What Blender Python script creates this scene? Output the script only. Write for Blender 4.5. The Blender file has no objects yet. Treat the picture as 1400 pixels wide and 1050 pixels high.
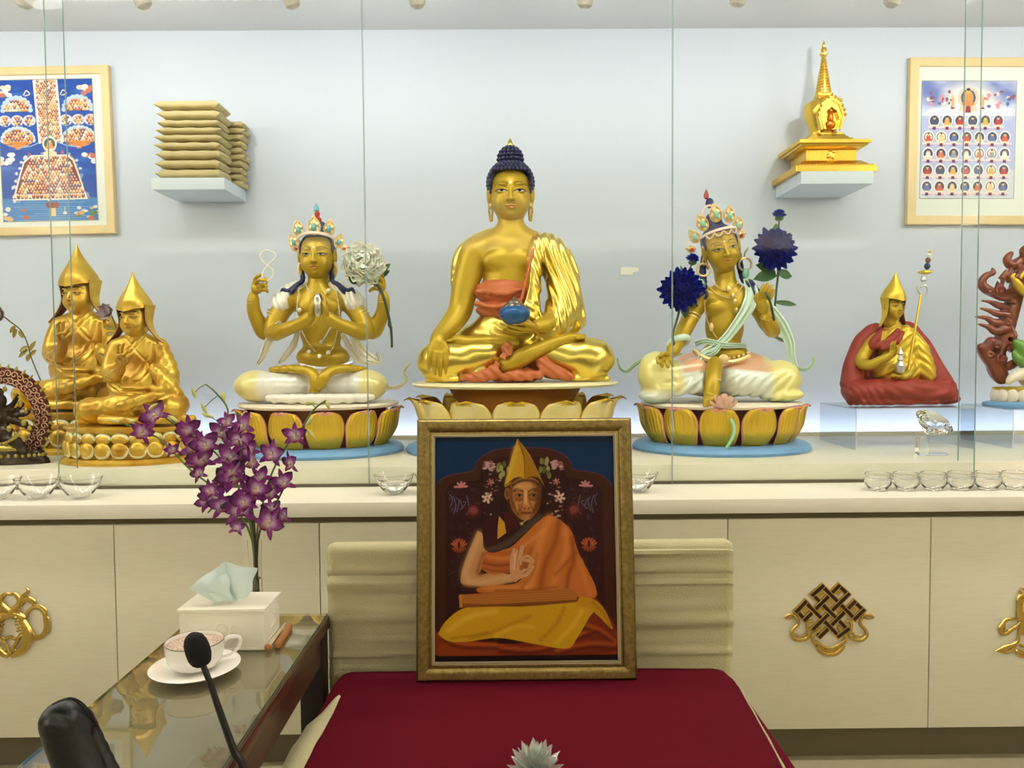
import bpy, bmesh, math, random
import numpy as np
from mathutils import Vector, Matrix
random.seed(7); np.random.seed(7)
SC = bpy.context.scene
COL = SC.collection
F = 1050.0
CAMH = 1.46
VX, VY = 693.0, 480.0
pitch = math.radians(2.45); yaw = math.radians(0.4); roll = math.radians(0.43)
# camera axes in world space: right, up, forward (yaw to the right, tilted a little down, small roll)
fw = Vector((math.sin(yaw)*math.cos(pitch), math.cos(yaw)*math.cos(pitch), -math.sin(pitch)))
rt = Vector((math.cos(yaw), -math.sin(yaw), 0.0)); up = rt.cross(fw)
rq = Matrix.Rotation(roll, 3, fw)
rt = rq @ rt; up = rq @ up
CAMPOS = Vector((0, 0, CAMH))
def P(px, py, Y):
    d = rt*((px-700)/F) + up*(-(py-525)/F) + fw
    t = Y/d.y
    return CAMPOS + d*t
cd = bpy.data.cameras.new('camera'); cam = bpy.data.objects.new('camera', cd); COL.objects.link(cam)
M3 = Matrix((rt, up, -fw)).transposed()
cam.matrix_world = Matrix.Translation(CAMPOS) @ M3.to_4x4()
cd.sensor_fit = 'HORIZONTAL'; cd.sensor_width = 36; cd.lens = 36*F/1400; cd.clip_start = 0.05
SC.camera = cam
SC.view_settings.view_transform = 'Standard'; SC.view_settings.look = 'None'
SC.view_settings.gamma = 1; SC.view_settings.use_curve_mapping = False

# ---------------------------------------------------------------- materials
def lin(c):
    return tuple((x/255/12.92 if x/255 <= .04045 else ((x/255+.055)/1.055)**2.4) for x in c[:3])
MATS = {}
def mat(name, col=(200,200,200), rough=.5, metal=0., bump=0., bscale=40., var=0., vscale=8., attr=False, stretch=(1,1,1), trans=0., ior=1.5, coat=0., sss=0., emit=0., dark=None, sheen=0., spec=.5):
    if name in MATS: return MATS[name]
    m = bpy.data.materials.new(name); m.use_nodes = True; MATS[name] = m
    nt = m.node_tree; N = nt.nodes; L = nt.links
    b = N['Principled BSDF']
    c = lin(col)
    b.inputs['Base Color'].default_value = (*c, 1)
    b.inputs['Roughness'].default_value = rough; b.inputs['Metallic'].default_value = metal
    b.inputs['IOR'].default_value = ior; b.inputs['Specular IOR Level'].default_value = spec
    if trans: b.inputs['Transmission Weight'].default_value = trans
    if coat: b.inputs['Coat Weight'].default_value = coat; b.inputs['Coat Roughness'].default_value = .12
    if sss: b.inputs['Subsurface Weight'].default_value = sss; b.inputs['Subsurface Scale'].default_value = .01
    if sheen: b.inputs['Sheen Weight'].default_value = sheen
    if emit:
        b.inputs['Emission Color'].default_value = (*c, 1); b.inputs['Emission Strength'].default_value = emit
    m.diffuse_color = (*c, 1)
    src = None
    if attr:
        a = N.new('ShaderNodeAttribute'); a.attribute_name = 'Col'; src = a.outputs['Color']
    if var or bump:
        tc = N.new('ShaderNodeTexCoord'); mp = N.new('ShaderNodeMapping'); mp.inputs['Scale'].default_value = stretch
        L.new(tc.outputs['Object'], mp.inputs['Vector'])
    if var:
        n = N.new('ShaderNodeTexNoise'); n.inputs['Scale'].default_value = vscale; n.inputs['Detail'].default_value = 5
        L.new(mp.outputs[0], n.inputs['Vector'])
        mx = N.new('ShaderNodeMix'); mx.data_type = 'RGBA'
        dk = lin(dark) if dark else tuple(x*(1-var) for x in c)
        mx.inputs[7].default_value = (*dk, 1)
        if src: L.new(src, mx.inputs[6])
        else: mx.inputs[6].default_value = (*c, 1)
        rp = N.new('ShaderNodeMapRange'); rp.inputs[1].default_value = .35; rp.inputs[2].default_value = .7
        rp.inputs[4].default_value = 1.0 if dark else .8
        L.new(n.outputs['Fac'], rp.inputs[0]); L.new(rp.outputs[0], mx.inputs[0])
        src = mx.outputs[2]
    if src: L.new(src, b.inputs['Base Color'])
    if bump:
        n2 = N.new('ShaderNodeTexNoise'); n2.inputs['Scale'].default_value = bscale; n2.inputs['Detail'].default_value = 4
        L.new(mp.outputs[0], n2.inputs['Vector'])
        bp = N.new('ShaderNodeBump'); bp.inputs['Strength'].default_value = bump; bp.inputs['Distance'].default_value = .004
        L.new(n2.outputs['Fac'], bp.inputs['Height']); L.new(bp.outputs[0], b.inputs['Normal'])
    return m
def thin_glass(name, tint=(235,245,242), refl=1.0):
    m = bpy.data.materials.new(name); m.use_nodes = True; MATS[name] = m
    nt = m.node_tree; N = nt.nodes; L = nt.links
    for n in list(N): N.remove(n)
    o = N.new('ShaderNodeOutputMaterial'); t = N.new('ShaderNodeBsdfTransparent'); g = N.new('ShaderNodeBsdfGlossy')
    t.inputs[0].default_value = (*lin(tint), 1); g.inputs['Roughness'].default_value = .0
    ge = N.new('ShaderNodeNewGeometry'); dt = N.new('ShaderNodeVectorMath'); dt.operation = 'DOT_PRODUCT'; L.new(ge.outputs['Normal'], dt.inputs[0]); L.new(ge.outputs['Incoming'], dt.inputs[1])
    ab = N.new('ShaderNodeMath'); ab.operation = 'ABSOLUTE'; L.new(dt.outputs['Value'], ab.inputs[0]); om = N.new('ShaderNodeMath'); om.operation = 'SUBTRACT'; om.inputs[0].default_value = 1; L.new(ab.outputs[0], om.inputs[1])
    pw = N.new('ShaderNodeMath'); pw.operation = 'POWER'; pw.inputs[1].default_value = 5; L.new(om.outputs[0], pw.inputs[0])
    fr = N.new('ShaderNodeMath'); fr.operation = 'MULTIPLY_ADD'; fr.inputs[1].default_value = .96; fr.inputs[2].default_value = .04; L.new(pw.outputs[0], fr.inputs[0])
    mu = N.new('ShaderNodeMath'); mu.operation = 'MULTIPLY'; mu.inputs[1].default_value = refl
    mx = N.new('ShaderNodeMixShader'); L.new(fr.outputs[0], mu.inputs[0]); L.new(mu.outputs[0], mx.inputs[0]); L.new(t.outputs[0], mx.inputs[1]); L.new(g.outputs[0], mx.inputs[2])
    L.new(mx.outputs[0], o.inputs[0]); return m

# ---------------------------------------------------------------- objects
def tag(o, label=None, cat=None, group=None, kind=None):
    if label: o['label'] = label
    if cat: o['category'] = cat
    if group: o['group'] = group
    if kind: o['kind'] = kind
    return o
def thing(name, loc, label, cat, group=None):
    o = bpy.data.objects.new(name, None); COL.objects.link(o); o.location = loc; o.empty_display_size = .05
    return tag(o, label, cat, group)
def wloc(p):
    v = Vector((0,0,0))
    while p is not None: v += Vector(p.location); p = p.parent
    return v
def obj(name, V, Fc, m, parent=None, smooth=True, mi=None, cols=None, auto=None):
    """world-space vertices -> ONE mesh object under its parent"""
    V = np.asarray(V, dtype=np.float64).reshape(-1, 3)
    if parent is not None: org = np.array(wloc(parent))
    else:
        org = np.array([(V[:,0].min()+V[:,0].max())/2, (V[:,1].min()+V[:,1].max())/2, V[:,2].min()])
    me = bpy.data.meshes.new(name)
    if isinstance(Fc, np.ndarray):
        nf, w = Fc.shape
        me.vertices.add(len(V)); me.vertices.foreach_set('co', (V-org).astype(np.float32).ravel())
        me.loops.add(nf*w); me.loops.foreach_set('vertex_index', Fc.astype(np.int32).ravel())
        me.polygons.add(nf); me.polygons.foreach_set('loop_start', np.arange(0, nf*w, w, dtype=np.int32))
        me.update(calc_edges=True); me.validate()
    else:
        me.from_pydata([tuple(v) for v in (V-org)], [], [tuple(int(i) for i in f) for f in Fc]); me.update()
    ms = m if isinstance(m, (list, tuple)) else [m]
    for x in ms: me.materials.append(x)
    if smooth: me.polygons.foreach_set('use_smooth', [True]*len(me.polygons))
    if mi is not None and len(mi) == len(me.polygons): me.polygons.foreach_set('material_index', np.asarray(mi, dtype=np.int32))
    if cols is not None:
        a = me.color_attributes.new('Col', 'FLOAT_COLOR', 'POINT')
        c = np.ones((len(V), 4), np.float32); c[:, :3] = cols; a.data.foreach_set('color', c.ravel())
    o = bpy.data.objects.new(name, me); COL.objects.link(o)
    if parent is not None: o.parent = parent
    else: o.location = org
    if auto: sharp(me, auto)
    return o
def sharp(me, ang):
    bm = bmesh.new(); bm.from_mesh(me)
    a = math.radians(ang)
    for e in bm.edges:
        if len(e.link_faces) == 2 and e.calc_face_angle(0) > a: e.smooth = False
    bm.to_mesh(me); bm.free()
def copy_tree(o, parent=None):
    c = o.copy(); COL.objects.link(c)
    if parent is not None: c.parent = parent
    for ch in [x for x in COL.objects if x.parent == o]: copy_tree(ch, c)
    return c
class MB:
    """collects shapes (world space) that become one mesh"""
    def __init__(s): s.V = []; s.F = []; s.M = []; s.C = []; s.n = 0; s.cur = 0; s.col = (1,1,1)
    def add(s, V, Fc):
        V = np.asarray(V, float).reshape(-1, 3); s.V.append(V)
        for f in Fc: s.F.append(tuple(int(i)+s.n for i in f)); s.M.append(s.cur)
        s.C.append(np.tile(np.array(s.col), (len(V),1))); s.n += len(V); return s
    def box(s, a, b, bev=0.):
        a = np.array(a, float); b = np.array(b, float); lo = np.minimum(a,b); hi = np.maximum(a,b)
        bm = bmesh.new(); bmesh.ops.create_cube(bm, size=1)
        for v in bm.verts: v.co = Vector((lo+hi)/2 + np.array(v.co)*(hi-lo))
        if bev: bmesh.ops.bevel(bm, geom=list(bm.edges), offset=bev, segments=2, affect='EDGES', profile=.6)
        return s.bm(bm)
    def bm(s, bm):
        bm.verts.index_update(); V = [tuple(v.co) for v in bm.verts]; Fc = [[v.index for v in f.verts] for f in bm.faces]; bm.free(); return s.add(V, Fc)
    def lathe(s, c, prof, n=32, axis='z', sx=1., sy=1., mod=None, caps=True):
        V = []; Fc = []; m = len(prof)
        for i in range(n):
            a = 2*math.pi*i/n
            for j, (r, z) in enumerate(prof):
                rr = r*(mod(a, j/(m-1)) if mod else 1)
                p = (rr*math.cos(a)*sx, rr*math.sin(a)*sy, z)
                if axis == 'y': p = (p[0], z, p[1])
                V.append((c[0]+p[0], c[1]+p[1], c[2]+p[2]))
        for i in range(n):
            k = (i+1) % n
            for j in range(m-1): Fc.append((i*m+j, k*m+j, k*m+j+1, i*m+j+1))
        if caps and prof[0][0] > 1e-5: Fc.append(tuple(i*m for i in range(n))[::-1])
        if caps and prof[-1][0] > 1e-5: Fc.append(tuple(i*m+m-1 for i in range(n)))
        return s.add(V, Fc)
    def tube(s, pts, r, n=8, smooth=4, cap=True, flat=1.):
        pts = [np.array(p, float) for p in pts]
        rs = list(r) if hasattr(r, '__len__') else [r]*len(pts)
        if smooth > 1 and len(pts) > 2: pts, rs = spline(pts, rs, smooth)
        V = []; Fc = []; m = len(pts); t0 = pts[1]-pts[0]; t0 = t0/ (np.linalg.norm(t0)+1e-9)
        ref = np.array([0,1.,0]) if abs(t0[1]) < .9 else np.array([1.,0,0])
        nn = np.cross(t0, ref); nn /= np.linalg.norm(nn)
        for i, p in enumerate(pts):
            t = pts[min(i+1,m-1)]-pts[max(i-1,0)]; t = t/(np.linalg.norm(t)+1e-9)
            nn = nn - t*np.dot(nn,t); nn /= (np.linalg.norm(nn)+1e-9); bb = np.cross(t, nn)
            for k in range(n):
                a = 2*math.pi*k/n; V.append(p + rs[i]*(math.cos(a)*nn + math.sin(a)*flat*bb))
        for i in range(m-1):
            for k in range(n):
                q = (k+1) % n; Fc.append((i*n+k, i*n+q, (i+1)*n+q, (i+1)*n+k))
        if cap: Fc.append(tuple(range(n))[::-1]); Fc.append(tuple((m-1)*n+k for k in range(n)))
        return s.add(V, Fc)
    def ball(s, c, r, u=12, v=8, rot=None):
        r = np.array(r if hasattr(r,'__len__') else (r,r,r), float); V = []; Fc = []
        for j in range(v+1):
            th = math.pi*j/v
            for i in range(u):
                a = 2*math.pi*i/u; p = np.array((math.sin(th)*math.cos(a), math.sin(th)*math.sin(a), math.cos(th)))*r
                if rot is not None: p = rot @ p
                V.append(np.array(c)+p)
        for j in range(v):
            for i in range(u):
                k = (i+1) % u; Fc.append((j*u+i, (j+1)*u+i, (j+1)*u+k, j*u+k))
        return s.add(V, Fc)
    def surf(s, f, nu, nv, thick=0., closeu=False):
        """f(u,v) u,v in 0..1 -> point; optional thickness along the normal"""
        G = np.array([[f(i/(nu if closeu else nu-1), j/(nv-1)) for j in range(nv)] for i in range(nu)], float)
        m = nu if closeu else nu-1
        Fc = [(i*nv+j, ((i+1)%nu)*nv+j, ((i+1)%nu)*nv+j+1, i*nv+j+1) for i in range(m) for j in range(nv-1)]
        if not thick: return s.add(G.reshape(-1,3), Fc)
        du = np.gradient(G, axis=0); dv = np.gradient(G, axis=1)
        n = np.cross(du, dv); n /= (np.linalg.norm(n, axis=2, keepdims=True)+1e-12)
        B = G - n*thick; K = nu*nv
        V = np.concatenate([G.reshape(-1,3), B.reshape(-1,3)])
        Fb = [tuple(K+x for x in f_)[::-1] for f_ in Fc]
        E = []
        if not closeu:
            for j in range(nv-1): E += [(j, j+1, K+j+1, K+j), ((nu-1)*nv+j+1, (nu-1)*nv+j, K+(nu-1)*nv+j, K+(nu-1)*nv+j+1)]
        for i in range(m):
            a, b = i*nv, ((i+1)%nu)*nv
            E += [(b, a, K+a, K+b), (a+nv-1, b+nv-1, K+b+nv-1, K+a+nv-1)]
        return s.add(V, Fc+Fb+E)
    def prism(s, poly, y0, y1, bev=0.):
        """closed outline of (x,z) extruded along Y"""
        bm = bmesh.new(); vs = [bm.verts.new((x, y0, z)) for x, z in poly]; f = bm.faces.new(vs)
        r = bmesh.ops.extrude_face_region(bm, geom=[f])
        for g in r['geom']:
            if isinstance(g, bmesh.types.BMVert): g.co.y = y1
        bmesh.ops.recalc_face_normals(bm, faces=bm.faces)
        if bev: bmesh.ops.bevel(bm, geom=[e for e in bm.edges if abs(e.verts[0].co.y-e.verts[1].co.y) < 1e-6], offset=bev, segments=2, affect='EDGES')
        bmesh.ops.triangulate(bm, faces=[f for f in bm.faces if len(f.verts) > 4])
        return s.bm(bm)
    def build(s, name, m, parent=None, smooth=True, auto=35, cols=False):
        V = np.concatenate(s.V)
        return obj(name, V, s.F, m, parent, smooth, mi=s.M, auto=auto if smooth else None, cols=np.concatenate(s.C) if cols else None)
def spline(pts, rs, k):
    P_ = [np.array(p, float) for p in pts]; n = len(P_); out = []; ro = []
    for i in range(n-1):
        p0 = P_[max(i-1,0)]; p1 = P_[i]; p2 = P_[i+1]; p3 = P_[min(i+2,n-1)]
        for j in range(k):
            t = j/k
            out.append(.5*((2*p1)+(-p0+p2)*t+(2*p0-5*p1+4*p2-p3)*t*t+(-p0+3*p1-3*p2+p3)*t**3)); ro.append(rs[i]*(1-t)+rs[i+1]*t)
    out.append(P_[-1]); ro.append(rs[-1]); return out, ro

# ---------------------------------------------------------------- implicit modelling
def rotm(yaw=0, pit=0, rol=0):
    """yaw: turn towards viewer-right, pit: nod down, rol: tilt; axes x right, y up, z to viewer"""
    a, b, c = math.radians(yaw), math.radians(pit), math.radians(rol)
    Ry = np.array([[math.cos(a),0,math.sin(a)],[0,1,0],[-math.sin(a),0,math.cos(a)]])
    Rx = np.array([[1,0,0],[0,math.cos(b),-math.sin(b)],[0,math.sin(b),math.cos(b)]])
    Rz = np.array([[math.cos(c),-math.sin(c),0],[math.sin(c),math.cos(c),0],[0,0,1]])
    return Rz @ Ry @ Rx
class Fig:
    """a local working frame for one figure: x right, y up, z to the viewer, unit = one photo pixel at the figure's distance"""
    def __init__(s, cx, cy, Y):
        s.cx, s.cy, s.Y = cx, cy, Y; s.s = Y/F; s.O = np.array(P(cx, cy, Y))
    def c(s, p):     # photo pixel + depth towards viewer -> local units
        g = 1 - p[2]*s.s/s.Y
        x = VX+(p[0]-VX)*g; y = VY+(p[1]-VY)*g
        return np.array((x-s.cx, s.cy-y, p[2]), float)
    def w(s, V):     # local -> world
        V = np.asarray(V, float).reshape(-1,3)
        return s.O + np.stack([V[:,0], -V[:,2], V[:,1]], 1)*s.s
    def p(s, px, py, d=0): return s.w(s.c((px,py,d)))[0]
class Sdf:
    def __init__(s, fig, h=1.2): s.f = fig; s.h = h; s.pr = []
    def cap(s, a, b, ra, rb, k=3., op='u', loc=False):
        a, b = (np.array(a,float), np.array(b,float)) if loc else (s.f.c(a), s.f.c(b)); R = max(ra,rb)
        s.pr.append((op, k, np.minimum(a,b)-R, np.maximum(a,b)+R, ('c',a,b,ra,rb))); return s
    def chain(s, pts, k=3., op='u', sm=3):
        q, r = spline([s.f.c(p[:3]) for p in pts], [p[3] for p in pts], sm) if len(pts) > 2 else ([s.f.c(p[:3]) for p in pts], [p[3] for p in pts])
        for i in range(len(q)-1): s.cap(q[i], q[i+1], r[i], r[i+1], k, op, True)
        return s
    def ell(s, c, r, k=3., op='u', R=None, loc=False):
        c = np.array(c,float) if loc else s.f.c(c); r = np.array(r if hasattr(r,'__len__') else (r,)*3, float)
        m = r.max() if R is not None else r
        s.pr.append((op, k, c-m, c+m, ('e',c,r,R))); return s
    def fn(s, lo, hi, f, op='d', k=0.):
        s.pr.append((op, k, np.array(lo,float), np.array(hi,float), ('f',f))); return s
    def mesh(s):
        h = s.h; us = [p for p in s.pr if p[0] == 'u']
        lo = np.min([p[2] for p in us], 0)-3*h; hi = np.max([p[3] for p in us], 0)+3*h
        n = np.ceil((hi-lo)/h).astype(int)+1
        A = np.full(n, 9., np.float32)
        ax = [(lo[i]+h*np.arange(n[i])).astype(np.float32) for i in range(3)]
        for op, k, l, u, q in s.pr:
            mg = k+3*h if op != 'd' else 0
            i0 = np.clip(np.floor((l-mg-lo)/h).astype(int), 0, n); i1 = np.clip(np.ceil((u+mg-lo)/h).astype(int)+1, 0, n)
            if np.any(i1 <= i0): continue
            sl = tuple(slice(i0[i], i1[i]) for i in range(3))
            X, Y, Z = np.meshgrid(ax[0][sl[0]], ax[1][sl[1]], ax[2][sl[2]], indexing='ij', sparse=True)
            if q[0] == 'c':
                _, a, b, ra, rb = q; d = b-a; L = float(d@d)+1e-9
                t = np.clip(((X-a[0])*d[0]+(Y-a[1])*d[1]+(Z-a[2])*d[2])/L, 0, 1)
                D = np.sqrt((X-a[0]-t*d[0])**2+(Y-a[1]-t*d[1])**2+(Z-a[2]-t*d[2])**2) - (ra+(rb-ra)*t)
            elif q[0] == 'e':
                _, c, r, R = q; x, y, z = X-c[0], Y-c[1], Z-c[2]
                if R is not None:
                    x, y, z = (x*R[0,0]+y*R[1,0]+z*R[2,0], x*R[0,1]+y*R[1,1]+z*R[2,1], x*R[0,2]+y*R[1,2]+z*R[2,2])
                k0 = np.sqrt((x/r[0])**2+(y/r[1])**2+(z/r[2])**2); k1 = np.sqrt((x/r[0]**2)**2+(y/r[1]**2)**2+(z/r[2]**2)**2)+1e-6
                D = np.where(k0 < .3, -float(r.min())*.7, k0*(k0-1)/k1)
            else: D = q[1](X, Y, Z)
            B = A[sl]
            if op == 'd': A[sl] = B+D
            elif op == 'u':
                hh = np.clip(.5+.5*(B-D)/max(k,1e-3), 0, 1); A[sl] = B+(D-B)*hh-k*hh*(1-hh)
            elif op == 's':
                D = -D; hh = np.clip(.5-.5*(B-D)/max(k,1e-3), 0, 1); A[sl] = B+(D-B)*hh+k*hh*(1-hh)
            elif op == 'i':
                C = np.full(B.shape, 0, np.float32)+D; A[sl] = np.maximum(B, C)
        # surface nets
        A[0]=A[-1]=9; A[:,0]=A[:,-1]=9; A[:,:,0]=A[:,:,-1]=9
        S = A < 0; S8 = S.view(np.uint8)
        cnt = np.zeros(np.array(n)-1, np.uint8)
        for dx in (0,1):
            for dy in (0,1):
                for dz in (0,1): cnt += S8[dx:n[0]-1+dx, dy:n[1]-1+dy, dz:n[2]-1+dz]
        I = np.argwhere((cnt > 0) & (cnt < 8)); idm = np.full(np.array(n)-1, -1, np.int32); idm[tuple(I.T)] = np.arange(len(I))
        acc = np.zeros((len(I),3)); num = np.zeros(len(I))
        cs = [(a,b,c) for a in (0,1) for b in (0,1) for c in (0,1)]
        for a in cs:
            for axi in range(3):
                if a[axi] == 1: continue
                b = list(a); b[axi] = 1
                va = A[I[:,0]+a[0], I[:,1]+a[1], I[:,2]+a[2]].astype(float); vb = A[I[:,0]+b[0], I[:,1]+b[1], I[:,2]+b[2]].astype(float)
                cr = (va < 0) != (vb < 0); t = np.where(cr, va/(va-vb+1e-12), 0)
                q = np.tile(np.array(a, float), (len(I),1)); q[:,axi] += t
                acc[cr] += q[cr]; num[cr] += 1
        V = lo + h*(I + acc/num[:,None])
        Fs = []
        for axi in range(3):
            s0 = [slice(None)]*3; s1 = [slice(None)]*3; s0[axi] = slice(0,-1); s1[axi] = slice(1,None)
            E = np.argwhere(S[tuple(s0)] != S[tuple(s1)]); o1, o2 = [(1,2),(2,0),(0,1)][axi]
            ok = (E[:,o1] > 0) & (E[:,o2] > 0); E = E[ok]
            def g(d1, d2):
                e = E.copy(); e[:,o1] -= d1; e[:,o2] -= d2; return idm[tuple(e.T)]
            q = np.stack([g(1,1), g(0,1), g(0,0), g(1,0)], 1)
            flip = ~S[tuple(E.T)]; q[flip] = q[flip][:, ::-1]; Fs.append(q)
        return V, np.concatenate(Fs)
    def build(s, name, m, parent, paint=None, mi=None, smooth_it=0):
        V, Fc = s.mesh()
        cols = paint(V) if paint is not None else None
        mm = mi(V[Fc].mean(1)) if mi is not None else None
        return obj(name, s.f.w(V), Fc[:, ::-1] if FLIP else Fc, m, parent, cols=cols, mi=mm)
FLIP = True   # the local frame maps to the world with z to -Y
def merge(*vf):
    V = []; Fc = []; n = 0
    for v, f in vf: V.append(v); Fc.append(f+n); n += len(v)
    return np.concatenate(V), np.concatenate(Fc)
def PZ(px, py, z):
    d = rt*((px-700)/F) + up*(-(py-525)/F) + fw
    return CAMPOS + d*((z-CAMH)/d.z)
LE1 = 19; LE2 = 130; LE3 = 9
# ---------------------------------------------------------------- palette
wall_m = mat('wall paint', (198,207,222), .55)
ceil_m = mat('ceiling paint', (205,208,212), .7)
floor_m = mat('floor tile', (160,150,120), .5, var=.12, vscale=3)
room_m = mat('room wall paint', (225,218,200), .8)
door_m = mat('pale wood laminate', (222,217,192), .42, var=.07, vscale=14, stretch=(1,1,14), bump=.05, bscale=60)
top_m = mat('counter laminate', (226,222,204), .3, var=.05, vscale=12, stretch=(1,8,8))
plinth_m = mat('display laminate', (226,220,198), .38, var=.06, vscale=12, stretch=(1,8,8))
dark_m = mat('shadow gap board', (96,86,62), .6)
gap_m = mat('dark gap', (60,54,40), .7)
shelf_m = mat('blue white shelf', (208,220,230), .5)
oak_m = mat('pale wood frame', (226,202,150), .45, var=.12, vscale=20, stretch=(1,1,.15))
mount_m = mat('mount card', (222,228,222), .8)
print_m = mat('printed picture', (255,255,255), .5, attr=True, spec=.25)
white_m = mat('white enamel', (235,232,225), .35)
lamp_m = mat('lamp body', (205,200,190), .4)
pane_m = thin_glass('case glass', (252,254,253), .2)
edge_m = mat('glass edge', (150,176,168), .15, trans=.35)
acr_m = thin_glass('acrylic sheet', (240,244,246), 1.0)
acre_m = mat('acrylic edge', (232,240,248), .1, trans=.5)
glass_m = mat('clear glass', (255,255,255), .0, trans=1., ior=1.45)
crystal_m = mat('crystal', (255,255,255), .0, trans=1., ior=1.55)
water_m = mat('water', (255,255,255), .0, trans=1., ior=1.33)
led_m = mat('led strip', (225,232,255), emit=9)
panel_m = mat('added panel diffuser', (255,244,222), emit=4.5)
dgold_m = mat('antique brass', (206,176,96), .26, 1., bump=.25, bscale=90)
dbrown_m = mat('bronze brown', (60,38,24), .35, .6)
gold_m = mat('gold paint', (216,182,62), .38, .7, bump=.04, bscale=60)
leaf_m = mat('gold leaf', (230,204,100), .28, 1., bump=.35, bscale=22)
cream_m = mat('cream lacquer', (236,226,176), .35)
# ---------------------------------------------------------------- room shell
WY = 4.0
ZC = P(700, 40, WY).z
XL, XR, YB = -4.6, 4.6, -3.2
def slab(name, a, b, m, kind='structure', **k):
    o = MB().box(a, b).build(name, m, smooth=False, **k); tag(o, kind=kind); return o
slab('floor', (XL,YB,-.08), (XR,WY,0), floor_m)
slab('ceiling', (XL,YB,ZC), (XR,WY,ZC+.08), ceil_m)
slab('wall_front', (XL,WY,-.08), (XR,WY+.1,ZC+.08), wall_m)
slab('wall_left', (XL-.1,YB,-.08), (XL,WY,ZC+.08), room_m)
slab('wall_right', (XR,YB,-.08), (XR+.1,WY,ZC+.08), room_m)
slab('wall_rear', (XL,YB-.1,-.08), (XR,YB,ZC+.08), room_m)
# levels
YF = 2.62; YP = 2.93
zc1 = P(700, 685, YF).z; zc0 = P(700, 705, YF).z          # counter top edge
zc1b = P(700, 664, YP).z
zpt = P(700, 637, YP).z                                   # display platform top
zdt = P(700, 711, YF+.05).z; zdb = P(700, 1001, YF+.03).z
# added ceiling panels, out of view, to light the room from above
for i, x in enumerate((-3.2, -1.6, 0., 1.6, 3.2)):
    y = 2.36
    t = thing('added_ceiling_panel', (x,y,ZC-.03), 'square ceiling light panel above the table and the red platform', 'ceiling light', 'room ceiling panels')
    MB().box((x-.6,y-.13,ZC-.03),(x+.6,y+.13,ZC-.001)).build('light_frame', white_m, t, smooth=False)
    ld = bpy.data.lights.new('added_panel_lamp','AREA'); ld.energy = LE1; ld.shape = 'RECTANGLE'; ld.size = 1.16; ld.size_y = .22; ld.color = (1.,.94,.84)
    lo = bpy.data.objects.new('added_panel_lamp', ld); COL.objects.link(lo); lo.location = (x,y,ZC-.034)
# added unseen uplights at rear and sides, for soft bounce off the ceiling
for a, b in (((-4.2,-3.15,2.55),(4.2,-2.95,2.6)), ((-4.55,-2.6,2.55),(-4.35,2.2,2.6)), ((4.35,-2.6,2.55),(4.55,2.2,2.6))):
    t = thing('added_uplight', ((a[0]+b[0])/2,(a[1]+b[1])/2,a[2]), 'long cove light on the wall of the room washing the ceiling', 'cove light', 'room cove lights')
    MB().box(a, b, .004).build('trough', white_m, t)
    ld = bpy.data.lights.new('added_uplight_lamp','AREA'); ld.shape = 'RECTANGLE'; ld.size = b[0]-a[0]-.05; ld.size_y = b[1]-a[1]-.05; ld.energy = LE2; ld.color = (1.,.94,.86)
    lo = bpy.data.objects.new('added_uplight_lamp', ld); COL.objects.link(lo); lo.location = ((a[0]+b[0])/2,(a[1]+b[1])/2,b[2]+.01); lo.rotation_euler = (math.pi,0,0)
w = bpy.data.worlds.new('world'); SC.world = w; w.use_nodes = True
w.node_tree.nodes['Background'].inputs[0].default_value = (.9,.93,1,1); w.node_tree.nodes['Background'].inputs[1].default_value = .4
# ---------------------------------------------------------------- cabinets, counter, platform
dx = [P(x, 715, YF+.03).x for x in (155,438,716,994,1273)]
step = (dx[-1]-dx[0])/4
dx = [dx[0]-step*2, dx[0]-step] + [dx[0]+step*i for i in range(7)]
cab_lab = {1:'pale wood cabinet unit with a brass twin fish emblem at far left', 2:'pale wood cabinet unit with a plain door behind the orchids and tissue box',
           3:'pale wood cabinet unit behind the left half of the beige backrest', 4:'pale wood cabinet unit behind the right half of the beige backrest',
           5:'pale wood cabinet unit with a brass endless knot emblem', 6:'pale wood cabinet unit with a partly seen brass emblem at the right edge'}
CAB = {}
for i in range(1, 7):
    x0, x1 = dx[i], dx[i+1]
    t = thing('cabinet', ((x0+x1)/2, (YF+.03+3.9)/2, 0), cab_lab[i], 'cabinet', 'cabinet row under the counter'); CAB[i] = t
    MB().box((x0+.0005,YF+.056,zdb-.0), (x1-.0005,3.96,zdt)).build('body', gap_m, t, smooth=False)
    MB().box((x0+.0018,YF+.03,zdb), (x1-.0018,YF+.054,zdt), .001).build('door', door_m, t)
    MB().box((x0+.0005,YF+.07,0.0), (x1-.0005,YF+.09,zdb-.0005)).build('toe_kick', dark_m, t, smooth=False)
t = thing('countertop', (0,(YF+YP)/2,zc0), 'long cream laminate countertop in front of the display platform', 'countertop')
MB().box((-3.4,YF,zc0), (3.4,3.97,zc1), .003).build('slab', top_m, t)
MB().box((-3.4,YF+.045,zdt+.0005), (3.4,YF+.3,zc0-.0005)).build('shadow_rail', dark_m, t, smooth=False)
t = thing('display_platform', (0,YP,zc1), 'raised cream platform inside the glass case carrying the statues', 'platform')
MB().box((-3.4,YP,zc1+.0003), (3.4,3.86,zpt), .002).build('platform_box', plinth_m, t)
MB().box((-3.4,YP-.006,zc1+.0004), (3.4,YP-.0005,zc1+.012)).build('glass_channel', dark_m, t, smooth=False)
t = thing('light_ledge', (0,3.88,zpt), 'narrow cream ledge hiding a white light strip along the foot of the wall', 'ledge')
MB().box((-3.4,3.865,zpt-.06), (3.4,3.885,zpt+.018), .002).build('ledge_board', plinth_m, t)
MB().box((-3.4,3.9,zpt-.03), (3.4,3.925,zpt-.012)).build('light_strip', led_m, t, smooth=False)
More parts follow.
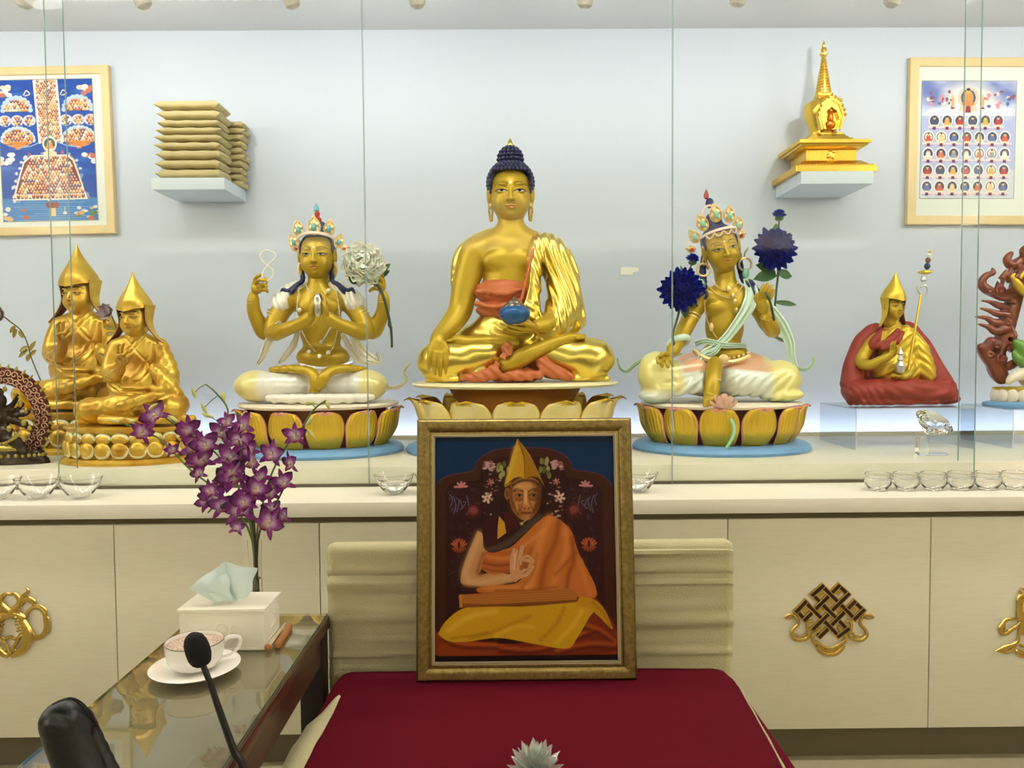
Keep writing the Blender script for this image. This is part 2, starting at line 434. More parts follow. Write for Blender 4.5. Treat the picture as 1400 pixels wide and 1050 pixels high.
# ---------------------------------------------------------------- glass panes
def pane(x0, x1, y, z0, lab):
    t = thing('glass_screen', ((x0+x1)/2, y, z0), lab, 'glass screen')
    MB().box((x0+.0017,y-.003,z0), (x1-.0017,y+.003,ZC-.002)).build('pane', pane_m, t, smooth=False)
    for xa in (x0, x1-.0014): MB().box((xa,y-.003,z0), (xa+.0014,y+.003,ZC-.002)).build('polished_edge', edge_m, t, smooth=False)
gy = YP-.012
gx = [P(x, 480, gy).x for x in (75, 502, 919, 1335)]
pane(gx[0], gx[1]-.001, gy, zc1+.001, 'tall frameless glass panel before the white statue with the peony')
pane(gx[1]+.001, gx[2]-.001, gy, zc1+.001, 'tall frameless glass panel before the large central Buddha')
pane(gx[2]+.001, gx[3], gy, zc1+.001, 'tall frameless glass panel before the blue flowers and red robed lama')
gy2 = YP+.03
pane(-3.0, P(101,480,gy2).x, gy2, zpt+.001, 'sliding glass panel at far left overlapping its neighbour')
pane(P(1312,480,gy2).x, 3.0, gy2, zpt+.001, 'sliding glass panel at far right overlapping its neighbour')
# ---------------------------------------------------------------- spot lamps of the case
lampx = [-370,-170, 33, 200, 402, 572, 799, 1007, 1217, 1425, 1640]
names = ['','','first','second','third','fourth','fifth','sixth','last']
for i, px in enumerate(lampx):
    yl = 3.2; tip = P(px, 12 if px not in (1217,1007) else 10, yl)
    rnd = [(-.1),.12,.25,-.45,-.3,-.15,.1,.2,.28,.1,-.1][i]
    base = Vector((tip.x+rnd*.18, yl-.05, ZC-.003))
    dirn = (tip-base).normalized()
    lab = ('%s of the seven white spot lamps along the top edge, counted from the left' % names[i]) if 0 < i-1 < 8 and i <= 8 else 'white spot lamp beyond the edge of the picture'
    t = thing('spot_lamp', tuple(base), lab, 'spot lamp', 'spot lamps in a row above the case')
    m = MB(); m.lathe((base.x,base.y,ZC-.025), [(.001,0),(.045,0),(.045,.024),(.001,.024)], 20); m.build('ceiling_mount', lamp_m, t)
    b0 = base + Vector((0,0,-.03))
    m = MB(); m.tube([b0, b0+(tip-b0)*.35], .01, 8, 1); m.build('stem', lamp_m, t)
    m = MB(); q = [b0+(tip-b0)*f for f in (.3,.34,.6,.86,.95,1.)]; m.tube(q, [.014,.03,.034,.034,.031,.016], 20, 1); m.build('lamp_head', lamp_m, t)
    ld = bpy.data.lights.new('spot_beam','SPOT'); ld.energy = LE3; ld.spot_size = math.radians(125); ld.spot_blend = 1.; ld.shadow_soft_size = .022; ld.color = (1.,.955,.9)
    lo = bpy.data.objects.new('spot_beam', ld); COL.objects.link(lo); lo.location = tip + Vector((0,.055,-.02))
    tgt = Vector((tip.x*.98, 4.0, 2.9)); lo.rotation_euler = (tgt-lo.location).to_track_quat('-Z','Y').to_euler()
# ================================================================ heads, seats, hands
def facecut(S, H, top, xw=.93, zf=-.1, k=2.):
    R, o, u = H.R, H.o, H.u; c = o + R @ (np.array((0, top-1.2, 1.0))*u); r = 2.2*u
    def D(X, Y, Z):
        x, y, z = X-o[0], Y-o[1], Z-o[2]
        lx = (x*R[0,0]+y*R[1,0]+z*R[2,0])/u; ly = (x*R[0,1]+y*R[1,1]+z*R[2,1])/u; lz = (x*R[0,2]+y*R[1,2]+z*R[2,2])/u
        return (np.maximum(np.maximum(np.abs(lx)-xw, ly-(top-.22*np.clip(np.abs(lx),0,1.2)**4)), zf-lz)*u).astype(np.float32)
    S.fn(c-r, c+r, D, 's', k)
def smooth01(x): return np.clip(x,0,1)**2*(3-2*np.clip(x,0,1))
def segd(p, a, b):
    a = np.array(a, float); b = np.array(b, float); d = b-a
    t = np.clip(((p-a)@d)/(d@d+1e-9), 0, 1); return np.linalg.norm(p-a-t[:,None]*d, axis=1)
SKIN = lin((186,154,34)); INK = lin((70,48,12)); LIP = lin((204,134,54)); EYEW = lin((238,228,190)); BLUEH = lin((26,32,74))
class Head:
    """head frame: unit = half the width of the face; x right, y up, z out of the face"""
    def __init__(s, fig, px, py, d, u, yaw=0, pit=0, rol=0, loc=False):
        s.f = fig; s.o = fig.c((px,py,d)); s.u = u; s.R = rotm(yaw, pit, rol)
    def l(s, p): return s.o + s.R @ (np.array(p, float)*s.u)
    def w(s, p): return s.f.w(s.l(p))[0]
    def inv(s, V): return ((V - s.o) @ s.R)/s.u
    def sculpt(s, S, narrow=.93, ears=True, lobe=1.25, neck=True, closed=False):
        u = s.u
        def E(c, r, k=.25, op='u', rr=None): S.ell(s.l(c), np.array(r)*u, k*u, op, s.R if rr is None else s.R@rr, True)
        def C(a, b, ra, rb, k=.1, op='u'): S.cap(s.l(a), s.l(b), ra*u, rb*u, k*u, op, True)
        E((0,.35,-.3), (.98,1.05,1.12)); E((0,-.25,.0), (narrow,.98,.92), .3)
        E((0,-.88,.4), (.46,.32,.38), .35)
        for q in (-1,1):
            E((q*.46,-.42,.42), (.36,.42,.38), .25)
            E((q*.43,.2,1.05), (.27,.1,.13), .2, 's')
            E((q*.43,.15,.745), (.27,.13,.135), .05)
            C((q*.43-.24,.17,.845), (q*.43,.235,.895), .024, .03, .03); C((q*.43,.235,.895), (q*.43+.24,.17,.845), .03, .024, .03)
            C((q*.24,.47,.86), (q*.62,.5,.76), .04, .03, .2)
        C((0,.32,.86), (0,-.22,1.09), .065, .11, .12); E((0,-.25,1.1), (.13,.1,.12), .08)
        for q in (-1,1): E((q*.14,-.27,1.0), (.085,.075,.1), .06)
        for q in (-1,1):
            C((0,-.55,.985), (q*.24,-.55,.885), .05, .02, .05); C((0,-.66,.975), (q*.18,-.62,.89), .065, .02, .05)
        E((0,-.6,1.05), (.24,.014,.1), .03, 's')
        E((0,-.8,.95), (.2,.06,.1), .12, 's')
        if ears:
            for q in (-1,1):
                E((q*1.06,.05,-.1), (.13,.44,.22), .1); E((q*1.15,.1,.06), (.06,.26,.12), .06, 's')
                C((q*1.03,-.35,-.08), (q*.99,-lobe,-.02), .075, .085, .06)
        if neck:
            C((0,-.5,-.25), (0,-1.75,-.35), .6, .62, .3)
            for yy in (-1.18,-1.36): pass
    def paint(s, base=SKIN, lips=LIP, urna=True, eyec=(60,90,120), bw=.03, extra=None):
        def f(V):
            L = s.inv(V); C = np.tile(np.array(base), (len(V),1)); fr = L[:,2] > .25; xy = L[:,:2]
            def put(m, c, a=1.): m = m*a; C[:] = C*(1-m[:,None]) + np.array(c)*m[:,None]
            def stroke(pts, w, c, a=1.):
                d = np.min([segd(xy, pts[i], pts[i+1]) for i in range(len(pts)-1)], 0)
                put(np.where(fr, smooth01((w-d)/.025+.5), 0), c, a)
            for q in (-1,1):
                stroke([(q*.15,.46),(q*.29,.545),(q*.46,.575),(q*.62,.54),(q*.77,.43)], bw, INK, .9)
                ex = (xy[:,0]-q*.43)/.25; ey = (xy[:,1]-.135)/.06
                put(np.where(fr & (ex**2+np.abs(ey)**1.5 < 1), 1., 0.), EYEW)
                put(np.where(fr & (((xy[:,0]-q*.43)/.085)**2+((xy[:,1]-.15)/.055)**2 < 1), 1., 0.), lin(eyec))
                put(np.where(fr & (((xy[:,0]-q*.43)/.04)**2+((xy[:,1]-.15)/.035)**2 < 1), 1., 0.), lin((14,14,16)))
                stroke([(q*.16,.135),(q*.3,.19),(q*.45,.205),(q*.6,.19),(q*.74,.15)], .03, INK, .95); stroke([(q*.2,.11),(q*.43,.075),(q*.68,.12)], .012, INK, .6)
            put(np.where(fr & (L[:,2] > .7), smooth01((1-((xy[:,0]/.26)**2+((xy[:,1]+.61)/.1)**2))*4), 0), lips, .9)
            stroke([(-.27,-.565),(-.1,-.6),(0,-.605),(.1,-.6),(.27,-.565)], .012, INK, .8)
            if urna: put(np.where(fr & (xy[:,0]**2+(xy[:,1]-.55)**2 < .0022), 1., 0.), EYEW)
            if extra: extra(L, C)
            return C
        return f
skin_m = mat('matt gold skin', (186,154,34), .42, .45, attr=True, bump=.03, bscale=50)
def bake(S, body=None, paint=None, base=SKIN):
    """mesh of a head sdf (and a body sdf) with colours, as arrays"""
    V, Fc = S.mesh(); C = paint(V) if paint else np.tile(np.array(base), (len(V),1))
    if body is not None:
        V2, F2 = body.mesh(); C2 = np.tile(np.array(base), (len(V2),1))
        V, Fc = merge((V,Fc),(V2,F2)); C = np.concatenate([C, C2])
    return V, Fc, C

def petal_mb(h, w, r0, rb, rt_, curl, thick, ribs=9, notch=.06, n=(19,17), rib_d=.02):
    """one lotus petal standing at angle -Y: h height, w half width angle, r0 foot radius, rb belly radius, rt_ top radius"""
    def f(u, v):
        x = u*2-1
        wd = w*(.78+.22*math.sin(math.pi*min(.5,v*.8)))
        if v > .4: wd *= math.sqrt(max(.0, 1-((v-.4)/.6)**2.3))*.95+.05
        r = r0+(rb-r0)*math.sin(math.pi/2*min(1,v*1.7)) + (rt_-rb)*max(0,(v-.45)/.55)**2
        r -= (x*x)*(.10*rb)*(.4+.6*v) 
        r += rib_d*rb*abs(math.cos(x*ribs*math.pi/2))*math.sin(math.pi*min(1,v*1.05))**.7
        z = h*v*(1-.05*abs(x)**2.2) - curl*max(0,(v-.85)/.15)**2 - notch*h*math.exp(-(x/.28)**2)*max(0,(v-.8)/.2)
        a = -math.pi/2 + x*wd
        return (r*math.cos(a), r*math.sin(a), z)
    m = MB(); m.surf(f, n[0]*2-1, n[1], thick); return m, n
def seat(root, fig, base_c, plate_c, rx_plate, rx_base, zpl, zb, npet, phase, pet, mats, core, yk=.86, base_h=9, plate_mat=None, backs=None, ribs=9):
    """lotus seat: zpl = photo row of the plate top, zb = row of the foot; all lengths in figure units"""
    s = fig.s; C = fig.p(base_c[0], base_c[1], 0); C = np.array((C[0], C[1], zpt+.001))
    H = base_h*s
    bl, gd, tipm, pl, corem = mats
    m = MB(); m.lathe(C, [(.001,0),(rx_base*s,0),(rx_base*s*1.012,H*.35),(rx_base*s*.99,H*.75),(rx_base*s*.95,H),(rx_base*s*.8,H*1.12),(.001,H*1.15)], 72, sy=yk); m.build('base_plate', bl, root)
    ztop = fig.w((0, fig.cy-zpl, 0))[0][2]
    c0, c1, c2 = core
    m = MB(); zz = C[2]; m.lathe((C[0],C[1],0), [(.001,zz+H*.9),(c0*s,zz+H*.9),(c1*s,(zz+ztop)/2),(c2*s,ztop-7*s)], 48, sy=yk); m.build('core', corem, root)
    m = MB(); m.lathe((C[0],C[1],0), [(.001,ztop-7*s),(c2*s*.9,ztop-7*s),(rx_plate*s*.97,ztop-6*s),(rx_plate*s,ztop-3*s),(rx_plate*s*.99,ztop-.8*s),(rx_plate*s*.96,ztop),(.001,ztop)], 72, sy=yk); m.build('seat_plate', pl, root)
    h, w, r0, rb, rt_, curl = pet
    m, n = petal_mb(h*s, w, r0*s, rb*s, rt_*s, curl*s, 1.6*s, ribs=ribs)
    V = np.concatenate(m.V); nu, nv = n[0]*2-1, n[1]
    mi = []
    for f in m.F:
        j = np.mean([(i % (nu*nv)) % nv for i in f])/(nv-1); uu = np.mean([((i % (nu*nv))//nv) for i in f])/(nu-1)*2-1
        inner = all(i >= nu*nv for i in f)
        mi.append(1 if (j > .86-.04*math.cos(uu*3.1) or abs(uu) > .93) else (2 if inner else 0))
    src = None; zf = zz+H*.95
    for k in range(npet):
        a = phase + 2*math.pi*k/npet
        if src is None:
            V0 = V*np.array((1,1,1)) + np.array((C[0],C[1],zf))
            src = obj('petal', V0, m.F, [gd, tipm, corem if backs is None else backs], None, mi=mi); 
            me = src.data; org = np.array(src.location)
            co = np.empty(len(me.vertices)*3, np.float32); me.vertices.foreach_get('co', co); co = co.reshape(-1,3) + (org-np.array((C[0],C[1],zf))); me.vertices.foreach_set('co', co.ravel()); me.update()
            o = src
        else: o = src.copy(); COL.objects.link(o)
        o.parent = root; rl = wloc(root)
        o.location = Vector((C[0],C[1],zf)) - rl; o.rotation_euler = (0,0,0)
        # ellipse seats: place rotated, then squash along y through the parentless matrix
        o.rotation_euler = (0,0,a); 
        if abs(yk-1) > .01:
            o.location.y += (1-yk)*rb*s*math.cos(a)
    return C, ztop
def fingers(S, pts, r0=3., r1=2.1, k=1.0):
    for p in pts: S.chain([(q[0],q[1],q[2], r0+(r1-r0)*i/(len(p)-1)) for i, q in enumerate(p)], k)
blue_m = mat('sky blue lacquer', (112,160,206), .4, var=.1, vscale=10)
pink_m = mat('pink petal tip', (232,160,136), .5)
core_m = mat('brown red core', (156,86,50), .6, var=.15, vscale=30, stretch=(3,3,.5))
pgold_m = mat('petal gold', (222,182,58), .36, .7, bump=.05)
pale_m = mat('pale plate', (236,222,200), .4)
# ================================================================ large central Buddha
def build_buddha():
    f = Fig(700, 520, 3.43); s = f.s
    base = P(704, 605, 3.43)
    root = thing('buddha_statue', (f.O[0], f.O[1], zpt+.001), 'large golden Buddha holding a blue bowl, seated on a lotus behind the framed portrait', 'statue')
    edge = mat('gold petal rim', (220,176,60), .3, .9); creamp = mat('cream petal', (238,218,158), .42, .15, var=.14, vscale=9, dark=(226,196,98))
    seat(root, f, (704,520), (704,520), 141, 148, 521, 610, 13, 0, (71, .27, 96, 131, 151, 8), (blue_m, creamp, edge, cream_m, mat('ribbed brown core', (196,132,66), .5, bump=.3, bscale=60, stretch=(6,6,.3))), (70,66,92), yk=.84, base_h=10, backs=edge, ribs=0)
    H = Head(f, 700, 270, 4, 27.5, 0, 4, 0)
    hs = Sdf(f, .55); H.sculpt(hs, lobe=.5)
    for q in (-1,1):   # long pierced lobes
        for a, b in (((1.03,-.35),(1.07,-.75)),((1.07,-.75),(1.0,-1.2)),((.97,-.35),(.9,-.8)),((.9,-.8),(.93,-1.18)),((.93,-1.18),(1.0,-1.2))):
            hs.cap(H.l((q*a[0],a[1]+.02,-.08)), H.l((q*b[0],b[1]+.02,-.05)), 1.5, 1.5, 1., 'u', True)
    B = Sdf(f, 1.1)
    B.cap((700,292,0),(700,322,-2),17,18,5)
    B.ell((698,350,0),(40,36,24),10); B.ell((698,395,2),(37,52,26),12); B.ell((699,440,2),(44,26,30),12)
    B.cap((700,322,-4),(660,340,-2),17,17,9); B.cap((700,322,-4),(744,340,-2),17,17,9)
    B.ell((681,357,18),(19,12,8),7); B.ell((717,357,18),(19,12,8),7)
    B.chain([(652,344,0,19),(645,362,2,17.5),(637,392,6,16.5),(630,424,12,15),(616,444,28,12.5),(603,458,44,9.5),(599,468,54,9)],5)
    # right hand reaching over the knee
    B.ell((599,478,60),(13.5,12,5.5),4); B.ell((599,470,57),(10,8,6),3)
    fingers(B, [[(589,480,62),(587,492,63),(588,505,58)],[(596,482,64),(594,497,65),(595,510,60)],[(603,482,64),(602,499,65),(602,512,60)],[(610,480,63),(610,496,64),(609,509,59)],[(608,470,58),(613,480,60),(612,491,58)]], 3.9, 2.7, .8)
    # left arm and hand under the bowl
    B.chain([(748,344,0,18),(764,385,4,16),(770,425,14,14),(752,442,44,11),(735,447,60,8)],5)
    B.ell((723,449,66),(15,5,12),3)
    fingers(B, [[(728,450,72),(712,449,80),(698,445,84)],[(728,452,66),(708,453,74),(694,449,80)],[(726,453,60),(706,455,66),(690,451,74)],[(724,453,55),(704,456,58),(688,453,66)],[(730,446,76),(716,442,84),(703,442,88)]], 3.6, 2.4, .8)
    # crossed bare feet
    B.chain([(693,500,58,11),(715,488,62,10.5),(740,477,56,9),(762,469,50,8),(782,463,48,6.5)],4)
    B.ell((790,461,48),(9,4.5,7),3)
    for i in range(5): B.cap((790,461+i*.6,42+i*3.5),(799,459+i*.9,42+i*3.5),2.4,2,.6)
    B.chain([(700,470,40,10),(670,468,44,9.5),(640,468,46,8),(624,465,46,7)],4)
    for i in range(5): B.cap((622,464,38+i*3.5),(613,462.5+i*.8,38+i*3.5),2.4,2,.6)
    V, Fc, C = bake(hs, B, H.paint(bw=.02))
    obj('body', f.w(V), Fc, skin_m, root, cols=C)
    # hair: dome of snail curls with the crown bump
    hb = mat('dark blue hair', (40,44,84), .45)
    m = MB(); R = H.R
    m.ball(H.w((0,.52,-.28)), np.array((1.1,1.2,1.02))*27.5*s, 28, 18); m.ball(H.w((0,1.62,-.3)), np.array((.6,.6,.7))*27.5*s, 20, 14)
    cnt = 0
    for (cx,cy,cz,rx,ry,rz,n) in ((0,.62,-.28,1.13,1.12,1.2,0),(0,1.78,-.3,.6,.62,.66,0)):
        rows_ = []; nr = int(math.pi*(ry*27.5)/5.0)
        for j in range(nr+1):
            th = math.pi*j/nr; cnt_ = max(1, int(2*math.pi*rx*27.5*math.sin(th)/5.2)); rows_ += [(math.cos(th), 2*math.pi*(i+.5*(j%2))/cnt_) for i in range(cnt_)]
        for y, a in rows_:
            r = math.sqrt(max(0,1-y*y))
            q = np.array((cx+rx*r*math.cos(a), cy+ry*y, cz+rz*r*math.sin(a)))
            if cy < 1 and (q[1] < .02 or (q[2] > -.1 and q[1] < 1.2-.22*abs(q[0])**4 and abs(q[0]) < .95)): continue
            if cy > 1 and y < -.6: continue
            m.ball(f.w(H.l(q))[0], 2.6*s, 8, 6)
    # a scalp that stops at the hairline
    m2 = MB(); 
    sc = Sdf(f, .9); sc.ell(H.l((0,.6,-.34)), np.array((1.08,1.07,1.12))*27.5, 2, 'u', H.R, True); sc.ell(H.l((0,1.76,-.3)), np.array((.55,.57,.58))*27.5, 5, 'u', H.R, True)
    facecut(sc, H, 1.2); sc.ell(H.l((0,-1.35,-.2)), np.array((2,1.3,2))*27.5, 2, 's', H.R, True)
    V, Fc = sc.mesh(); m.V = m.V[2:]; nf = 0
    # drop the two solid balls, keep the curls
    k0 = 28*19+20*15; F2 = [tuple(i-k0 for i in q) for q in m.F if min(q) >= k0]; Vc = np.concatenate(m.V)
    Vw = f.w(V); n0 = len(Vc); tri = [tuple(int(i)+n0 for i in q) for q in Fc]
    obj('hair', np.concatenate([Vc, Vw]), F2+tri, hb, root)
    m = MB(); t = H.w((0,2.36,-.3)); m.lathe(t, [(2.2*s,-2*s),(4*s,0),(4.6*s,3*s),(3.6*s,6*s),(2.2*s,9*s),(.2*s,13*s)], 16); m.build('crown_jewel', leaf_m, root)
    # ---- robe: gold leaf drapery
    rb = Sdf(f, 1.15)
    rb.ell((604,494,36),(33,25,26),8); rb.cap((604,494,38),(668,486,34),26,26,10)
    rb.ell((806,492,36),(34,27,27),8); rb.cap((804,492,38),(742,484,30),27,26,10)
    rb.ell((700,470,-2),(84,36,34),14)
    rb.cap((660,510,52),(600,518,36),8,7,5); rb.cap((750,510,52),(812,519,36),8,7,5); rb.cap((625,517,58),(585,519,40),4,4,4); rb.cap((780,517,58),(830,519,38),4,4,4)
    rb.ell((700,448,6),(50,30,36),10)
    # shoulder mass and sleeve on the viewer's right
    rb.chain([(738,334,10,11),(752,342,6,17),(766,365,8,19),(772,400,12,21),(768,430,22,21),(748,452,40,15)],8)
    rb.chain([(734,338,14,9),(728,372,24,12),(724,410,30,13),(722,440,36,13)],7)
    rb.chain([(780,400,8,13),(786,436,10,14),(784,446,10,10)],5)
    # shawl edge over the viewer's left shoulder
    rb.chain([(676,318,-10,5),(655,330,-12,9),(636,345,-12,10),(626,366,-12,7),(621,392,-12,3)],5)
    # folds
    def folds(X, Y, Z):
        m = smooth01((X-22)/14)*smooth01((Y-62)/12)
        a = 1.0*np.sin((X*.62 + Y*.16 + 2.2*np.sin(Y*.045)))*m
        m2 = smooth01((78-Y)/10)*smooth01((Y+2)/6)
        c1 = np.sqrt((X+30)**2+(Y-66)**2); c2 = np.sqrt((X-40)**2+(Y-70)**2)
        b = .45*np.where(X < 0, np.sin(c1*.2+.6*np.sin(X*.05)), np.sin(c2*.2+.6*np.sin(X*.06)))*m2
        c = .9*np.sin(Y*.5+X*.25)*smooth01((110-Y)/14)*smooth01((Y-60)/10)*smooth01((32-np.abs(X-8))/14)
        return (a+b+c).astype(np.float32)
    rb.fn((-160,-8,-60),(170,215,110), folds)
    rb.fn((-160,-60,-90),(170,0,110), lambda X,Y,Z: (-Y+.3*X*0+0*Z), 'i')
    # open chest and belly, bare arm
    rb.ell((690,372,40),(34,62,30),3,'s')
    rb.cap((645,350,8),(634,395,8),18,19,2,'s'); rb.cap((630,400,14),(603,456,46),17,11,2,'s')
    rb.cap((690,499,66),(765,468,64),12,9,1.5,'s'); rb.ell((712,432,84),(26,16,28),2,'s')
    rb.ell((702,516,72),(34,22,34),3,'s')
    V, Fc = rb.mesh(); ctr = V[Fc].mean(1)
    inner = lin((196,104,52))
    obj('gold_robe', f.w(V), Fc, leaf_m, root)
    # ---- orange under-cloth: waist band and lap cloth
    og = mat('terracotta cloth', (190,102,56), .5, .15, bump=.05)
    u = Sdf(f, 1.1)
    u.ell((690,400,10),(41,20,27),3); u.ell((692,424,12),(40,15,28),4)
    u.chain([(655,397,30,3),(680,402,38,3),(712,398,38,3)],3); u.chain([(652,416,30,3.5),(680,419,40,3.5),(712,412,42,3.5)],3)
    u.fn((-60,85,-30),(40,145,60), lambda X,Y,Z: (.8*np.sin(Y*.55+.08*X*np.sin(X*.09))+0*Z).astype(np.float32))
    u.build('orange_waist_cloth', og, root)
    u = Sdf(f, 1.1)
    u.ell((704,512,44),(40,12,28),4); u.chain([(693,474,60,6),(694,488,66,7),(680,505,66,8),(660,514,64,7),(634,516,60,4)],4)
    u.chain([(737,488,58,6),(748,502,64,8),(764,511,64,7),(782,516,60,4)],4); u.chain([(690,512,66,6),(715,514,72,6),(740,512,66,5)],3)
    u.fn((-90,-8,0),(100,60,110), lambda X,Y,Z: (.9*np.sin(X*.42+.5*Y)*np.ones_like(Z)).astype(np.float32))
    u.fn((-160,-60,-90),(170,0,110), lambda X,Y,Z: (-Y+0*X+0*Z), 'i')
    u.cap((690,499,66),(765,468,64),11,8,1.,'s')
    u.build('orange_lap_cloth', og, root)
    m = MB()
    q = [f.p(x,y,d) for x,y,d in ((676,318,2),(662,330,6),(648,340,4),(638,352,0),(630,370,-4),(624,394,-8))]; m.tube(q, 1.3*s, 8)
    q = [f.p(x,y,d) for x,y,d in ((724,318,4),(733,332,18),(728,352,32),(722,375,38),(716,400,42),(712,420,46))]; m.tube(q, [2*s,3*s,2.5*s,2*s,2*s,1.2*s], 8)
    m.build('robe_hem', og, root)
    # ---- bowl rests in the hand
    c = f.p(704,446,80)
    b = thing('alms_bowl', tuple(c), 'small blue bowl with a dark dome of offerings held in the large Buddha\'s hand', 'bowl')
    MB().lathe(c, [(.001,1*s),(8*s,1*s),(14*s,5*s),(19.5*s,12*s),(20*s,17*s),(17.5*s,22*s),(13*s,25*s),(11*s,24*s),(10*s,22*s),(.001,22*s)], 40).build('bowl', mat('blue bowl', (26,84,142), .3, .2), b)
    MB().lathe(c+np.array((0,0,22.2*s)), [(14*s,0),(13*s,4*s),(10*s,6.5*s)], 32, mod=lambda a,t: 1+.05*math.sin(12*a)).lathe(c+np.array((0,0,26.5*s)), [(10.5*s,0),(9*s,4*s),(4*s,7*s),(.5*s,11*s)], 24, mod=lambda a,t: 1+.04*math.sin(8*a)).build('silver_offering', mat('tarnished silver', (130,120,104), .35, .9), b)
build_buddha()
# ================================================================ flowers held by the statues
def frame_of(n):
    n = np.array(n,float); n /= np.linalg.norm(n); a = np.cross(n,(0,0,1.)) if abs(n[2]) < .9 else np.cross(n,(1.,0,0)); a /= np.linalg.norm(a); return a, np.cross(n,a), n
def petal_strip(m, base, dirn, nor, L, W, cup=.3, tipw=.15, n=5, bend=.3, ruff=0., ph=0.):
    """thin petal from base along dirn, face normal nor"""
    d = np.array(dirn,float); d /= np.linalg.norm(d); nn = np.array(nor,float); nn = nn-d*(nn@d); nn /= np.linalg.norm(nn)+1e-9; sd = np.cross(d,nn)
    def f(u, v):
        x = u*2-1; w = W*((math.sin(math.pi*(v*.8+.12))**.8)*(1-(1-tipw)*max(0,(v-.7)/.3)**2) if tipw < .5 else math.sqrt(max(0.,1-max(0.,(v-.55)/.45)**3))*(.35+.65*min(1,v*1.8))+.05)
        return np.array(base) + d*L*v + sd*w*x + nn*(cup*W*(x*x) + bend*L*v*v + ruff*W*math.sin(5*x+ph+7*v)*v)
    m.surf(f, 5, n, .0004)
dahl_m = mat('deep blue petals', (14,30,150), .7, var=.2, vscale=60, spec=.12)
stem_m = mat('dark green stem', (52,72,38), .5); leaf_g = mat('green leaf', (60,104,48), .5, var=.25, vscale=30)
bronze_m = mat('bronze stem', (120,96,40), .4, .7)
def dahlia(c, nrm, R, root, name='bloom', m_=None, layers=7, seed=1):
    rnd = random.Random(seed); a, b, n = frame_of(nrm); m = MB()
    for k in range(layers):
        t = k/(layers-1); cnt = int(18-9*t); el = math.radians(-12+88*t); L = R*(1-.42*t); 
        for i in range(cnt):
            an = 2*math.pi*(i+.5*(k%2)+rnd.uniform(-.15,.15))/cnt; rad = a*math.cos(an)+b*math.sin(an)
            e2 = el+rnd.uniform(-.12,.12)
            d = rad*math.cos(e2)+n*math.sin(e2)
            petal_strip(m, np.array(c)+n*R*.06*k, d, -rad*math.sin(e2)+n*math.cos(e2), L*rnd.uniform(.88,1.08), R*.22*(1-.2*t), .5, .45, 5, .22*(1-t)+.05)
    return m.build(name, m_ or dahl_m, root)
def leaf(m, base, tip, W, nor=(0,-1,.3), bend=-.15):
    d = np.array(tip)-np.array(base); petal_strip(m, base, d, nor, np.linalg.norm(d), W, .25, .05, 7, bend)
def leafpart(root, base, tip, W, mt=None, nor=(0,-1,.3), name='leaf'): m = MB(); leaf(m, base, tip, W, nor); return m.build(name, mt or leaf_g, root)
# jewels of the crowns
rim_m = mat('crown gold', (232,204,146), .35, .7); gem_m = mat('pale green gem', (132,196,170), .2, coat=.5); gemb_m = mat('turquoise gem', (88,170,176), .2, coat=.5); red_m = mat('red gem', (176,52,34), .25)
whitep = mat('pearl white cloth', (232,226,212), .3, .1, coat=.2, var=.04, vscale=20); hairb_m = mat('navy hair', (26,34,88), .4)
def crown_leaf(root, c, R, u, ht, gem, dirn=(0,1)):
    """pointed jewelled leaf of a crown: c centre (world), R columns of the head frame in world, leaf up = tilt"""
    upv = R[1]*dirn[1]+R[0]*dirn[0]; upv /= np.linalg.norm(upv); sd = np.cross(upv, R[2]); nz = R[2]
    m = MB(); W = ht*.36
    def f(uu, v):
        a = 2*math.pi*uu; sh = math.cos(a); 
        x = math.sin(a)*W*(1-.25*max(0,sh)); y = ht*.5*(sh + (.25 if sh > .95 else 0)); r = v
        return c + sd*x*r + upv*(y*r) + nz*(.12*ht*(1-r)+.05*ht*math.sin(6*a)*r)
    m.surf(f, 20, 4, .03*ht, closeu=True); m.tube([c+sd*math.sin(a)*W*(1-.25*max(0,math.cos(a)))+upv*ht*.5*math.cos(a)*(1.15 if abs(a-math.pi*2) < .1 or a < .1 else 1)+nz*.02*ht for a in np.linspace(0,2*math.pi,17)], .05*ht, 6, 1)
    o = m.build('crown_leaf', rim_m, root)
    g = MB(); g.ball(c+nz*.12*ht-upv*.06*ht, np.array((.17,.14,.25))*ht, 10, 8, np.stack([sd, nz, upv],1)); g.build('gem', gem, o)
def world_R(H):
    R = H.R; f = lambda v: np.array((v[0], -v[2], v[1]))
    return f(R[:,0]), f(R[:,1]), f(R[:,2])
def beadline(m, pts, r, n, k=1):
    P_, _ = spline(pts, [0]*len(pts), 12); P_ = np.array(P_); L = np.cumsum(np.r_[0, np.linalg.norm(np.diff(P_,axis=0),axis=1)])
    for i in range(n):
        t = L[-1]*i/max(1,n-1); q = [np.interp(t, L, P_[:,j]) for j in range(3)]; m.ball(q, r, 8, 6)
def ribbon(pts, w, th, sway=.0):
    """flat band through world points; w half width (list or number), band lies in the X-Z plane"""
    n = len(pts); ws = w if hasattr(w,'__len__') else [w]*n
    q, r = spline(pts, ws, 6); q = np.array(q); m = MB(); V = []
    K = len(q)
    T = np.gradient(q, axis=0); T /= np.linalg.norm(T,axis=1,keepdims=True)+1e-9
    B = np.cross(T, np.array((0,-1.,0))); B /= np.linalg.norm(B,axis=1,keepdims=True)+1e-9; N = np.cross(B, T)
    def f(u, v):
        i = min(K-1, int(round(v*(K-1)))); x = u*2-1
        return q[i]+B[i]*r[i]*x + N[i]*(th*1.2*math.cos(x*7.5)+sway*math.sin(v*9+x))
    m.surf(f, 9, K, th); return m

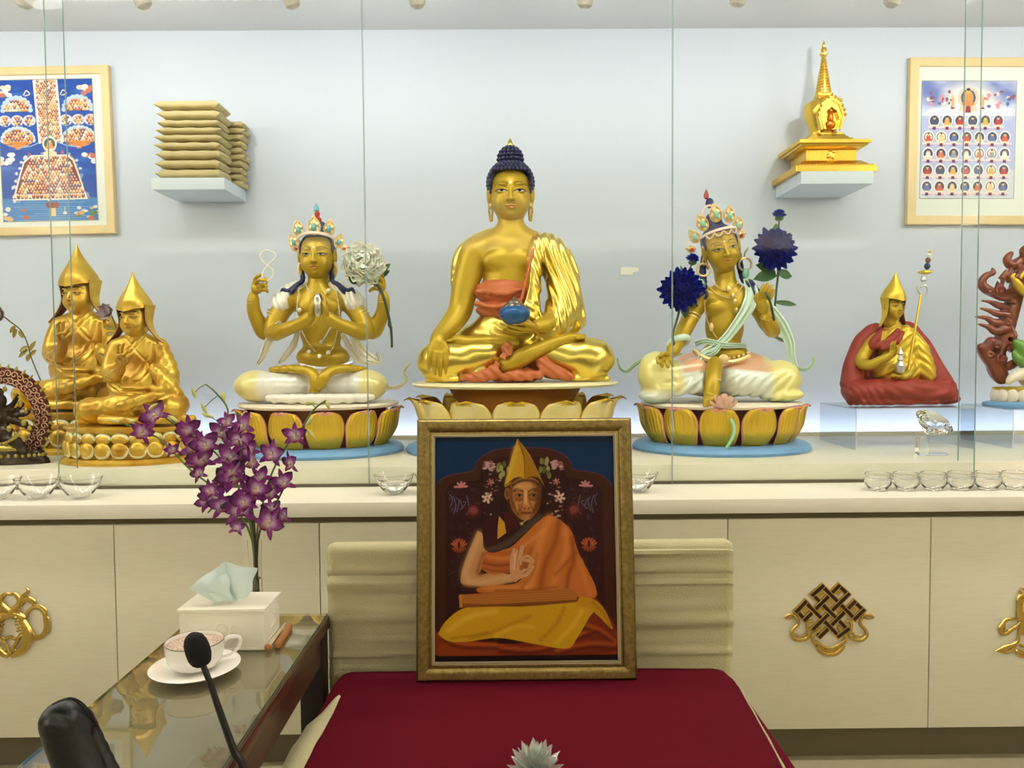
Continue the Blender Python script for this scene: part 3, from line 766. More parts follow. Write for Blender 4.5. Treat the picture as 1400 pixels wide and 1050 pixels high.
def hair_cap(f, H, u, hairline=1.2, side=-.45, ymid=.6):
    sc = Sdf(f, .8); sc.ell(H.l((0,.45,-.3)), np.array((1.1,1.1,1.15))*u, 2, 'u', H.R, True)
    facecut(sc, H, hairline+.08, .92)
    sc.ell(H.l((0,-1.5+side,-.1)), np.array((2,1.5,2))*u, 2, 's', H.R, True); return sc

# ================================================================ four-armed white statue, left of the Buddha
def build_four_arm():
    f = Fig(437, 556, 3.42); s = f.s; p = f.p
    root = thing('seated_statue', (f.O[0], f.O[1], zpt+.001), 'golden four-armed crowned statue in white scarves with palms joined, seated on a pink tipped lotus', 'statue')
    seat(root, f, (437,556), (436,556), 108, 113, 549, 625, 12, math.pi/12, (57, .262, 92, 106, 115, 7), (blue_m, pgold_m, pink_m, pale_m, core_m), (78,80,86), yk=.84, base_h=10, ribs=11)
    H = Head(f, 437, 353, 6, 22.5, 1, 4, 1)
    hs = Sdf(f, .5); H.sculpt(hs, lobe=1.0)
    B = Sdf(f, 1.0)
    B.cap((438,372,0),(438,392,0),13,14,5); B.ell((438,415,0),(34,26,20),8); B.ell((441,450,2),(29,36,20),10); B.ell((443,488,2),(36,18,26),9)
    B.ell((424,420,14),(14,10,8),6); B.ell((455,420,14),(14,10,8),6)
    for q in (-1, 1):
        X = lambda a: 438+q*a
        B.chain([(X(30),404,0,13),(X(46),418,2,12.5),(X(58),438,10,11),(X(62),455,18,9.5),(X(44),450,38,8),(X(20),440,50,6.5),(X(13),434,52,6)],5)
        B.ell((X(9),424,54),(4.2,13,7),3)
        fingers(B, [[(X(9),420,50+i*3.2),(X(8.5),408,51+i*3),(X(4),399+abs(i-1.5)*1.5,51+i*2.6)] for i in range(4)], 2.6, 1.8, .7)
        B.chain([(X(11),430,60,2.6),(X(9),420,63,2.2),(X(7),414,62,2)],1)
        # rear arm raised at the side
        B.chain([(X(40),412,-8,11),(X(60),438,-10,10),(X(72),454,-6,9.5),(X(80),444,0,8.8),(X(88),424,6,7.5),(X(88),404,10,5.8)],5)
    B.ell((355,394,14),(8,8,5),3); B.ell((522,392,14),(8,8,5),3)
    fingers(B, [[(351,390,14),(354,380,18),(361,376,22)],[(354,389,16),(358,383,24),(365,384,26)],[(356,393,16),(364,389,22),(368,392,24)],[(357,397,15),(366,396,20),(369,399,20)],[(360,394,18),(368,386,24),(366,381,25)]], 2.8, 2., .7)
    fingers(B, [[(527,388,14),(524,376,18),(516,372,20)],[(525,387,16),(519,379,24),(511,379,26)],[(523,391,16),(513,387,24),(508,390,24)],[(523,396,15),(512,396,22),(508,399,22)],[(518,392,18),(510,385,24),(508,381,24)]], 2.8, 2., .7)
    # gold feet crossing in the lap
    B.chain([(372,505,32,3.5),(400,504,46,5),(424,508,56,6),(432,518,62,6.5),(430,526,62,5.5)],3)
    B.chain([(500,506,30,3.5),(475,504,46,5),(454,507,58,6),(443,517,66,7),(437,527,64,5.5)],3)
    for i in range(4): B.cap((427+i*4,529,63),(424+i*4,535,62),2.3,1.9,.6)
    V, Fc, C = bake(hs, B, H.paint(bw=.022)); obj('body', f.w(V), Fc, skin_m, root, cols=C)
    # crown, hair, earrings
    sc = hair_cap(f, H, 22.5, 1.12, -.05); sc.ell(H.l((.25,1.55,-.35)), np.array((.42,.62,.4))*22.5, 5, 'u', H.R, True)
    for q in (-1,1):
        sc.chain([(437+q*22,356,-4,3.5),(437+q*21,372,0,3.5),(437+q*20,384,8,3),(437+q*30,391,14,2.6),(437+q*40,398,14,2.4),(437+q*47,396,14,2),(437+q*50,403,14,1.2)],1.5)
        sc.chain([(437+q*26,388,14,2.4),(437+q*33,398,16,2),(437+q*37,402,16,1.3)],1.5)
    sc.build('hair', hairb_m, root)
    Rw = world_R(H); band = MB()
    band.tube([H.w((1.1*math.sin(a), 1.0+.38*math.cos(a), -.28+1.2*math.cos(a))) for a in np.linspace(-1.75,1.75,17)], 2.3*s, 8, 2, flat=.6); band.build('crown_band', mat('pink white crown band', (230,206,190), .4), root)
    for px,py,ht,g,dx in ((434,311,21,gemb_m,0),(413,315,19,gemb_m,-.2),(454.5,314,19,gemb_m,.2),(406,332,17,gemb_m,-.35),(467.5,332,17,gemb_m,.35)):
        crown_leaf(root, p(px,py,26-abs(px-436)*.55), Rw, 1, ht*s*1.05, g, (dx,1))
    for px in (408,475): crown_leaf(root, p(px,341,8), Rw, 1, 11*s, red_m, (.9 if px > 437 else -.9,.3))
    m = MB(); m.lathe(p(438.5,306,4), [(5*s,0),(6*s,4*s),(3*s,8*s),(4*s,12*s),(2*s,15*s),(.3*s,15*s)], 12); m.build('topknot_band', red_m, root)
    m = MB(); m.lathe(p(437.5,291,4), [(1*s,-2*s),(4*s,1*s),(3.6*s,5*s),(1.2*s,9*s),(.2*s,11*s)], 12); m.build('finial', gemb_m, root)
    for q in (-1,1):
        m = MB(); m.tube([H.w((q*a,b,-.02)) for a,b in ((1.02,-.3),(1.12,-.7),(1.0,-1.15),(.9,-1.3))], [2.2*s,2*s,2*s,1.5*s], 8); m.build('earring', rim_m, root)
    # scarves, pearl cloth on the lap
    wl = Sdf(f, 1.1)
    wl.ell((350,527,26),(27,20,30),6); wl.cap((352,528,30),(410,528,34),19,19,8); wl.ell((503,527,26),(27,20,30),6); wl.cap((500,528,30),(440,528,34),19,19,8); wl.ell((437,520,-6),(70,26,34),8)
    wl.fn((-130,0,-60),(130,70,80), lambda X,Y,Z: (.3*np.sin(X*.4+1.5*np.sin(Y*.07))*smooth01((66-np.abs(X))/8)*smooth01((Z-5)/10)).astype(np.float32))
    wl.fn((-130,-60,-60),(130,6.3,90), lambda X,Y,Z: (6-Y+0*X+0*Z), 'i')
    wl.ell((436,527,74),(14,15,22),2,'s')
    cr = lin((226,212,140)); pw = lin((228,224,212))
    def lp(V):
        a = smooth01((np.abs(V[:,0]+2)-62)/10)[:,None]; return np.array(pw)*(1-a)+np.array(cr)*a
    wl.build('lap_cloth', mat('lap cloth', (230,226,210), .3, .12, attr=True, coat=.25), root, paint=lp)
    hm = Sdf(f, 1.); hm.chain([(368,544,48,5),(400,545,60,6),(437,545,66,6),(475,545,60,6),(508,544,48,5)],2)
    hm.fn((-90,-5,20),(90,25,90), lambda X,Y,Z: (1.6*np.sin(X*.33+.8*np.sin(X*.11))*(20-Y)/16*.8+0*Z).astype(np.float32)); hm.fn((-130,-60,-60),(130,6.3,90), lambda X,Y,Z: (6-Y+0*X+0*Z), 'i')
    hm.build('hem_of_cloth', whitep, root)
    for q in (-1,1):
        sh = Sdf(f, 1.0); sh.chain([(437+q*20,389,2,5),(437+q*34,399,2,10.5),(437+q*46,408,4,11.5),(437+q*50,418,10,9),(437+q*60,410,4,4)],5)
        sh.fn((-80,80,-40),(80,190,60), lambda X,Y,Z: (.6*np.sin(X*.8+Y*.3)+0*Z).astype(np.float32))
        sh.ell((437,418,36),(27,34,26),2,'s')
        sh.build('shoulder_scarf', whitep, root)
    for pts, w in (([(386,441,26),(376,452,20),(368,470,8),(361,486,4),(354,497,2)],[3,5,6,5,2]), ([(410,452,20),(404,470,10),(392,486,4),(382,497,2)],[3,5,5,2]),
                   ([(478,441,40),(486,462,26),(494,480,14),(508,492,8),(519,494,6),(516,482,4)],[3,6,8,7,4,2]), ([(470,456,20),(478,474,14),(492,492,10),(512,497,8)],[3,5,6,3]),
                   ([(527,529,24),(538,531,24),(550,527,22),(556,518,20),(553,508,20),(562,498,20)],[2.4,3,3,2.8,2,1])):
        ribbon([p(*a) for a in pts], [x*s for x in w], 1.2*s).build('scarf_end', whitep, root)
    # necklaces, mala, jewel
    pearl = mat('pearls', (240,234,216), .3, .1)
    m = MB(); beadline(m, [p(*a) for a in ((412,395,16),(408,430,22),(412,446,24),(424,470,24),(440,486,26),(455,478,26),(462,456,26),(466,430,24),(462,396,16))], 1.*s, 70)
    for a in ((412,424,24),(411,438,26),(424,481,30),(438,487,31),(450,482,30),(452,398,20),(447,411,24)): m.ball(p(*a), 3*s, 10, 8)
    beadline(m, [p(*a) for a in ((420,388,15),(428,400,22),(444,404,24),(458,392,15))], .9*s, 26)
    m.build('necklace', pearl, root)
    m = MB(); m.tube([p(461,436,26),p(450,455,27),p(443,466,28)], 1.2*s, 6); m.ball(p(441,468,28), 3*s, 8, 6); m.tube([p(412,499,26),p(430,503,33),p(445,504,34),p(470,500,30),p(482,496,24)], 2.6*s, 8); m.build('waist_cord', mat('silver lilac band', (200,196,200), .3, .4), root)
    for q in (-1,1):
        for px,py,d,r in ((437+q*20,440,49,7.2),(437+q*22,441,47,7.4),(437+q*56,430,6,13.5),(437+q*57.5,434,7,13.2),(437+q*89,410,9,7),(437+q*89,413,9,7)):
            m = MB(); c = f.c((px,py,d)); up_ = (np.array((q*.86,-.35,-.4)) if r < 7.6 and abs(px-437) < 30 else np.array((q*.5,-.8,0)) if r > 10 else np.array((0,1,.2)))
            a, b, n = frame_of(up_); m.tube([f.w(c+(a*math.cos(t)+b*math.sin(t))*r)[0] for t in np.linspace(0,2*math.pi,17)], .9*s, 6, 1, cap=False); m.build('bangle', rim_m, root)
    j = thing('silver_jewel', tuple(p(437,434,57)), 'silver egg shaped jewel held between the joined palms of the four-armed statue', 'jewel')
    MB().ball(p(437,417.5,57), (7*s,7*s,16*s), 20, 16).build('jewel', mat('brushed silver', (206,202,192), .25, .85), j)
    t = thing('prayer_beads', tuple(p(366,384,24)), 'string of white prayer beads hanging in a figure eight from the statue\'s raised hand', 'beads')
    m = MB(); beadline(m, [p(*a) for a in ((365,386,26),(375,380,26),(377,370,26),(369,363,26),(361,354,26),(362,346,26),(370,343,26),(380,347,26),(380,354,26),(371,362,26),(364,372,26),(362,382,26),(366,387,26))], 1.*s, 84); m.build('bead_string', pearl, t)
    # peony with stem
    t = thing('peony', tuple(p(530,455,20)), 'large white peony on a dark stem held up by the four-armed statue', 'flower')
    rnd = random.Random(5); m = MB(); c0 = np.array(p(499,362,30)); a, b, n = frame_of((.05,-1,.25)); R = 27*s
    for i in range(150):
        el = math.asin(-.35+1.35*(i+.5)/150); an = i*2.39996; rad = a*math.cos(an)+b*math.sin(an); dr = rad*math.cos(el)+n*math.sin(el)
        e2 = el+rnd.uniform(-.5,.35); an2 = an+rnd.uniform(-.5,.5); rd2 = a*math.cos(an2)+b*math.sin(an2); d2 = rd2*math.cos(e2)+n*math.sin(e2)
        petal_strip(m, c0-n*R*.15+dr*R*.38, d2, n*1.2-d2*.3+rd2*.3, R*rnd.uniform(.5,.72)*(1.1 if el < .3 else .8), R*.27, .5, .75, 5, .3, .22, rnd.random()*6)
    m.build('bloom', mat('ivory petals', (255,252,236), .7, sss=.25, spec=.2), t)
    m = MB(); m.tube([p(505,372,24),p(514,386,26),p(524,400,26),p(531,425,24),p(536,452,20),p(537,476,18)], [2*s,2*s,1.9*s,1.9*s,1.8*s,1.5*s], 8); m.build('stem', stem_m, t)
    for b_, e_ in (((515,380,20),(536,361,14)),((517,381,18),(535,371,16)),((490,388,34),(480,380,44))): leafpart(t, p(*b_), p(*e_), 5*s)
    ribbon([p(534,438,22),p(533,446,21),p(538,450,19)], 1.2*s, .6*s).build('small_leaf', leaf_g, t)
build_four_arm()

# ================================================================ statue with blue dahlias, right of the Buddha
def build_lady():
    f = Fig(985, 553, 3.42); s = f.s; p = f.p
    root = thing('seated_statue', (f.O[0], f.O[1], zpt+.001), 'golden crowned statue with tilted head between blue dahlias, one foot down, on a lotus', 'statue')
    seat(root, f, (985,553), (980,553), 109, 119, 548, 620, 12, math.pi/12+.02, (58, .262, 94, 109, 118, 7), (blue_m, pgold_m, pink_m, pale_m, core_m), (78,80,86), yk=.84, base_h=10, ribs=11)
    H = Head(f, 986, 342, 10, 22.5, -1, 10, 13)
    hs = Sdf(f, .5); H.sculpt(hs, lobe=.9, narrow=.9)
    B = Sdf(f, 1.0)
    B.cap((991,368,0),(993,392,0),12,13,5); B.ell((994,412,0),(34,26,20),8); B.ell((990,446,2),(26,36,19),10); B.ell((990,485,2),(33,18,26),9)
    B.ell((976,420,12),(13,10,10),6); B.ell((1007,418,12),(13,10,10),6)
    B.chain([(962,403,0,12),(951,418,0,11.5),(940,440,8,10),(931,458,22,9),(922,474,42,7.5),(918,480,48,6)],5)
    B.ell((910,487,54),(9,5,8),3)
    fingers(B, [[(905,486,58),(899,488,64),(899,495,68)],[(909,488,60),(904,493,68),(905,500,69)],[(913,489,60),(911,495,68),(913,501,69)],[(917,488,58),(918,494,64),(920,499,66)],[(913,484,60),(906,482,68),(902,486,70)]], 2.8, 2., .7)
    B.chain([(1026,402,0,12),(1038,424,-2,10.5),(1052,444,8,9),(1056,452,20,8.5),(1052,444,36,7.5),(1047,434,42,6)],5)
    B.ell((1043,418,46),(8.5,11,5.5),3)
    fingers(B, [[(1038,410,47),(1040,398,50),(1043,390,50)],[(1042,409,47),(1046,397,52),(1049,388,52)],[(1046,410,47),(1051,399,52),(1054,391,52)],[(1049,413,46),(1055,404,50),(1057,397,50)],[(1037,416,50),(1032,408,56),(1035,402,58)]], 2.7, 1.9, .7)
    B.chain([(977,496,40,9),(975,512,56,9),(973,526,66,8.5),(972,540,70,9)],4); B.ell((971,546,76),(10,7,10),3)
    for i in range(5): B.cap((964+i*4,548,82),(963+i*4,554,84),2.6,2.1,.6)
    V, Fc, C = bake(hs, B, H.paint(bw=.022)); obj('body', f.w(V), Fc, skin_m, root, cols=C)
    sc = hair_cap(f, H, 22.5, 1.05, -.3)
    sc.ell(H.l((-.1,1.7,-.35)), np.array((.5,.6,.5))*22.5, 6, 'u', H.R, True); sc.ell((969,279,4), (5.5,7,5.5), 2)
    sc.chain([(962,350,-6,4),(960,372,0,4.5),(962,392,8,4),(957,402,14,3),(949,410,16,2.2),(953,418,16,1.4)],1.5); sc.chain([(960,395,12,2.6),(966,402,18,2),(963,409,18,1.2)],1.5)
    sc.chain([(1008,345,-6,4),(1011,365,-2,4.5),(1016,384,8,3.5),(1026,386,14,3),(1034,396,14,2.4),(1040,400,14,1.5)],1.5); sc.chain([(1022,388,14,2.6),(1030,400,16,2),(1028,408,16,1.2)],1.5)
    sc.build('hair', hairb_m, root)
    Rw = world_R(H); band = mat('pink white crown band', (230,206,190), .4)
    m = MB(); m.tube([H.w((1.1*math.sin(a), .9+.4*math.cos(a), -.28+1.22*math.cos(a))) for a in np.linspace(-1.7,1.7,17)], 2.1*s, 8, 2, flat=.6)
    for q in (-.72,-.25,.25,.72): m.tube([H.w((1.13*math.sin(q+a*.22), .88+.3*math.cos(q)-.24*(1-(a)**2), -.26+1.24*math.cos(q+a*.22))) for a in np.linspace(-1,1,9)], 1.1*s, 6, 1)
    m.build('crown_band', band, root)
    for px,py,ht,dx,d in ((977,293,22,.02,24),(959,306,21,-.3,18),(996,295,20,.1,26),(1008,308,18,.25,20),(948.5,324,19,-.5,10)):
        crown_leaf(root, p(px,py,d), Rw, 1, ht*s*1.0, gem_m, (dx,1))
    for px,py,dx in ((944,341,-1),(1013,322,.6)): crown_leaf(root, p(px,py,6), Rw, 1, 13*s, red_m, (dx,.4))
    m = MB(); m.tube([p(969+9*math.sin(a),293-12*math.cos(a)*.9,18) for a in np.linspace(-2.6,2.6,15)], 1.6*s, 8, 1); m.build('topknot_ring', band, root)
    m = MB(); m.lathe(p(964.5,272,4), [(.5*s,-2*s),(3.2*s,0),(3.4*s,4*s),(1.5*s,9*s),(.2*s,12*s)], 12); m.build('finial', red_m, root)
    for (x,y),(gx_,gy_) in (((961,369),(958,388)),((1018,362),(1019,374))):
        m = MB(); m.tube([p(x+8.5*math.sin(a),y-8.5*math.cos(a),8) for a in np.linspace(0,2*math.pi,17)], 1.5*s, 8, 1, cap=False); m.tube([p(x+4,y-22,2), p(x-1,y-14,4), p(x,y-8,8)] if x > 985 else [p(x+2,y-22,2), p(x-1,y-12,4), p(x+1,y-6,8)], 1.3*s, 6)
        e = m.build('earring', rim_m, root); g = MB(); g.ball(p(gx_,gy_,10), (5*s,4*s,6.5*s), 12, 8); g.build('gem', gem_m, e)
    # lower body
    w = Sdf(f, 1.1)
    w.ell((896,510,24),(24,30,26),7); w.cap((898,518,30),(950,508,26),20,20,8); w.ell((1066,520,24),(28,27,28),6); w.cap((1062,525,30),(1005,520,32),20,20,8); w.ell((985,510,-4),(80,34,34),10)
    w.cap((905,532,44),(960,522,60),12,12,6); w.ell((895,540,30),(22,10,24),5); w.ell((1070,540,30),(28,9,26),5)
    w.fn((-120,0,-60),(120,80,90), lambda X,Y,Z: (1.0*np.sin(X*.42-.35*Y+1.2*np.sin(Y*.08))*smooth01((82-np.abs(X-2))/10)*smooth01((Z-5)/10)*smooth01((46-Y)/8)).astype(np.float32))
    w.fn((-130,-60,-60),(130,4.6,90), lambda X,Y,Z: (4.4-Y+0*X+0*Z), 'i')
    w.cap((977,496,52),(972,540,84),13,12,2,'s')
    cr, gr, pk, wh = (np.array(lin(c)) for c in ((232,220,140),(180,222,190),(230,178,144),(222,226,212)))
    def lp(V):
        x, y = V[:,0], V[:,1]; C = np.tile(wh, (len(V),1))
        def mixc(C, c, a): a = np.clip(a,0,1)[:,None]; return C*(1-a)+c*a
        C = mixc(C, pk, smooth01((y-(49-.1*np.abs(x+5)))/4)*smooth01((66-np.abs(x))/8))
        C = mixc(C, cr, smooth01((x-48)/14)); C = mixc(C, cr, smooth01((-x-58)/14)*smooth01((y-14)/14)); C = mixc(C, gr, smooth01((13-y)/9)); C = mixc(C, gr, smooth01((x-96)/12)*.6); return C
    w.build('lap_cloth', mat('lap cloth', (230,226,210), .3, .12, attr=True, coat=.25), root, paint=lp)
    gsc = mat('pale green scarf', (206,226,206), .35, .05, coat=.2, var=.06, vscale=20)
    def rb(pts, w_): ribbon([p(*a) for a in pts], [x*s for x in w_], 1.3*s).build('scarf', gsc, root)
    rb([(1020,380,14),(1027,400,18),(1022,420,26),(1008,442,28),(992,462,29),(975,476,30),(962,484,34),(957,496,36)],[5,9,9,7,6,5,6,5])
    rb([(950,470,20),(965,466,28),(990,472,31),(1020,472,22)],[3,4,4,3]); rb([(958,486,30),(975,482,36),(985,470,34)],[3,4,3])
    rb([(1040,398,4),(1052,420,0),(1068,444,6),(1079,468,10),(1083,490,12),(1090,504,16),(1104,505,14),(1112,496,10),(1111,488,10)],[3,6,8,7,5,3,2.4,2,1])
    rb([(1033,420,0),(1036,440,-4),(1050,456,0),(1075,468,6)],[1.5,2,2,1.5])
    rb([(932,482,44),(916,484,40),(895,486,20),(872,494,14),(856,506,10),(846,500,10),(843,488,10)],[2,3,4,3,2.5,2,1])
    m = MB(); m.tube([p(927+12*math.cos(a)*1.05,467-4*math.cos(a)+9*math.sin(a)*.6,34+10*math.sin(a)*-1) for a in np.linspace(0,2*math.pi,17)], 4.6*s, 10, 1, cap=False); m.build('cuff', gsc, root)
    m = MB()
    beadline(m, [p(*a) for a in ((972,384,14),(985,395,18),(998,396,18),(1010,384,14))], .9*s, 30); beadline(m, [p(*a) for a in ((966,388,14),(980,402,20),(1001,407,22),(1014,392,16))], .9*s, 40)
    for a in ((995,395,21),(1001,404,24),(1004,412,24),(1006,424,22)): m.ball(p(*a), (3*s,2*s,3.6*s), 8, 6)
    beadline(m, [p(*a) for a in ((963,400,16),(964,430,22),(973,452,22),(980,462,22))], 1.1*s, 26); m.ball(p(972,447,24),(3*s,2*s,6*s),8,6); m.build('necklace', rim_m, root)
    m = MB(); m.tube([p(*a) for a in ((948,478,26),(965,490,36),(985,494,38),(1005,494,36),(1024,486,26))], 3.*s, 8); m.ball(p(989,491,41),(7*s,3*s,7*s),10,8)
    for t_ in range(12): m.ball(p(952+t_*6.4,481+10*math.sin((t_+.5)/12*3.14),38-abs(t_-5.5)*1.6), 2.2*s, 8, 6)
    m.build('jewelled_belt', rim_m, root)
    for px,py,d,r,ax in ((944,434,6,11,(.35,.9,-.2)),(946,430,5,11.4,(.35,.9,-.2)),(920,477,45,7.6,(.5,.6,-.6)),(1048,436,41,7.4,(.1,.9,.3)),(1044,432,-2,11.6,(-.45,.8,.1)),(975,521,63,9.8,(0,.9,-.3))):
        m = MB(); c = f.c((px,py,d)); a, b, n = frame_of(ax); m.tube([f.w(c+(a*math.cos(t)+b*math.sin(t))*r)[0] for t in np.linspace(0,2*math.pi,17)], 1.*s, 6, 1, cap=False); m.build('bangle', rim_m, root)
    # small pink lotus under the foot
    m = MB(); m.tube([p(990,562,84),p(1001,576,92),p(1004,590,96),p(999,604,96),p(993,613,94)], [1.8*s,2*s,2*s,2*s,1.8*s], 8); st = m.build('foot_lotus_stem', mat('mint green lacquer', (150,206,160), .4), root)
    m = MB(); c0 = np.array(p(988,564,86))
    for k in range(3):
        for i in range(9):
            an = 2*math.pi*(i+.5*k)/9; e2 = math.radians(18+22*k); rad = np.array((math.cos(an),math.sin(an)*.8,0)); d = rad*math.cos(e2)+np.array((.12,0,1))*math.sin(e2)
            petal_strip(m, c0, d, -rad*math.sin(e2)+np.array((0,0,math.cos(e2))), 22*s, 6*s, .5, .2, 6, .3)
    m.build('foot_lotus', mat('pink lotus', (236,188,164), .5, sss=.1), root)
    # blue dahlias
    def flower(c, R, bud, stem, leaves, lab, seed, nrm):
        t = thing('blue_dahlia', tuple(p(*stem[-1])), lab, 'flower', 'blue dahlias of the right statue')
        dahlia(p(*c), nrm, R*s, t, seed=seed)
        m = MB(); m.tube([p(*a) for a in stem], 1.5*s, 8); m.build('stem', stem_m, t)
        bs = bud[1]; m = MB(); m.tube([p(*a) for a in bs], 1.1*s, 6); o = m.build('bud_stem', stem_m, t)
        dahlia(p(*bud[0]), (0,-.5,.8), 9*s, t, 'bud', layers=4, seed=seed+3)
        m = MB(); q = p(bud[0][0], bud[0][1]+5, bud[0][2]); m.ball(q, (6*s,6*s,4*s), 10, 6); m.build('bud_cup', leaf_g, t)
        for a, b, w_ in leaves: leafpart(t, p(*a), p(*b), w_*s)
    flower((930,396,24), 29, ((946,354,8),[(935,388,14),(940,372,12),(946,360,8)]), [(930,404,18),(928,424,24),(924,440,34),(919,456,48),(921,470,56)], [((934,410,22),(937,434,28),6),((936,380,14),(930,362,10),2.5)], 'blue dahlia with a bud above the lap hand, left of the tilted head', 11, (-.1,-1,.1))
    flower((1057,341,20), 29, ((1064,295,10),[(1060,330,12),(1063,315,10),(1064,302,10)]), [(1061,350,12),(1063,372,14),(1061,396,22),(1059,418,36)], [((1060,375,16),(1031,381,22),8),((1058,370,16),(1034,362,20),8),((1062,374,14),(1083,378,10),7),((1060,414,30),(1091,416,22),4),((1061,308,8),(1056,318,10),3)], 'blue dahlia with a bud on top, above the raised hand on the right', 23, (0,-1,.12))
    m = MB(); m.tube([p(1045,400,54),p(1052,412,56),p(1056,428,52),p(1058,438,46)], 1.6*s, 8); t = m.build('green_stem', stem_m); tag(t, 'loose dark green stem looped over the raised fingers of the right statue', 'stem')
build_lady()
# ================================================================ statues of seated teachers in pointed hats
pg_m = mat('antique gold', (222,186,72), .34, .6, var=.12, vscale=14, dark=(188,134,40), bump=.06, bscale=40)
brim_m = mat('dark red lining', (96,26,20), .5)
def hat(f, H, u, root, gm, red, lift=1.0, flare=1.0):
    """tall pointed hat with two long side flaps"""
    cr = [0.02,.14,.34,.62,.92,1.12,1.22,1.26]; zz = [3.55,3.15,2.7,2.2,1.72,1.35,1.05,.8]
    def prof(v):
        x = v*(len(cr)-1); i = min(len(cr)-2, int(x)); t = x-i; return cr[i]*(1-t)+cr[i+1]*t, zz[i]*(1-t)+zz[i+1]*t
    def F_(u_, v):
        a = 2*math.pi*u_; r, z = prof(v); fr = math.cos(a)   # a=0: front
        z2 = z*lift
        if v > .8: z2 += -.1*(v-.8)/.2*(1-abs(math.sin(a/2*2))*0) + (.14*abs(math.sin(a))-.10*max(0,fr)**8)*(v-.8)/.2
        ridge = 1+.07*math.exp(-(math.sin(a)/.12)**2)*(fr > 0)
        return H.w((1.0*r*math.sin(a), z2, -.18+1.1*r*math.cos(a)*ridge))
    m = MB(); m.surf(F_, 49, 22, -.05*u*f.s, closeu=False); o = m.build('hat', gm, root)
    for q in (-1,1):
        def G(u_, v):
            x = u_; y = 1.02-2.75*v*lift; fl = flare*1.1*max(0,(v-.4)/.6)**1.6
            return H.w((q*(1.22-.12*math.sin(3*v)+fl), y-.12*x*v, .42-1.25*x*(1-.75*v)-.15*v+.1*fl))
        m = MB(); m.surf(G, 9, 12, .05*u*f.s*(1 if q > 0 else 1)); o = m.build('hat_flap', gm, root)
        def G2(u_, v):
            p = G(u_, v); c = H.w((0,1.02-2.75*v*lift,-.2)); d = c-p; d[2] = 0; d /= np.linalg.norm(d)+1e-9; return p+d*.13*u*f.s
        m = MB(); m.surf(G2, 9, 12, .05*u*f.s); m.build('hat_lining', red, root)
def lotus_base(f, root, cx, cy, rx, ztop_row, mats, yk=.72, rows=((.70,.93,24),(.38,.97,24))):
    s = f.s; C = f.p(cx, cy, 0); z0 = zpt+.001; ztop = f.w((0,f.cy-ztop_row,0))[0][2]; Hh = ztop-z0; R = rx*s
    m = MB(); m.lathe((C[0],C[1],z0), [(.001,0),(R,0),(R*1.0,Hh*.07),(R*.95,Hh*.13),(R*.93,Hh*.15),(.001,Hh*.15)], 64, sy=yk); m.build('base_plinth', mats[0], root)
    m = MB(); m.lathe((C[0],C[1],z0), [(.001,Hh*.15),(R*.84,Hh*.15),(R*.86,Hh*.35),(R*.8,Hh*.55),(R*.84,Hh*.8),(R*.9,Hh*.88),(R*.93,Hh*.93),(R*.93,Hh*.97),(R*.88,Hh),(.001,Hh)], 64, sy=yk); m.build('base_core', mats[0], root)
    for zc, rr, n in rows:
        for i in range(n):
            a = 2*math.pi*(i+.5)/n; c = np.array((C[0]+R*rr*.93*math.cos(a), C[1]+R*rr*.93*math.sin(a)*yk, z0+Hh*zc)); w = 2*math.pi*R*rr/n*.47*(math.hypot(math.sin(a),yk*math.cos(a)))
            aa = math.atan2(math.sin(a)/yk, math.cos(a)); Rm = np.array([[-math.sin(aa), math.cos(aa), 0],[math.cos(aa), math.sin(aa), 0],[0,0,1]]).T
            m = MB(); up_ = zc > .5; h = Hh*(.16 if up_ else .22)
            m.ball(c, (w*1.02, w*.42, h), 12, 8, Rm); m.cur = 1; m.ball(c+Rm@np.array((0,w*.1,(-.03 if up_ else .03)*Hh)), (w*.93, w*.42, h*.92), 12, 8, Rm)
            m.build('petal', [mats[1], mats[0]], root)
    return C, ztop
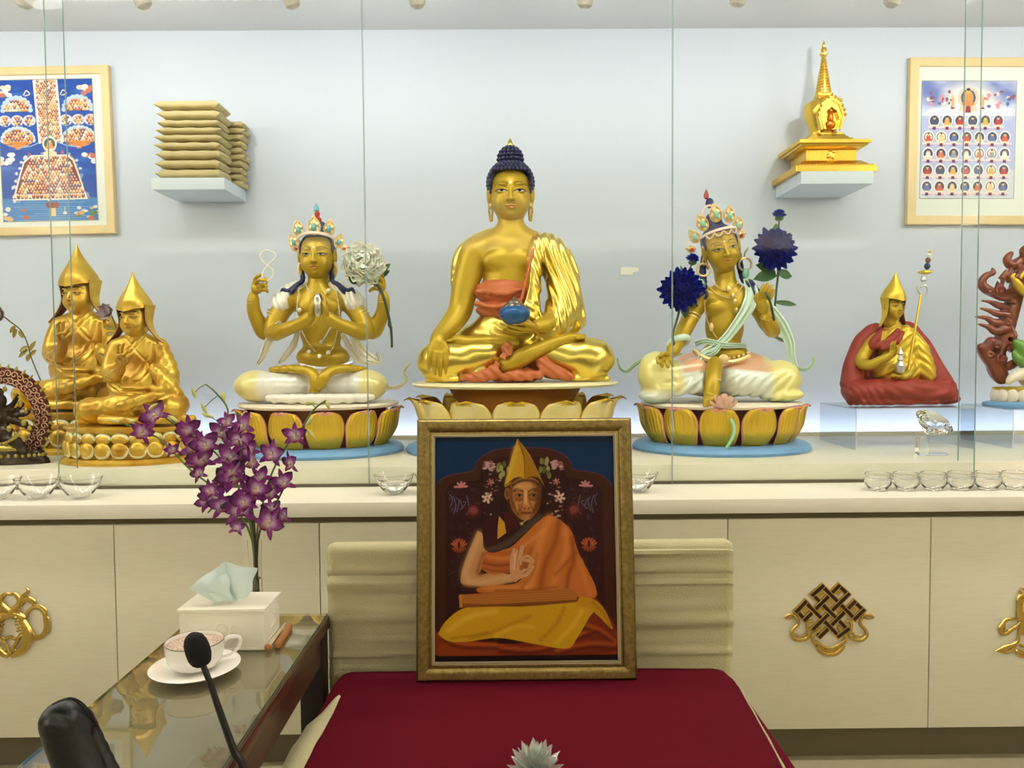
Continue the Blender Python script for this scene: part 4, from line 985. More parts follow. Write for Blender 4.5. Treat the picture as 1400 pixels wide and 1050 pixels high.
def build_gold_teacher():
    f = Fig(186, 577, 3.2); s = f.s; p = f.p
    root = thing('teacher_statue', (f.O[0], f.O[1], zpt+.001), 'smaller front one of two gold teachers in pointed hats at left, behind the orchids', 'statue')
    lotus_base(f, root, 182, 577, 95, 579, (pg_m, cream_m))
    H = Head(f, 188, 437, 8, 18, -10, 3, 1)
    hs = Sdf(f, .5); H.sculpt(hs, lobe=.85)
    B = Sdf(f, 1.0)
    B.cap((190,450,0),(191,466,0),10,11,5); B.ell((192,490,0),(34,30,20),8); B.ell((190,530,4),(40,30,26),10)
    B.cap((190,466,0),(165,474,0),11,12,8); B.cap((192,466,0),(220,474,0),11,12,8)
    # robe sleeves and raised teaching hand
    B.chain([(164,476,2,11),(156,492,8,10),(152,510,18,9),(160,513,34,7),(168,502,44,5.5)],4)
    B.ell((170,492,47),(8.5,9,5),3)
    fingers(B, [[(166,486,48),(163,477,51),(166,471,53)],[(170,485,48),(170,476,51),(172,470,52)],[(174,486,48),(176,480,54),(172,486,57)],[(177,490,48),(180,485,53),(175,490,57)],[(166,494,50),(164,488,56),(169,485,58)]], 2.5,1.8,.7)
    B.chain([(220,476,0,11),(231,500,4,11),(235,522,12,10),(222,534,32,7),(206,532,44,5)],4); B.ell((192,531,50),(12,3.5,8),3)
    fingers(B, [[(186,530,46+i*3),(176,529.5+i*.4,48+i*3),(168,528+i*.6,50+i*3)] for i in range(4)], 2.2,1.6,.6)
    B.chain([(214,505,20,8),(232,528,26,10),(247,548,20,7),(254,555,14,3)],5)
    B.ell((124,560,26),(18,16,22),7); B.cap((128,560,28),(180,552,30),14,16,8); B.ell((236,558,26),(18,16,22),7); B.cap((234,558,28),(190,552,30),14,16,8); B.ell((184,566,8),(62,14,30),8)
    B.chain([(165,556,50,7),(190,548,56,6.5),(212,541,52,5)],3); B.ell((218,540,50),(9,3.5,6),2)
    B.cap((110,574,30),(262,574,26),6,6,4); B.cap((140,574,46),(230,574,46),6,6,4)
    # folds and collar bands
    def fl(X,Y,Z):
        c1 = np.sqrt((X+8)**2+(Y-30)**2+0*Z)
        return (.55*np.sin(c1*.42)*smooth01((40-Y)/8)*smooth01((Z-8)/8)*(Y > 2)+.5*np.sin(X*.5-Y*.3)*smooth01((X-30)/8)*smooth01((Y-30)/8)).astype(np.float32)
    B.fn((-90,0,-20),(90,120,80), fl)
    lines = [[(200,460),(190,474),(176,490),(168,506)],[(204,462),(196,476),(184,490)],[(180,460),(192,474),(212,496),(222,520)],[(214,470),(212,488),(204,508),(192,522)],[(220,472),(219,492),(212,512),(204,524)],[(158,524),(180,536),(212,538)],[(166,516),(186,524),(206,520)]]
    def gr(X,Y,Z):
        d = np.full(np.broadcast(X,Y).shape, 99.)
        for ln in lines:
            q = [(a-186, 577-b) for a, b in ln]
            for (x0,y0),(x1,y1) in zip(q[:-1],q[1:]):
                dx, dy = x1-x0, y1-y0; t = np.clip(((X-x0)*dx+(Y-y0)*dy)/(dx*dx+dy*dy),0,1); d = np.minimum(d, np.hypot(X-x0-t*dx, Y-y0-t*dy))
        return (1.1*np.exp(-(d/1.1)**2)*smooth01((Z-6)/4) - .7*np.exp(-((d-3.2)/1.6)**2)*smooth01((Z-6)/4)).astype(np.float32)
    B.fn((-40,36,4),(44,124,50), gr)
    V, Fc, C = bake(hs, B, H.paint(bw=.03, base=lin((222,186,72))), base=lin((222,186,72)))
    x, y = V[:,0], V[:,1]
    vest = smooth01((x+y*0-(-12))/3)*smooth01((26-(x-0)-0*y)/3)*smooth01((y-62)/3)*smooth01((98-y-.5*np.abs(x-6))/3)*(V[:,2] > 6)*smooth01((x-(-14+(98-y)*.3))/3)*smooth01(((24-(98-y)*.15)-x)/3)
    C = C*(1-.55*vest[:,None]) + np.array(lin((150,88,36)))*.55*vest[:,None]
    obj('body', f.w(V), Fc, mat('painted antique gold', (222,186,72), .34, .55, attr=True, var=.12, vscale=14, dark=(188,134,40), bump=.08, bscale=60), root, cols=C)
    hat(f, H, 18, root, pg_m, brim_m)
    return root
gt = build_gold_teacher()
g2 = copy_tree(gt); sc_ = 1.22
f2 = P(108, 560, 3.58)
g2.scale = (sc_, sc_, sc_); g2.location = (f2.x, 3.6, zpt+.001)
g2['label'] = 'larger rear one of two gold teachers in pointed hats, behind the glass edge at left'
# flower sprays beside the rear teacher
petp = mat('faded lilac petals', (206,190,190), .5, var=.3, vscale=40, dark=(150,120,130)); goldleaf = mat('olive gold leaves', (150,132,58), .5, .4)
def spray(name_lab, stem, leaves, bloom, R, Y, seed):
    f = Fig(stem[0][0], stem[0][1], Y); s = f.s; p = f.p
    t = thing('lotus_spray', tuple(p(*stem[-1])), name_lab, 'ornament', 'metal flower sprays beside the gold teachers')
    m = MB(); m.tube([p(*a) for a in stem], .9*s, 6); m.build('stem', bronze_m, t)
    m = MB(); rnd = random.Random(seed)
    for k in range(2):
        for i in range(7):
            an = 2*math.pi*(i+.5*k)/7; e2 = math.radians(15+35*k); d = np.array((math.cos(an)*math.cos(e2), -.5-math.sin(e2)*.3, math.sin(an)*math.cos(e2)+.25))
            petal_strip(m, p(*bloom), d, (0,-1,.2), R*s*(1-.2*k), R*.3*s, .3, .1, 6, .25)
    m.build('bloom', petp, t)
    for a, b in leaves: leafpart(t, p(*a), p(*b), 3.2*s, goldleaf)
spray('metal lotus spray with a lilac bloom standing between the two gold teachers', [(152,430,0),(158,447,0),(160,462,-2),(152,480,-6),(140,500,-10),(128,540,-12)],
      [((156,450,0),(140,446,2)),((157,456,0),(143,456,2)),((158,460,0),(150,470,2)),((158,452,0),(163,441,2)),((146,490,-4),(132,482,0)),((145,492,-4),(134,498,0)),((142,498,-6),(146,508,0)),((146,488,-4),(152,478,0))], (149,428,2), 17, 3.38, 3)
spray('metal lotus spray with pale blooms and leaves at the left edge of the picture', [(4,432,0),(14,440,0),(28,452,0),(36,470,0),(40,488,0),(52,520,-4)],
      [((20,446,0),(12,455,2)),((22,450,0),(16,462,2)),((26,452,0),(30,462,2)),((36,474,0),(24,480,2)),((36,478,0),(22,488,2)),((38,484,0),(34,494,2)),((38,480,0),(46,466,2)),((39,486,0),(47,478,2))], (2,432,2), 18, 3.4, 4)
# gilt rod behind the heads
m = MB(); m.tube([P(112,421,3.42),P(168,421,3.42)], .010, 10, 1); m.tube([P(147,421,3.42),P(152,421,3.42)], .015, 10, 1)
# ================================================================ red-robed teacher on the acrylic stand
def build_red():
    Y = 3.5; f = Fig(1232, 552, Y); s = f.s; p = f.p
    ztop = p(1232,553,0)[2]
    root = thing('teacher_statue', (f.O[0], f.O[1], ztop), 'teacher statue in a dark red cloak and gold hat on the clear stand', 'statue')
    zl = 0.6
    H = Head(f, 1220, 420, 6, 12.5, 18, 2, -3)
    hs = Sdf(f, .42); H.sculpt(hs, lobe=.5, narrow=.84)
    B = Sdf(f, .85)
    B.cap((1219,432,0),(1221,446,0),6.5,7.5,4); B.ell((1222,468,0),(24,26,15),6); B.ell((1224,500,2),(30,24,20),7)
    B.chain([(1195,462,2,8),(1183,478,6,7.5),(1176,494,12,7),(1186,499,24,5.5),(1202,492,32,4.8),(1214,486,36,4)],4)
    B.ell((1220,481,38),(5,6,3),2); fingers(B, [[(1217,477,39),(1217,471,41),(1219,467,41)],[(1220,476,39),(1221,470,41),(1223,466,41)],[(1223,478,39),(1225,473,42),(1226,477,44)],[(1224,482,39),(1227,479,43),(1225,483,45)]],1.7,1.2,.5)
    B.chain([(1246,500,24,6),(1240,512,34,5),(1232,515,38,4)],3); fingers(B, [[(1232,514,36+i*2.2),(1226,514,38+i*2.2),(1220,511,40+i*2.2)] for i in range(4)],1.7,1.3,.5)
    V, Fc, C = bake(hs, B, H.paint(bw=.03), ); obj('body', f.w(V), Fc, skin_m, root, cols=C)
    hat(f, H, 12.5, root, gold_m, brim_m, 1.12, .6)
    rb = Sdf(f, .85)
    rb.ell((1226,476,4),(26,32,17),5); rb.ell((1226,505,8),(34,24,24),6); rb.chain([(1236,452,6,8),(1252,475,10,13),(1262,500,14,12),(1268,515,16,9)],5)
    rb.fn((-70,0,-30),(60,110,60), lambda X,Y_,Z: (.55*np.sin(X*.45+Y_*.55*np.sign(X-12)+.6*np.sin(Y_*.1))+0*Z).astype(np.float32))
    rb.cap((1186,452,8),(1176,494,16),10,9,1.5,'s'); rb.cap((1178,497,20),(1216,488,42),7,6,1.5,'s'); rb.ell((1208,466,26),(10,22,14),2,'s') if 0 else None
    rb.ell((1232,512,40),(14,6,14),1.5,'s')
    rb.build('gold_robe', gold_m, root)
    ck = mat('dark red cloak', (150,48,32), .55, .1, var=.12, vscale=20)
    c = Sdf(f, .95)
    c.chain([(1196,448,-6,7),(1180,462,-6,9),(1170,485,-4,11),(1164,515,4,13),(1166,535,16,14)],6); c.chain([(1242,446,-6,6),(1258,468,-6,9),(1270,495,-2,12),(1284,520,8,14),(1296,538,12,12)],6)
    c.ell((1222,470,-10),(38,34,9),6); c.ell((1225,505,-6),(52,44,14),8)
    c.cap((1170,538,24),(1285,538,22),13,13,6); c.ell((1225,532,26),(58,16,24),8); c.ell((1185,535,30),(26,14,18),6); c.ell((1272,536,26),(32,13,20),6); c.ell((1298,545,12),(14,7,12),5); c.cap((1162,548,20),(1300,549,14),5,4,4); c.cap((1180,548,40),(1280,549,36),5,4,4)
    c.fn((-90,-2,-30),(90,110,60), lambda X,Y_,Z: ((.7*np.sin(Y_*.42-.012*(X-10)**2*.35+.5*np.sin(X*.08))*smooth01((36-Y_)/8)+.5*np.sin(X*.3+Y_*.05)*smooth01((Y_-34)/8))*smooth01((Z+14)/10)).astype(np.float32))
    c.fn((-120,-60,-60),(120,0,90), lambda X,Y_,Z: (-Y_-.3+0*X+0*Z), 'i')
    c.ell((1222,478,18),(28,42,20),3,'s'); c.ell((1226,506,40),(40,12,24),4,'s')
    c.build('red_cloak', ck, root)
    vs = Sdf(f, .7); vs.chain([(1226,451,14,3),(1216,462,18,3.5),(1202,471,18,4),(1190,474,12,4)],2); vs.chain([(1206,452,12,3.5),(1198,462,14,5.5),(1192,470,12,6)],3); vs.chain([(1233,452,12,3),(1224,466,21,4.5),(1206,476,22,4)],2)
    vs.build('red_vest', ck, root)
    m = MB(); m.surf(lambda u,v: p(1205+u*7-v*4, 452+v*16, 19), 5, 6, 1*s); m.build('yellow_shirt_front', gold_m, root)
    t = thing('staff', tuple(p(1241,505,34)), 'thin golden staff with a silver and jewelled tip leaning on the red-robed teacher', 'staff')
    m = MB(); m.tube([p(1241,506,34),p(1257,402,20)], 1.6*s, 10, 1); m.build('shaft', gold_m, t)
    m = MB(); c_ = p(1260,385,19)
    m.tube([p(1256,401,20),p(1252,394,20),p(1257,389,20),p(1261,386,20)], 1.6*s, 8); m.tube([p(1263,405,20),p(1266,396,20),p(1262,390,20),p(1256,392,20)], 1.2*s, 8); m.lathe(c_, [(1*s,-1*s),(3.8*s,2*s),(3*s,6*s),(1.2*s,8*s)], 14); m.build('silver_knot', mat('silver grey', (200,200,196), .3, .6), t)
    m = MB(); m.lathe(p(1262.5,376,19), [(1*s,0),(5*s,1.5*s),(8.5*s,3*s),(8*s,5*s),(4*s,6*s),(1*s,7*s)], 18, mod=lambda a,t_: 1+.12*math.sin(5*a)); m.build('golden_cup', gold_m, t)
    for (x,y,r,mm) in ((1265,364,4,mat('dark blue bead', (44,52,96), .3)),(1266,356,3.4,mat('brown bead', (110,70,60), .4)),(1267.5,349,2.4,pearl_m),(1268.5,344,1.8,gold_m)):
        m = MB(); m.ball(p(x,y,19), (r*s,r*s,r*1.15*s), 12, 8); m.build('bead', mm, t)
    v = thing('treasure_vase', tuple(p(1230,508,44)), 'little silver vase held in the lap of the red-robed teacher', 'vase')
    m = MB(); m.lathe(p(1230,509,44), [(.001,0),(4*s,0),(6*s,4*s),(6.5*s,9*s),(4*s,13*s),(3*s,15*s),(4.4*s,17*s),(3*s,19*s),(2.6*s,23*s),(4*s,25*s),(2.4*s,28*s),(1*s,31*s),(.1*s,34*s)], 20); m.build('vase', mat('silver grey', (200,200,196), .3, .6), v)
pearl_m = mat('pearls', (240,234,216), .3, .1)
build_red()
# ================================================================ acrylic stands
def stand(x0f, x1f, yt, yb, Yf, Yb, lab, x0b=None):
    zt = P((x0f+x1f)/2, yt, Yf).z; a = P(x0f, yt, Yf).x; b = P(x1f, yt, Yf).x
    t = thing('acrylic_riser', ((a+b)/2,(Yf+Yb)/2,zpt+.001), lab, 'display stand')
    MB().box((a,Yf,zt-.005),(b,Yb,zt)).build('top_sheet', acr_m, t, smooth=False)
    MB().box((a,Yf-.0012,zt-.005),(b,Yf-.0002,zt)).build('bright_edge', acre_m, t, smooth=False)
    for x, e in ((a,1),(b,-1)):
        MB().box((x,Yf,zpt+.001),(x+e*.004,Yb,zt-.0055)).build('side_sheet', acr_m, t, smooth=False)
        MB().box((x,Yf-.0012,zpt+.001),(x+e*.004,Yf-.0002,zt-.0055)).build('side_edge', acre_m, t, smooth=False)
    return zt
Yrf, Yrb = 3.3, 3.68
zst = stand(1170, 1334, 557.5, 615, Yrf, Yrb, 'clear acrylic riser under the red-robed teacher')
zst2 = stand(1385, 1560, 559, 615, Yrf, Yrb, 'clear acrylic riser at the right edge under the flame statue')
# ================================================================ dark statue in a scrolled halo, far left
def build_halo():
    f = Fig(4, 632, 3.12); s = f.s; p = f.p
    root = thing('halo_statue', (f.O[0], f.O[1], zpt+.001), 'small dark many-armed statue inside a red scrollwork halo at the left edge', 'statue')
    dk = mat('dark bronze', (52,38,26), .3, .6, bump=.3, bscale=60); og = mat('olive gold', (168,148,70), .35, .7, bump=.4, bscale=80)
    C = f.p(4,632,0); z0 = zpt+.001
    m = MB(); m.lathe((C[0],C[1],z0), [(.001,0),(64*s,0),(62*s,6*s),(56*s,11*s),(57*s,15*s),(54*s,18*s),(.001,18*s)], 64, sy=.34); m.build('base', dk, root)
    for i in range(36):
        a = 2*math.pi*i/36; m = MB(); m.ball((C[0]+57*s*math.cos(a), C[1]+57*s*.34*math.sin(a), z0+11.5*s), (2.6*s,2.2*s,3*s), 8, 6); m.build('base_bead', og, root)
    # halo ring: back plate plus scrolls
    redm = mat('dark red halo', (96,30,28), .5); scm = mat('rose gold scroll', (206,160,128), .4, .4)
    cc = (4, 571); R1, R0 = 66, 44
    m = MB(); m.surf(lambda u,v: p(cc[0]+(R0+(R1-R0)*v)*math.sin(5.1*(u-.5)), cc[1]-(R0+(R1-R0)*v)*1.05*math.cos(5.1*(u-.5)), -6), 73, 4, 4*s, closeu=False); m.build('halo_plate', redm, root)
    rnd = random.Random(3)
    for k in range(44):
        a = 2*math.pi*k/44
        if abs(abs(a-math.pi)) < .68: continue
        for rr in (49, 58.5):
            ph = rnd.random()*6; sg = 1 if (k+int(rr)) % 2 else -1; pts = []
            for t in np.linspace(0, 1, 13):
                r = 5.2*(1-t*.82); th = ph+sg*t*7.5; x = (rr)*math.sin(a+(.05 if rr > 50 else 0)); y = -rr*1.05*math.cos(a+(.05 if rr > 50 else 0)); pts.append(p(cc[0]+x+r*math.cos(th), cc[1]+y+r*math.sin(th), -5+t))
            m = MB(); m.tube(pts, [(.95-.3*t)*s for t in np.linspace(0,1,13)], 5, 1); m.build('halo_scroll', scm, root)
    for k in range(30):
        a = 2*math.pi*(k-15)/30*.8; m = MB(); d = np.array((math.sin(a), -1.05*math.cos(a)))
        b = p(cc[0]+d[0]*65, cc[1]+d[1]*65, -5); e = p(cc[0]+d[0]*71+1, cc[1]+d[1]*71, -5); m.tube([b, (b+e)/2, e], [2.4*s,1.8*s,.2*s], 6, 2); m.build('halo_flame_tip', og, root)
    # figure
    B = Sdf(f, .8)
    B.ell((2,572,6),(13,17,10),5); B.ell((0,592,8),(20,12,12),5); B.ell((1,548,10),(10,11,9),2); B.ell((1,536,6),(7,6,6),2)
    for i,(ax,ay,bx,by) in enumerate(((14,562,30,552),(14,566,38,562),(14,570,34,578),(10,560,24,540),(14,574,42,586))):
        for q in (-1,1): B.chain([(4+q*(ax-6),ay,6,3.6),(4+q*(bx-8),(ay+by)/2+3,8,3),(4+q*bx,by,10,2.2)],2)
    B.chain([(8,600,10,7),(24,604,14,6),(30,614,12,4.5),(34,618,14,4)],3); B.chain([(0,600,10,7),(-20,606,14,6),(-30,616,12,4.5)],3)
    B.build('figure', dk, root)
    rnd = random.Random(9)
    m = MB()
    beadline(m, [p(-22,596,22),p(-8,606,24),p(8,606,24),p(26,596,22)], 2.2*s, 16); m.build('garland', og, root)
    for x,y,r in ((24,538,3),(30,552,4),(38,562,3),(34,578,3.5),(42,586,3),(20,596,4),(26,604,4),(12,610,4),(2,612,4),(-8,608,4),(34,600,3),(14,586,3.5),(0,528,4),(10,532,3),(-8,532,3)):
        m = MB(); m.ball(p(x,y,15), (r*s,r*.7*s,r*1.3*s), 8, 6, rotm(0,0,rnd.uniform(-60,60))); m.tube([p(x,y,15),p(x+rnd.uniform(-4,4),y-7,15)], [1.4*s,.3*s], 6, 1); m.build('ornament', og, root)
    m = MB(); m.surf(lambda u,v: p(21+10*u, 532+10*v+3*u, 12-2*u), 4, 4, .8*s); m.build('yellow_banner', mat('yellow cloth', (214,168,30), .6), root)
    m = MB(); m.lathe(p(6,616,10), [(9*s,-2*s),(24*s,0),(26*s,4*s),(20*s,7*s)], 24, sy=.4); m.build('lotus_cushion', og, root)
build_halo()
# ================================================================ flame statue at the right edge
def build_flame():
    Y = 3.5; f = Fig(1420, 546, Y); s = f.s; p = f.p; zt = zst2
    C = f.p(1420, 546, 0); z0 = zt+.0005
    root = thing('flame_statue', (C[0], C[1], z0), 'statue with a dark red flame aura and green clothes cut by the right edge', 'statue')
    m = MB(); m.lathe((C[0],C[1],z0), [(.001,0),(75*s,0),(76*s,2*s),(75*s,5*s),(70*s,6.5*s),(.001,6.5*s)], 56, sy=.45); m.build('base_plate', blue_m, root)
    wp = mat('white petal', (228,216,196), .4)
    for i in range(20):
        a = 2*math.pi*i/20; m = MB(); c = np.array((C[0]+60*s*math.cos(a), C[1]+60*.45*s*math.sin(a), z0+14.5*s)); Rm = np.array([[-math.sin(a), math.cos(a), 0],[math.cos(a), math.sin(a), 0],[0,0,1]]).T
        m.ball(c, (9.5*s, 4*s, 10*s), 12, 8, Rm); m.build('petal', wp, root)
    m = MB(); m.lathe((C[0],C[1],z0+22*s), [(.001,0),(62*s,0),(63*s,3*s),(61*s,4*s),(.001,4*s)], 56, sy=.45); m.build('seat_plate', gold_m, root)
    fm = mat('dark red flames', (104,38,24), .32, .15, coat=.3, var=.3, vscale=14, dark=(134,64,30))
    A = Sdf(f, .95)
    A.chain([(1368,516,-4,9),(1360,500,-6,11),(1364,478,-6,9),(1372,452,-8,10),(1380,420,-8,10),(1386,396,-8,9),(1392,372,-8,9),(1400,352,-8,7)],4)
    A.chain([(1360,500,-4,8),(1348,486,-2,8),(1340,474,0,6)],4); A.chain([(1346,476,2,6),(1352,466,2,6),(1360,470,2,5)],2)
    for pts in ([(1374,470,0,5),(1384,458,2,4),(1380,446,2,1)],[(1378,476,0,6),(1388,470,2,4),(1384,460,2,1)],[(1378,500,0,6),(1390,492,2,5),(1388,482,2,1.2)],
                [(1372,448,0,7),(1358,452,2,5),(1348,446,2,3),(1334,442,2,.8)],[(1370,440,0,6),(1356,440,2,4.5),(1346,434,2,3),(1330,432,2,.8)],[(1374,430,0,6),(1360,428,2,4),(1350,424,2,2.6),(1336,420,2,.8)],[(1372,420,0,5),(1360,416,2,4),(1350,412,2,2),(1338,410,2,.8)],
                [(1384,398,0,8),(1370,404,0,7),(1356,400,0,6),(1344,394,2,6),(1338,386,2,5),(1344,376,2,4),(1354,372,2,3),(1352,366,2,.8)],[(1362,392,2,5),(1366,380,2,4),(1372,368,2,1)],
                [(1390,376,0,7),(1380,384,0,5),(1374,376,2,4),(1380,366,2,1)],[(1400,352,-4,7),(1388,358,-4,6),(1378,362,-2,6),(1372,354,-2,4.5),(1378,346,-2,3)],[(1398,350,0,6),(1394,342,0,4),(1400,334,0,1)],[(1390,366,0,5),(1398,376,0,5),(1402,362,0,4)]):
        A.chain(pts, 2)
    for pr_f in list(A.pr):
        g0 = pr_f[4]; x0_ = 2*f.c((1424,500,0))[0]; mr = np.array((-1,1,1)); tr_ = lambda v: v*mr+np.array((x0_,0,0))
        if g0[0] == 'c': A.cap(tr_(g0[1]), tr_(g0[2]), g0[3], g0[4], pr_f[1], pr_f[0], True)
    for c in ((1352,484,6),(1370,490,6),(1362,472,6),(1350,396,6),(1366,396,6),(1382,410,4),(1376,440,4)): A.ell(c, 5.5, 1.5); A.ell((c[0],c[1],c[2]+5), 2.4, 1, 's')
    for c,r in (((1378,388,0),3.2),((1377,464,0),3),((1376,482,0),3.2),((1362,384,0),3),((1366,436,0),2.4)): A.ell(c,(r,r*1.2,30),1,'s')
    A.build('flame_aura', fm, root)
    g = Sdf(f, .9); g.chain([(1404,490,10,14),(1396,478,14,10),(1390,470,16,5),(1386,466,16,1.5)],4); g.chain([(1398,494,14,9),(1388,488,16,4),(1384,480,16,1)],3); g.ell((1416,484,6),(24,26,16),6); g.build('green_garment', mat('green lacquer cloth', (96,140,52), .35, .1, coat=.3), root)
    w = Sdf(f, .9); w.chain([(1404,510,14,9),(1392,512,18,7),(1383,516,20,5),(1378,522,20,3)],3); w.ell((1408,520,10),(14,9,12),4); w.build('white_boot', wp, root)
    b = Sdf(f, .8); b.chain([(1420,400,8,10),(1404,400,14,6),(1392,394,18,5),(1385,384,20,4)],3); b.chain([(1385,384,20,3.4),(1380,378,22,2),(1383,374,22,1.6)],1); b.chain([(1392,378,20,2.4),(1402,366,20,2.6),(1412,360,18,3)],1.5); b.ell((1424,420,4),(20,24,14),5); b.ell((1424,384,6),(12,15,12),3)
    b.build('body', gold_m, root)
build_flame()
# ================================================================ small stupa on the right wall shelf
def wshelf(x0, x1, yt, yb, Yf, lab, th=None):
    z1 = P((x0+x1)/2, yt, Yf).z; z0 = P((x0+x1)/2, yb, Yf).z; a = P(x0, yb, Yf).x; b = P(x1, yb, Yf).x
    MB().box((a,Yf,z0),(b,WY-.001,z1), .0015).build('wall_shelf', shelf_m)
    o = COL.objects[-1]; tag(o, lab, 'shelf'); return a, b, z1
sa, sb, sz = wshelf(207, 307, 243, 259, 3.69, 'pale blue floating wall shelf under the stack of cloth bundles')
ra, rb_, rz = wshelf(1095, 1194, 234, 251, 3.66, 'pale blue floating wall shelf under the gold stupa')
def build_stupa():
    cx = (ra+rb_)/2; cy = 3.83; s = 3.83/F; z0 = rz+.0008
    root = thing('stupa_model', (cx, cy, z0), 'small golden stupa with a spire and an arched niche on the right wall shelf', 'stupa')
    g = mat('polished gold', (236,196,84), .25, 1., bump=.1, bscale=40)
    def sq(name, tiers, bev=.0012):
        m = MB()
        for h0, h1, w0, w1 in tiers:
            bm = bmesh.new(); vs = []
            for hh, ww in ((h0,w0),(h1,w1)):
                for ax, ay in ((-1,-1),(1,-1),(1,1),(-1,1)): vs.append(bm.verts.new((cx+ax*ww*s, cy+ay*ww*s*.86, z0+hh*s)))
            for q in ((3,2,1,0),(4,5,6,7),(0,1,5,4),(1,2,6,5),(2,3,7,6),(3,0,4,7)): bm.faces.new([vs[i] for i in q])
            bmesh.ops.bevel(bm, geom=list(bm.edges), offset=bev, segments=1, affect='EDGES'); m.bm(bm)
        return m.build(name, g, root)
    sq('base_slab', [(0,8,53,53)]); sq('base_steps', [(8,11,49,46),(11,14,45,42),(14,17,41,38)])
    sq('throne_body', [(17,32,33,33)]); sq('throne_cornice', [(32,35,38,41),(35,38,43,44),(38,43,47,47)])
    sq('upper_steps', [(43,46,36,34),(46,49,30,29),(49,52,26,25),(52,55,23,22),(55,58,20,20)])
    # lattice and beading on the throne
    m = MB(); yq = cy-33*s*.86-.0006
    for i in range(-14, 15):
        x = cx+i*2.2*s
        if abs(i) > 3: m.tube([(x-2.2*s,yq,z0+18.5*s),(x+2.2*s,yq,z0+30.5*s)], .6*s, 5, 1)
    m.build('lattice', g, root)
    m = MB(); m.lathe((cx,yq,z0+24.5*s), [(.001,-1.8*s),(4*s,-1.6*s),(6*s,-.4*s),(6*s,0)], 16, axis='y', mod=lambda a,t: 1+.3*math.sin(4*a)); m.build('medallion', g, root)
    for i in range(24):
        m = MB(); m.ball((cx+(-47+4.1*i)*s, cy-50*s*.86, z0+8.8*s), 1.7*s, 8, 6); m.build('bead', g, root)
    # dome
    m = MB(); m.lathe((cx,cy,z0+58*s), [(.001,0),(19*s,0),(19*s,2*s),(17*s,3*s),(19*s,12*s),(24*s,24*s),(26*s,34*s),(24*s,42*s),(16*s,47*s),(8*s,49*s),(.001,49*s)], 48); m.build('dome', g, root)
    # niche arch
    yf = cy-25*s; n = 25
    def arch(k, t): a = math.pi*(t); return (cx+k*17*s*math.cos(a)*(1+.05*math.cos(6*a)), z0+(78+0)*s+k*(24 if True else 0)*s*math.sin(a)*(1+.06*math.cos(8*a)))
    out = [arch(1, t) for t in np.linspace(0,1,n)]; out = [(cx+13*s, z0+58.5*s)]+out+[(cx-13*s, z0+58.5*s)]
    inn = [(cx+.55*(x-cx), z0+60*s+.62*(z-z0-58.5*s)) for x, z in out]
    m = MB(); V = [(x, yf-3*s, z) for x,z in out]+[(x, yf-3*s, z) for x,z in inn]+[(x, yf+5*s, z) for x,z in out]+[(x, yf+2*s, z) for x,z in inn]; K = len(out)
    Fc = []
    for i in range(K-1): Fc += [(i,i+1,K+i+1,K+i),(2*K+i+1,2*K+i,i,i+1)[::-1],(K+i,K+i+1,3*K+i+1,3*K+i)]
    m.add(V, Fc); m.add([(x, yf+2*s, z) for x,z in inn], [tuple(range(K))]); m.build('niche_arch', g, root)
    m = MB()
    for i in range(1,K-1,2): m.ball((out[i][0], yf-3*s, out[i][1]), 2.2*s, 8, 6)
    m.tube([((x-cx)*.8+cx, yf-3.4*s, (z-z0-58.5*s)*.84+z0+59.3*s) for x,z in out], .9*s, 6, 1); m.build('arch_scroll', g, root)
    m = MB(); c = (cx, yf+1*s, z0+66*s); m.ball(c, (7*s,4*s,6*s), 14, 10); m.ball((cx,yf+1*s,z0+75*s), (4*s,3.4*s,7*s), 14, 10); m.ball((cx,yf+1*s,z0+84*s), (3*s,3*s,3.6*s), 12, 8); m.build('niche_figure', mat('amber figure', (206,120,30), .3, .7), root)
    # spire with rings
    sq('harmika', [(106,109,9,10),(109,113,10,10)]) 
    pr = [(.001,0)]
    for i in range(13): r = 10.5-.62*i; pr += [(r*s,(i*4)*s),(r*s,(i*4+2.2)*s),((r-2)*s,(i*4+2.8)*s),((r-2)*s,(i*4+3.9)*s)]
    pr.append((.001,52.5*s)); m = MB(); m.lathe((cx,cy,z0+113*s), pr, 28); m.build('ringed_spire', g, root)
    m = MB(); m.lathe((cx,cy,z0+165*s), [(.001,0),(5*s,0),(5.5*s,2*s),(2*s,4*s),(4*s,6*s),(3.6*s,9*s),(2*s,11*s),(2.6*s,13*s),(1*s,17*s),(.001,20*s)], 20); m.build('finial', g, root)
build_stupa()
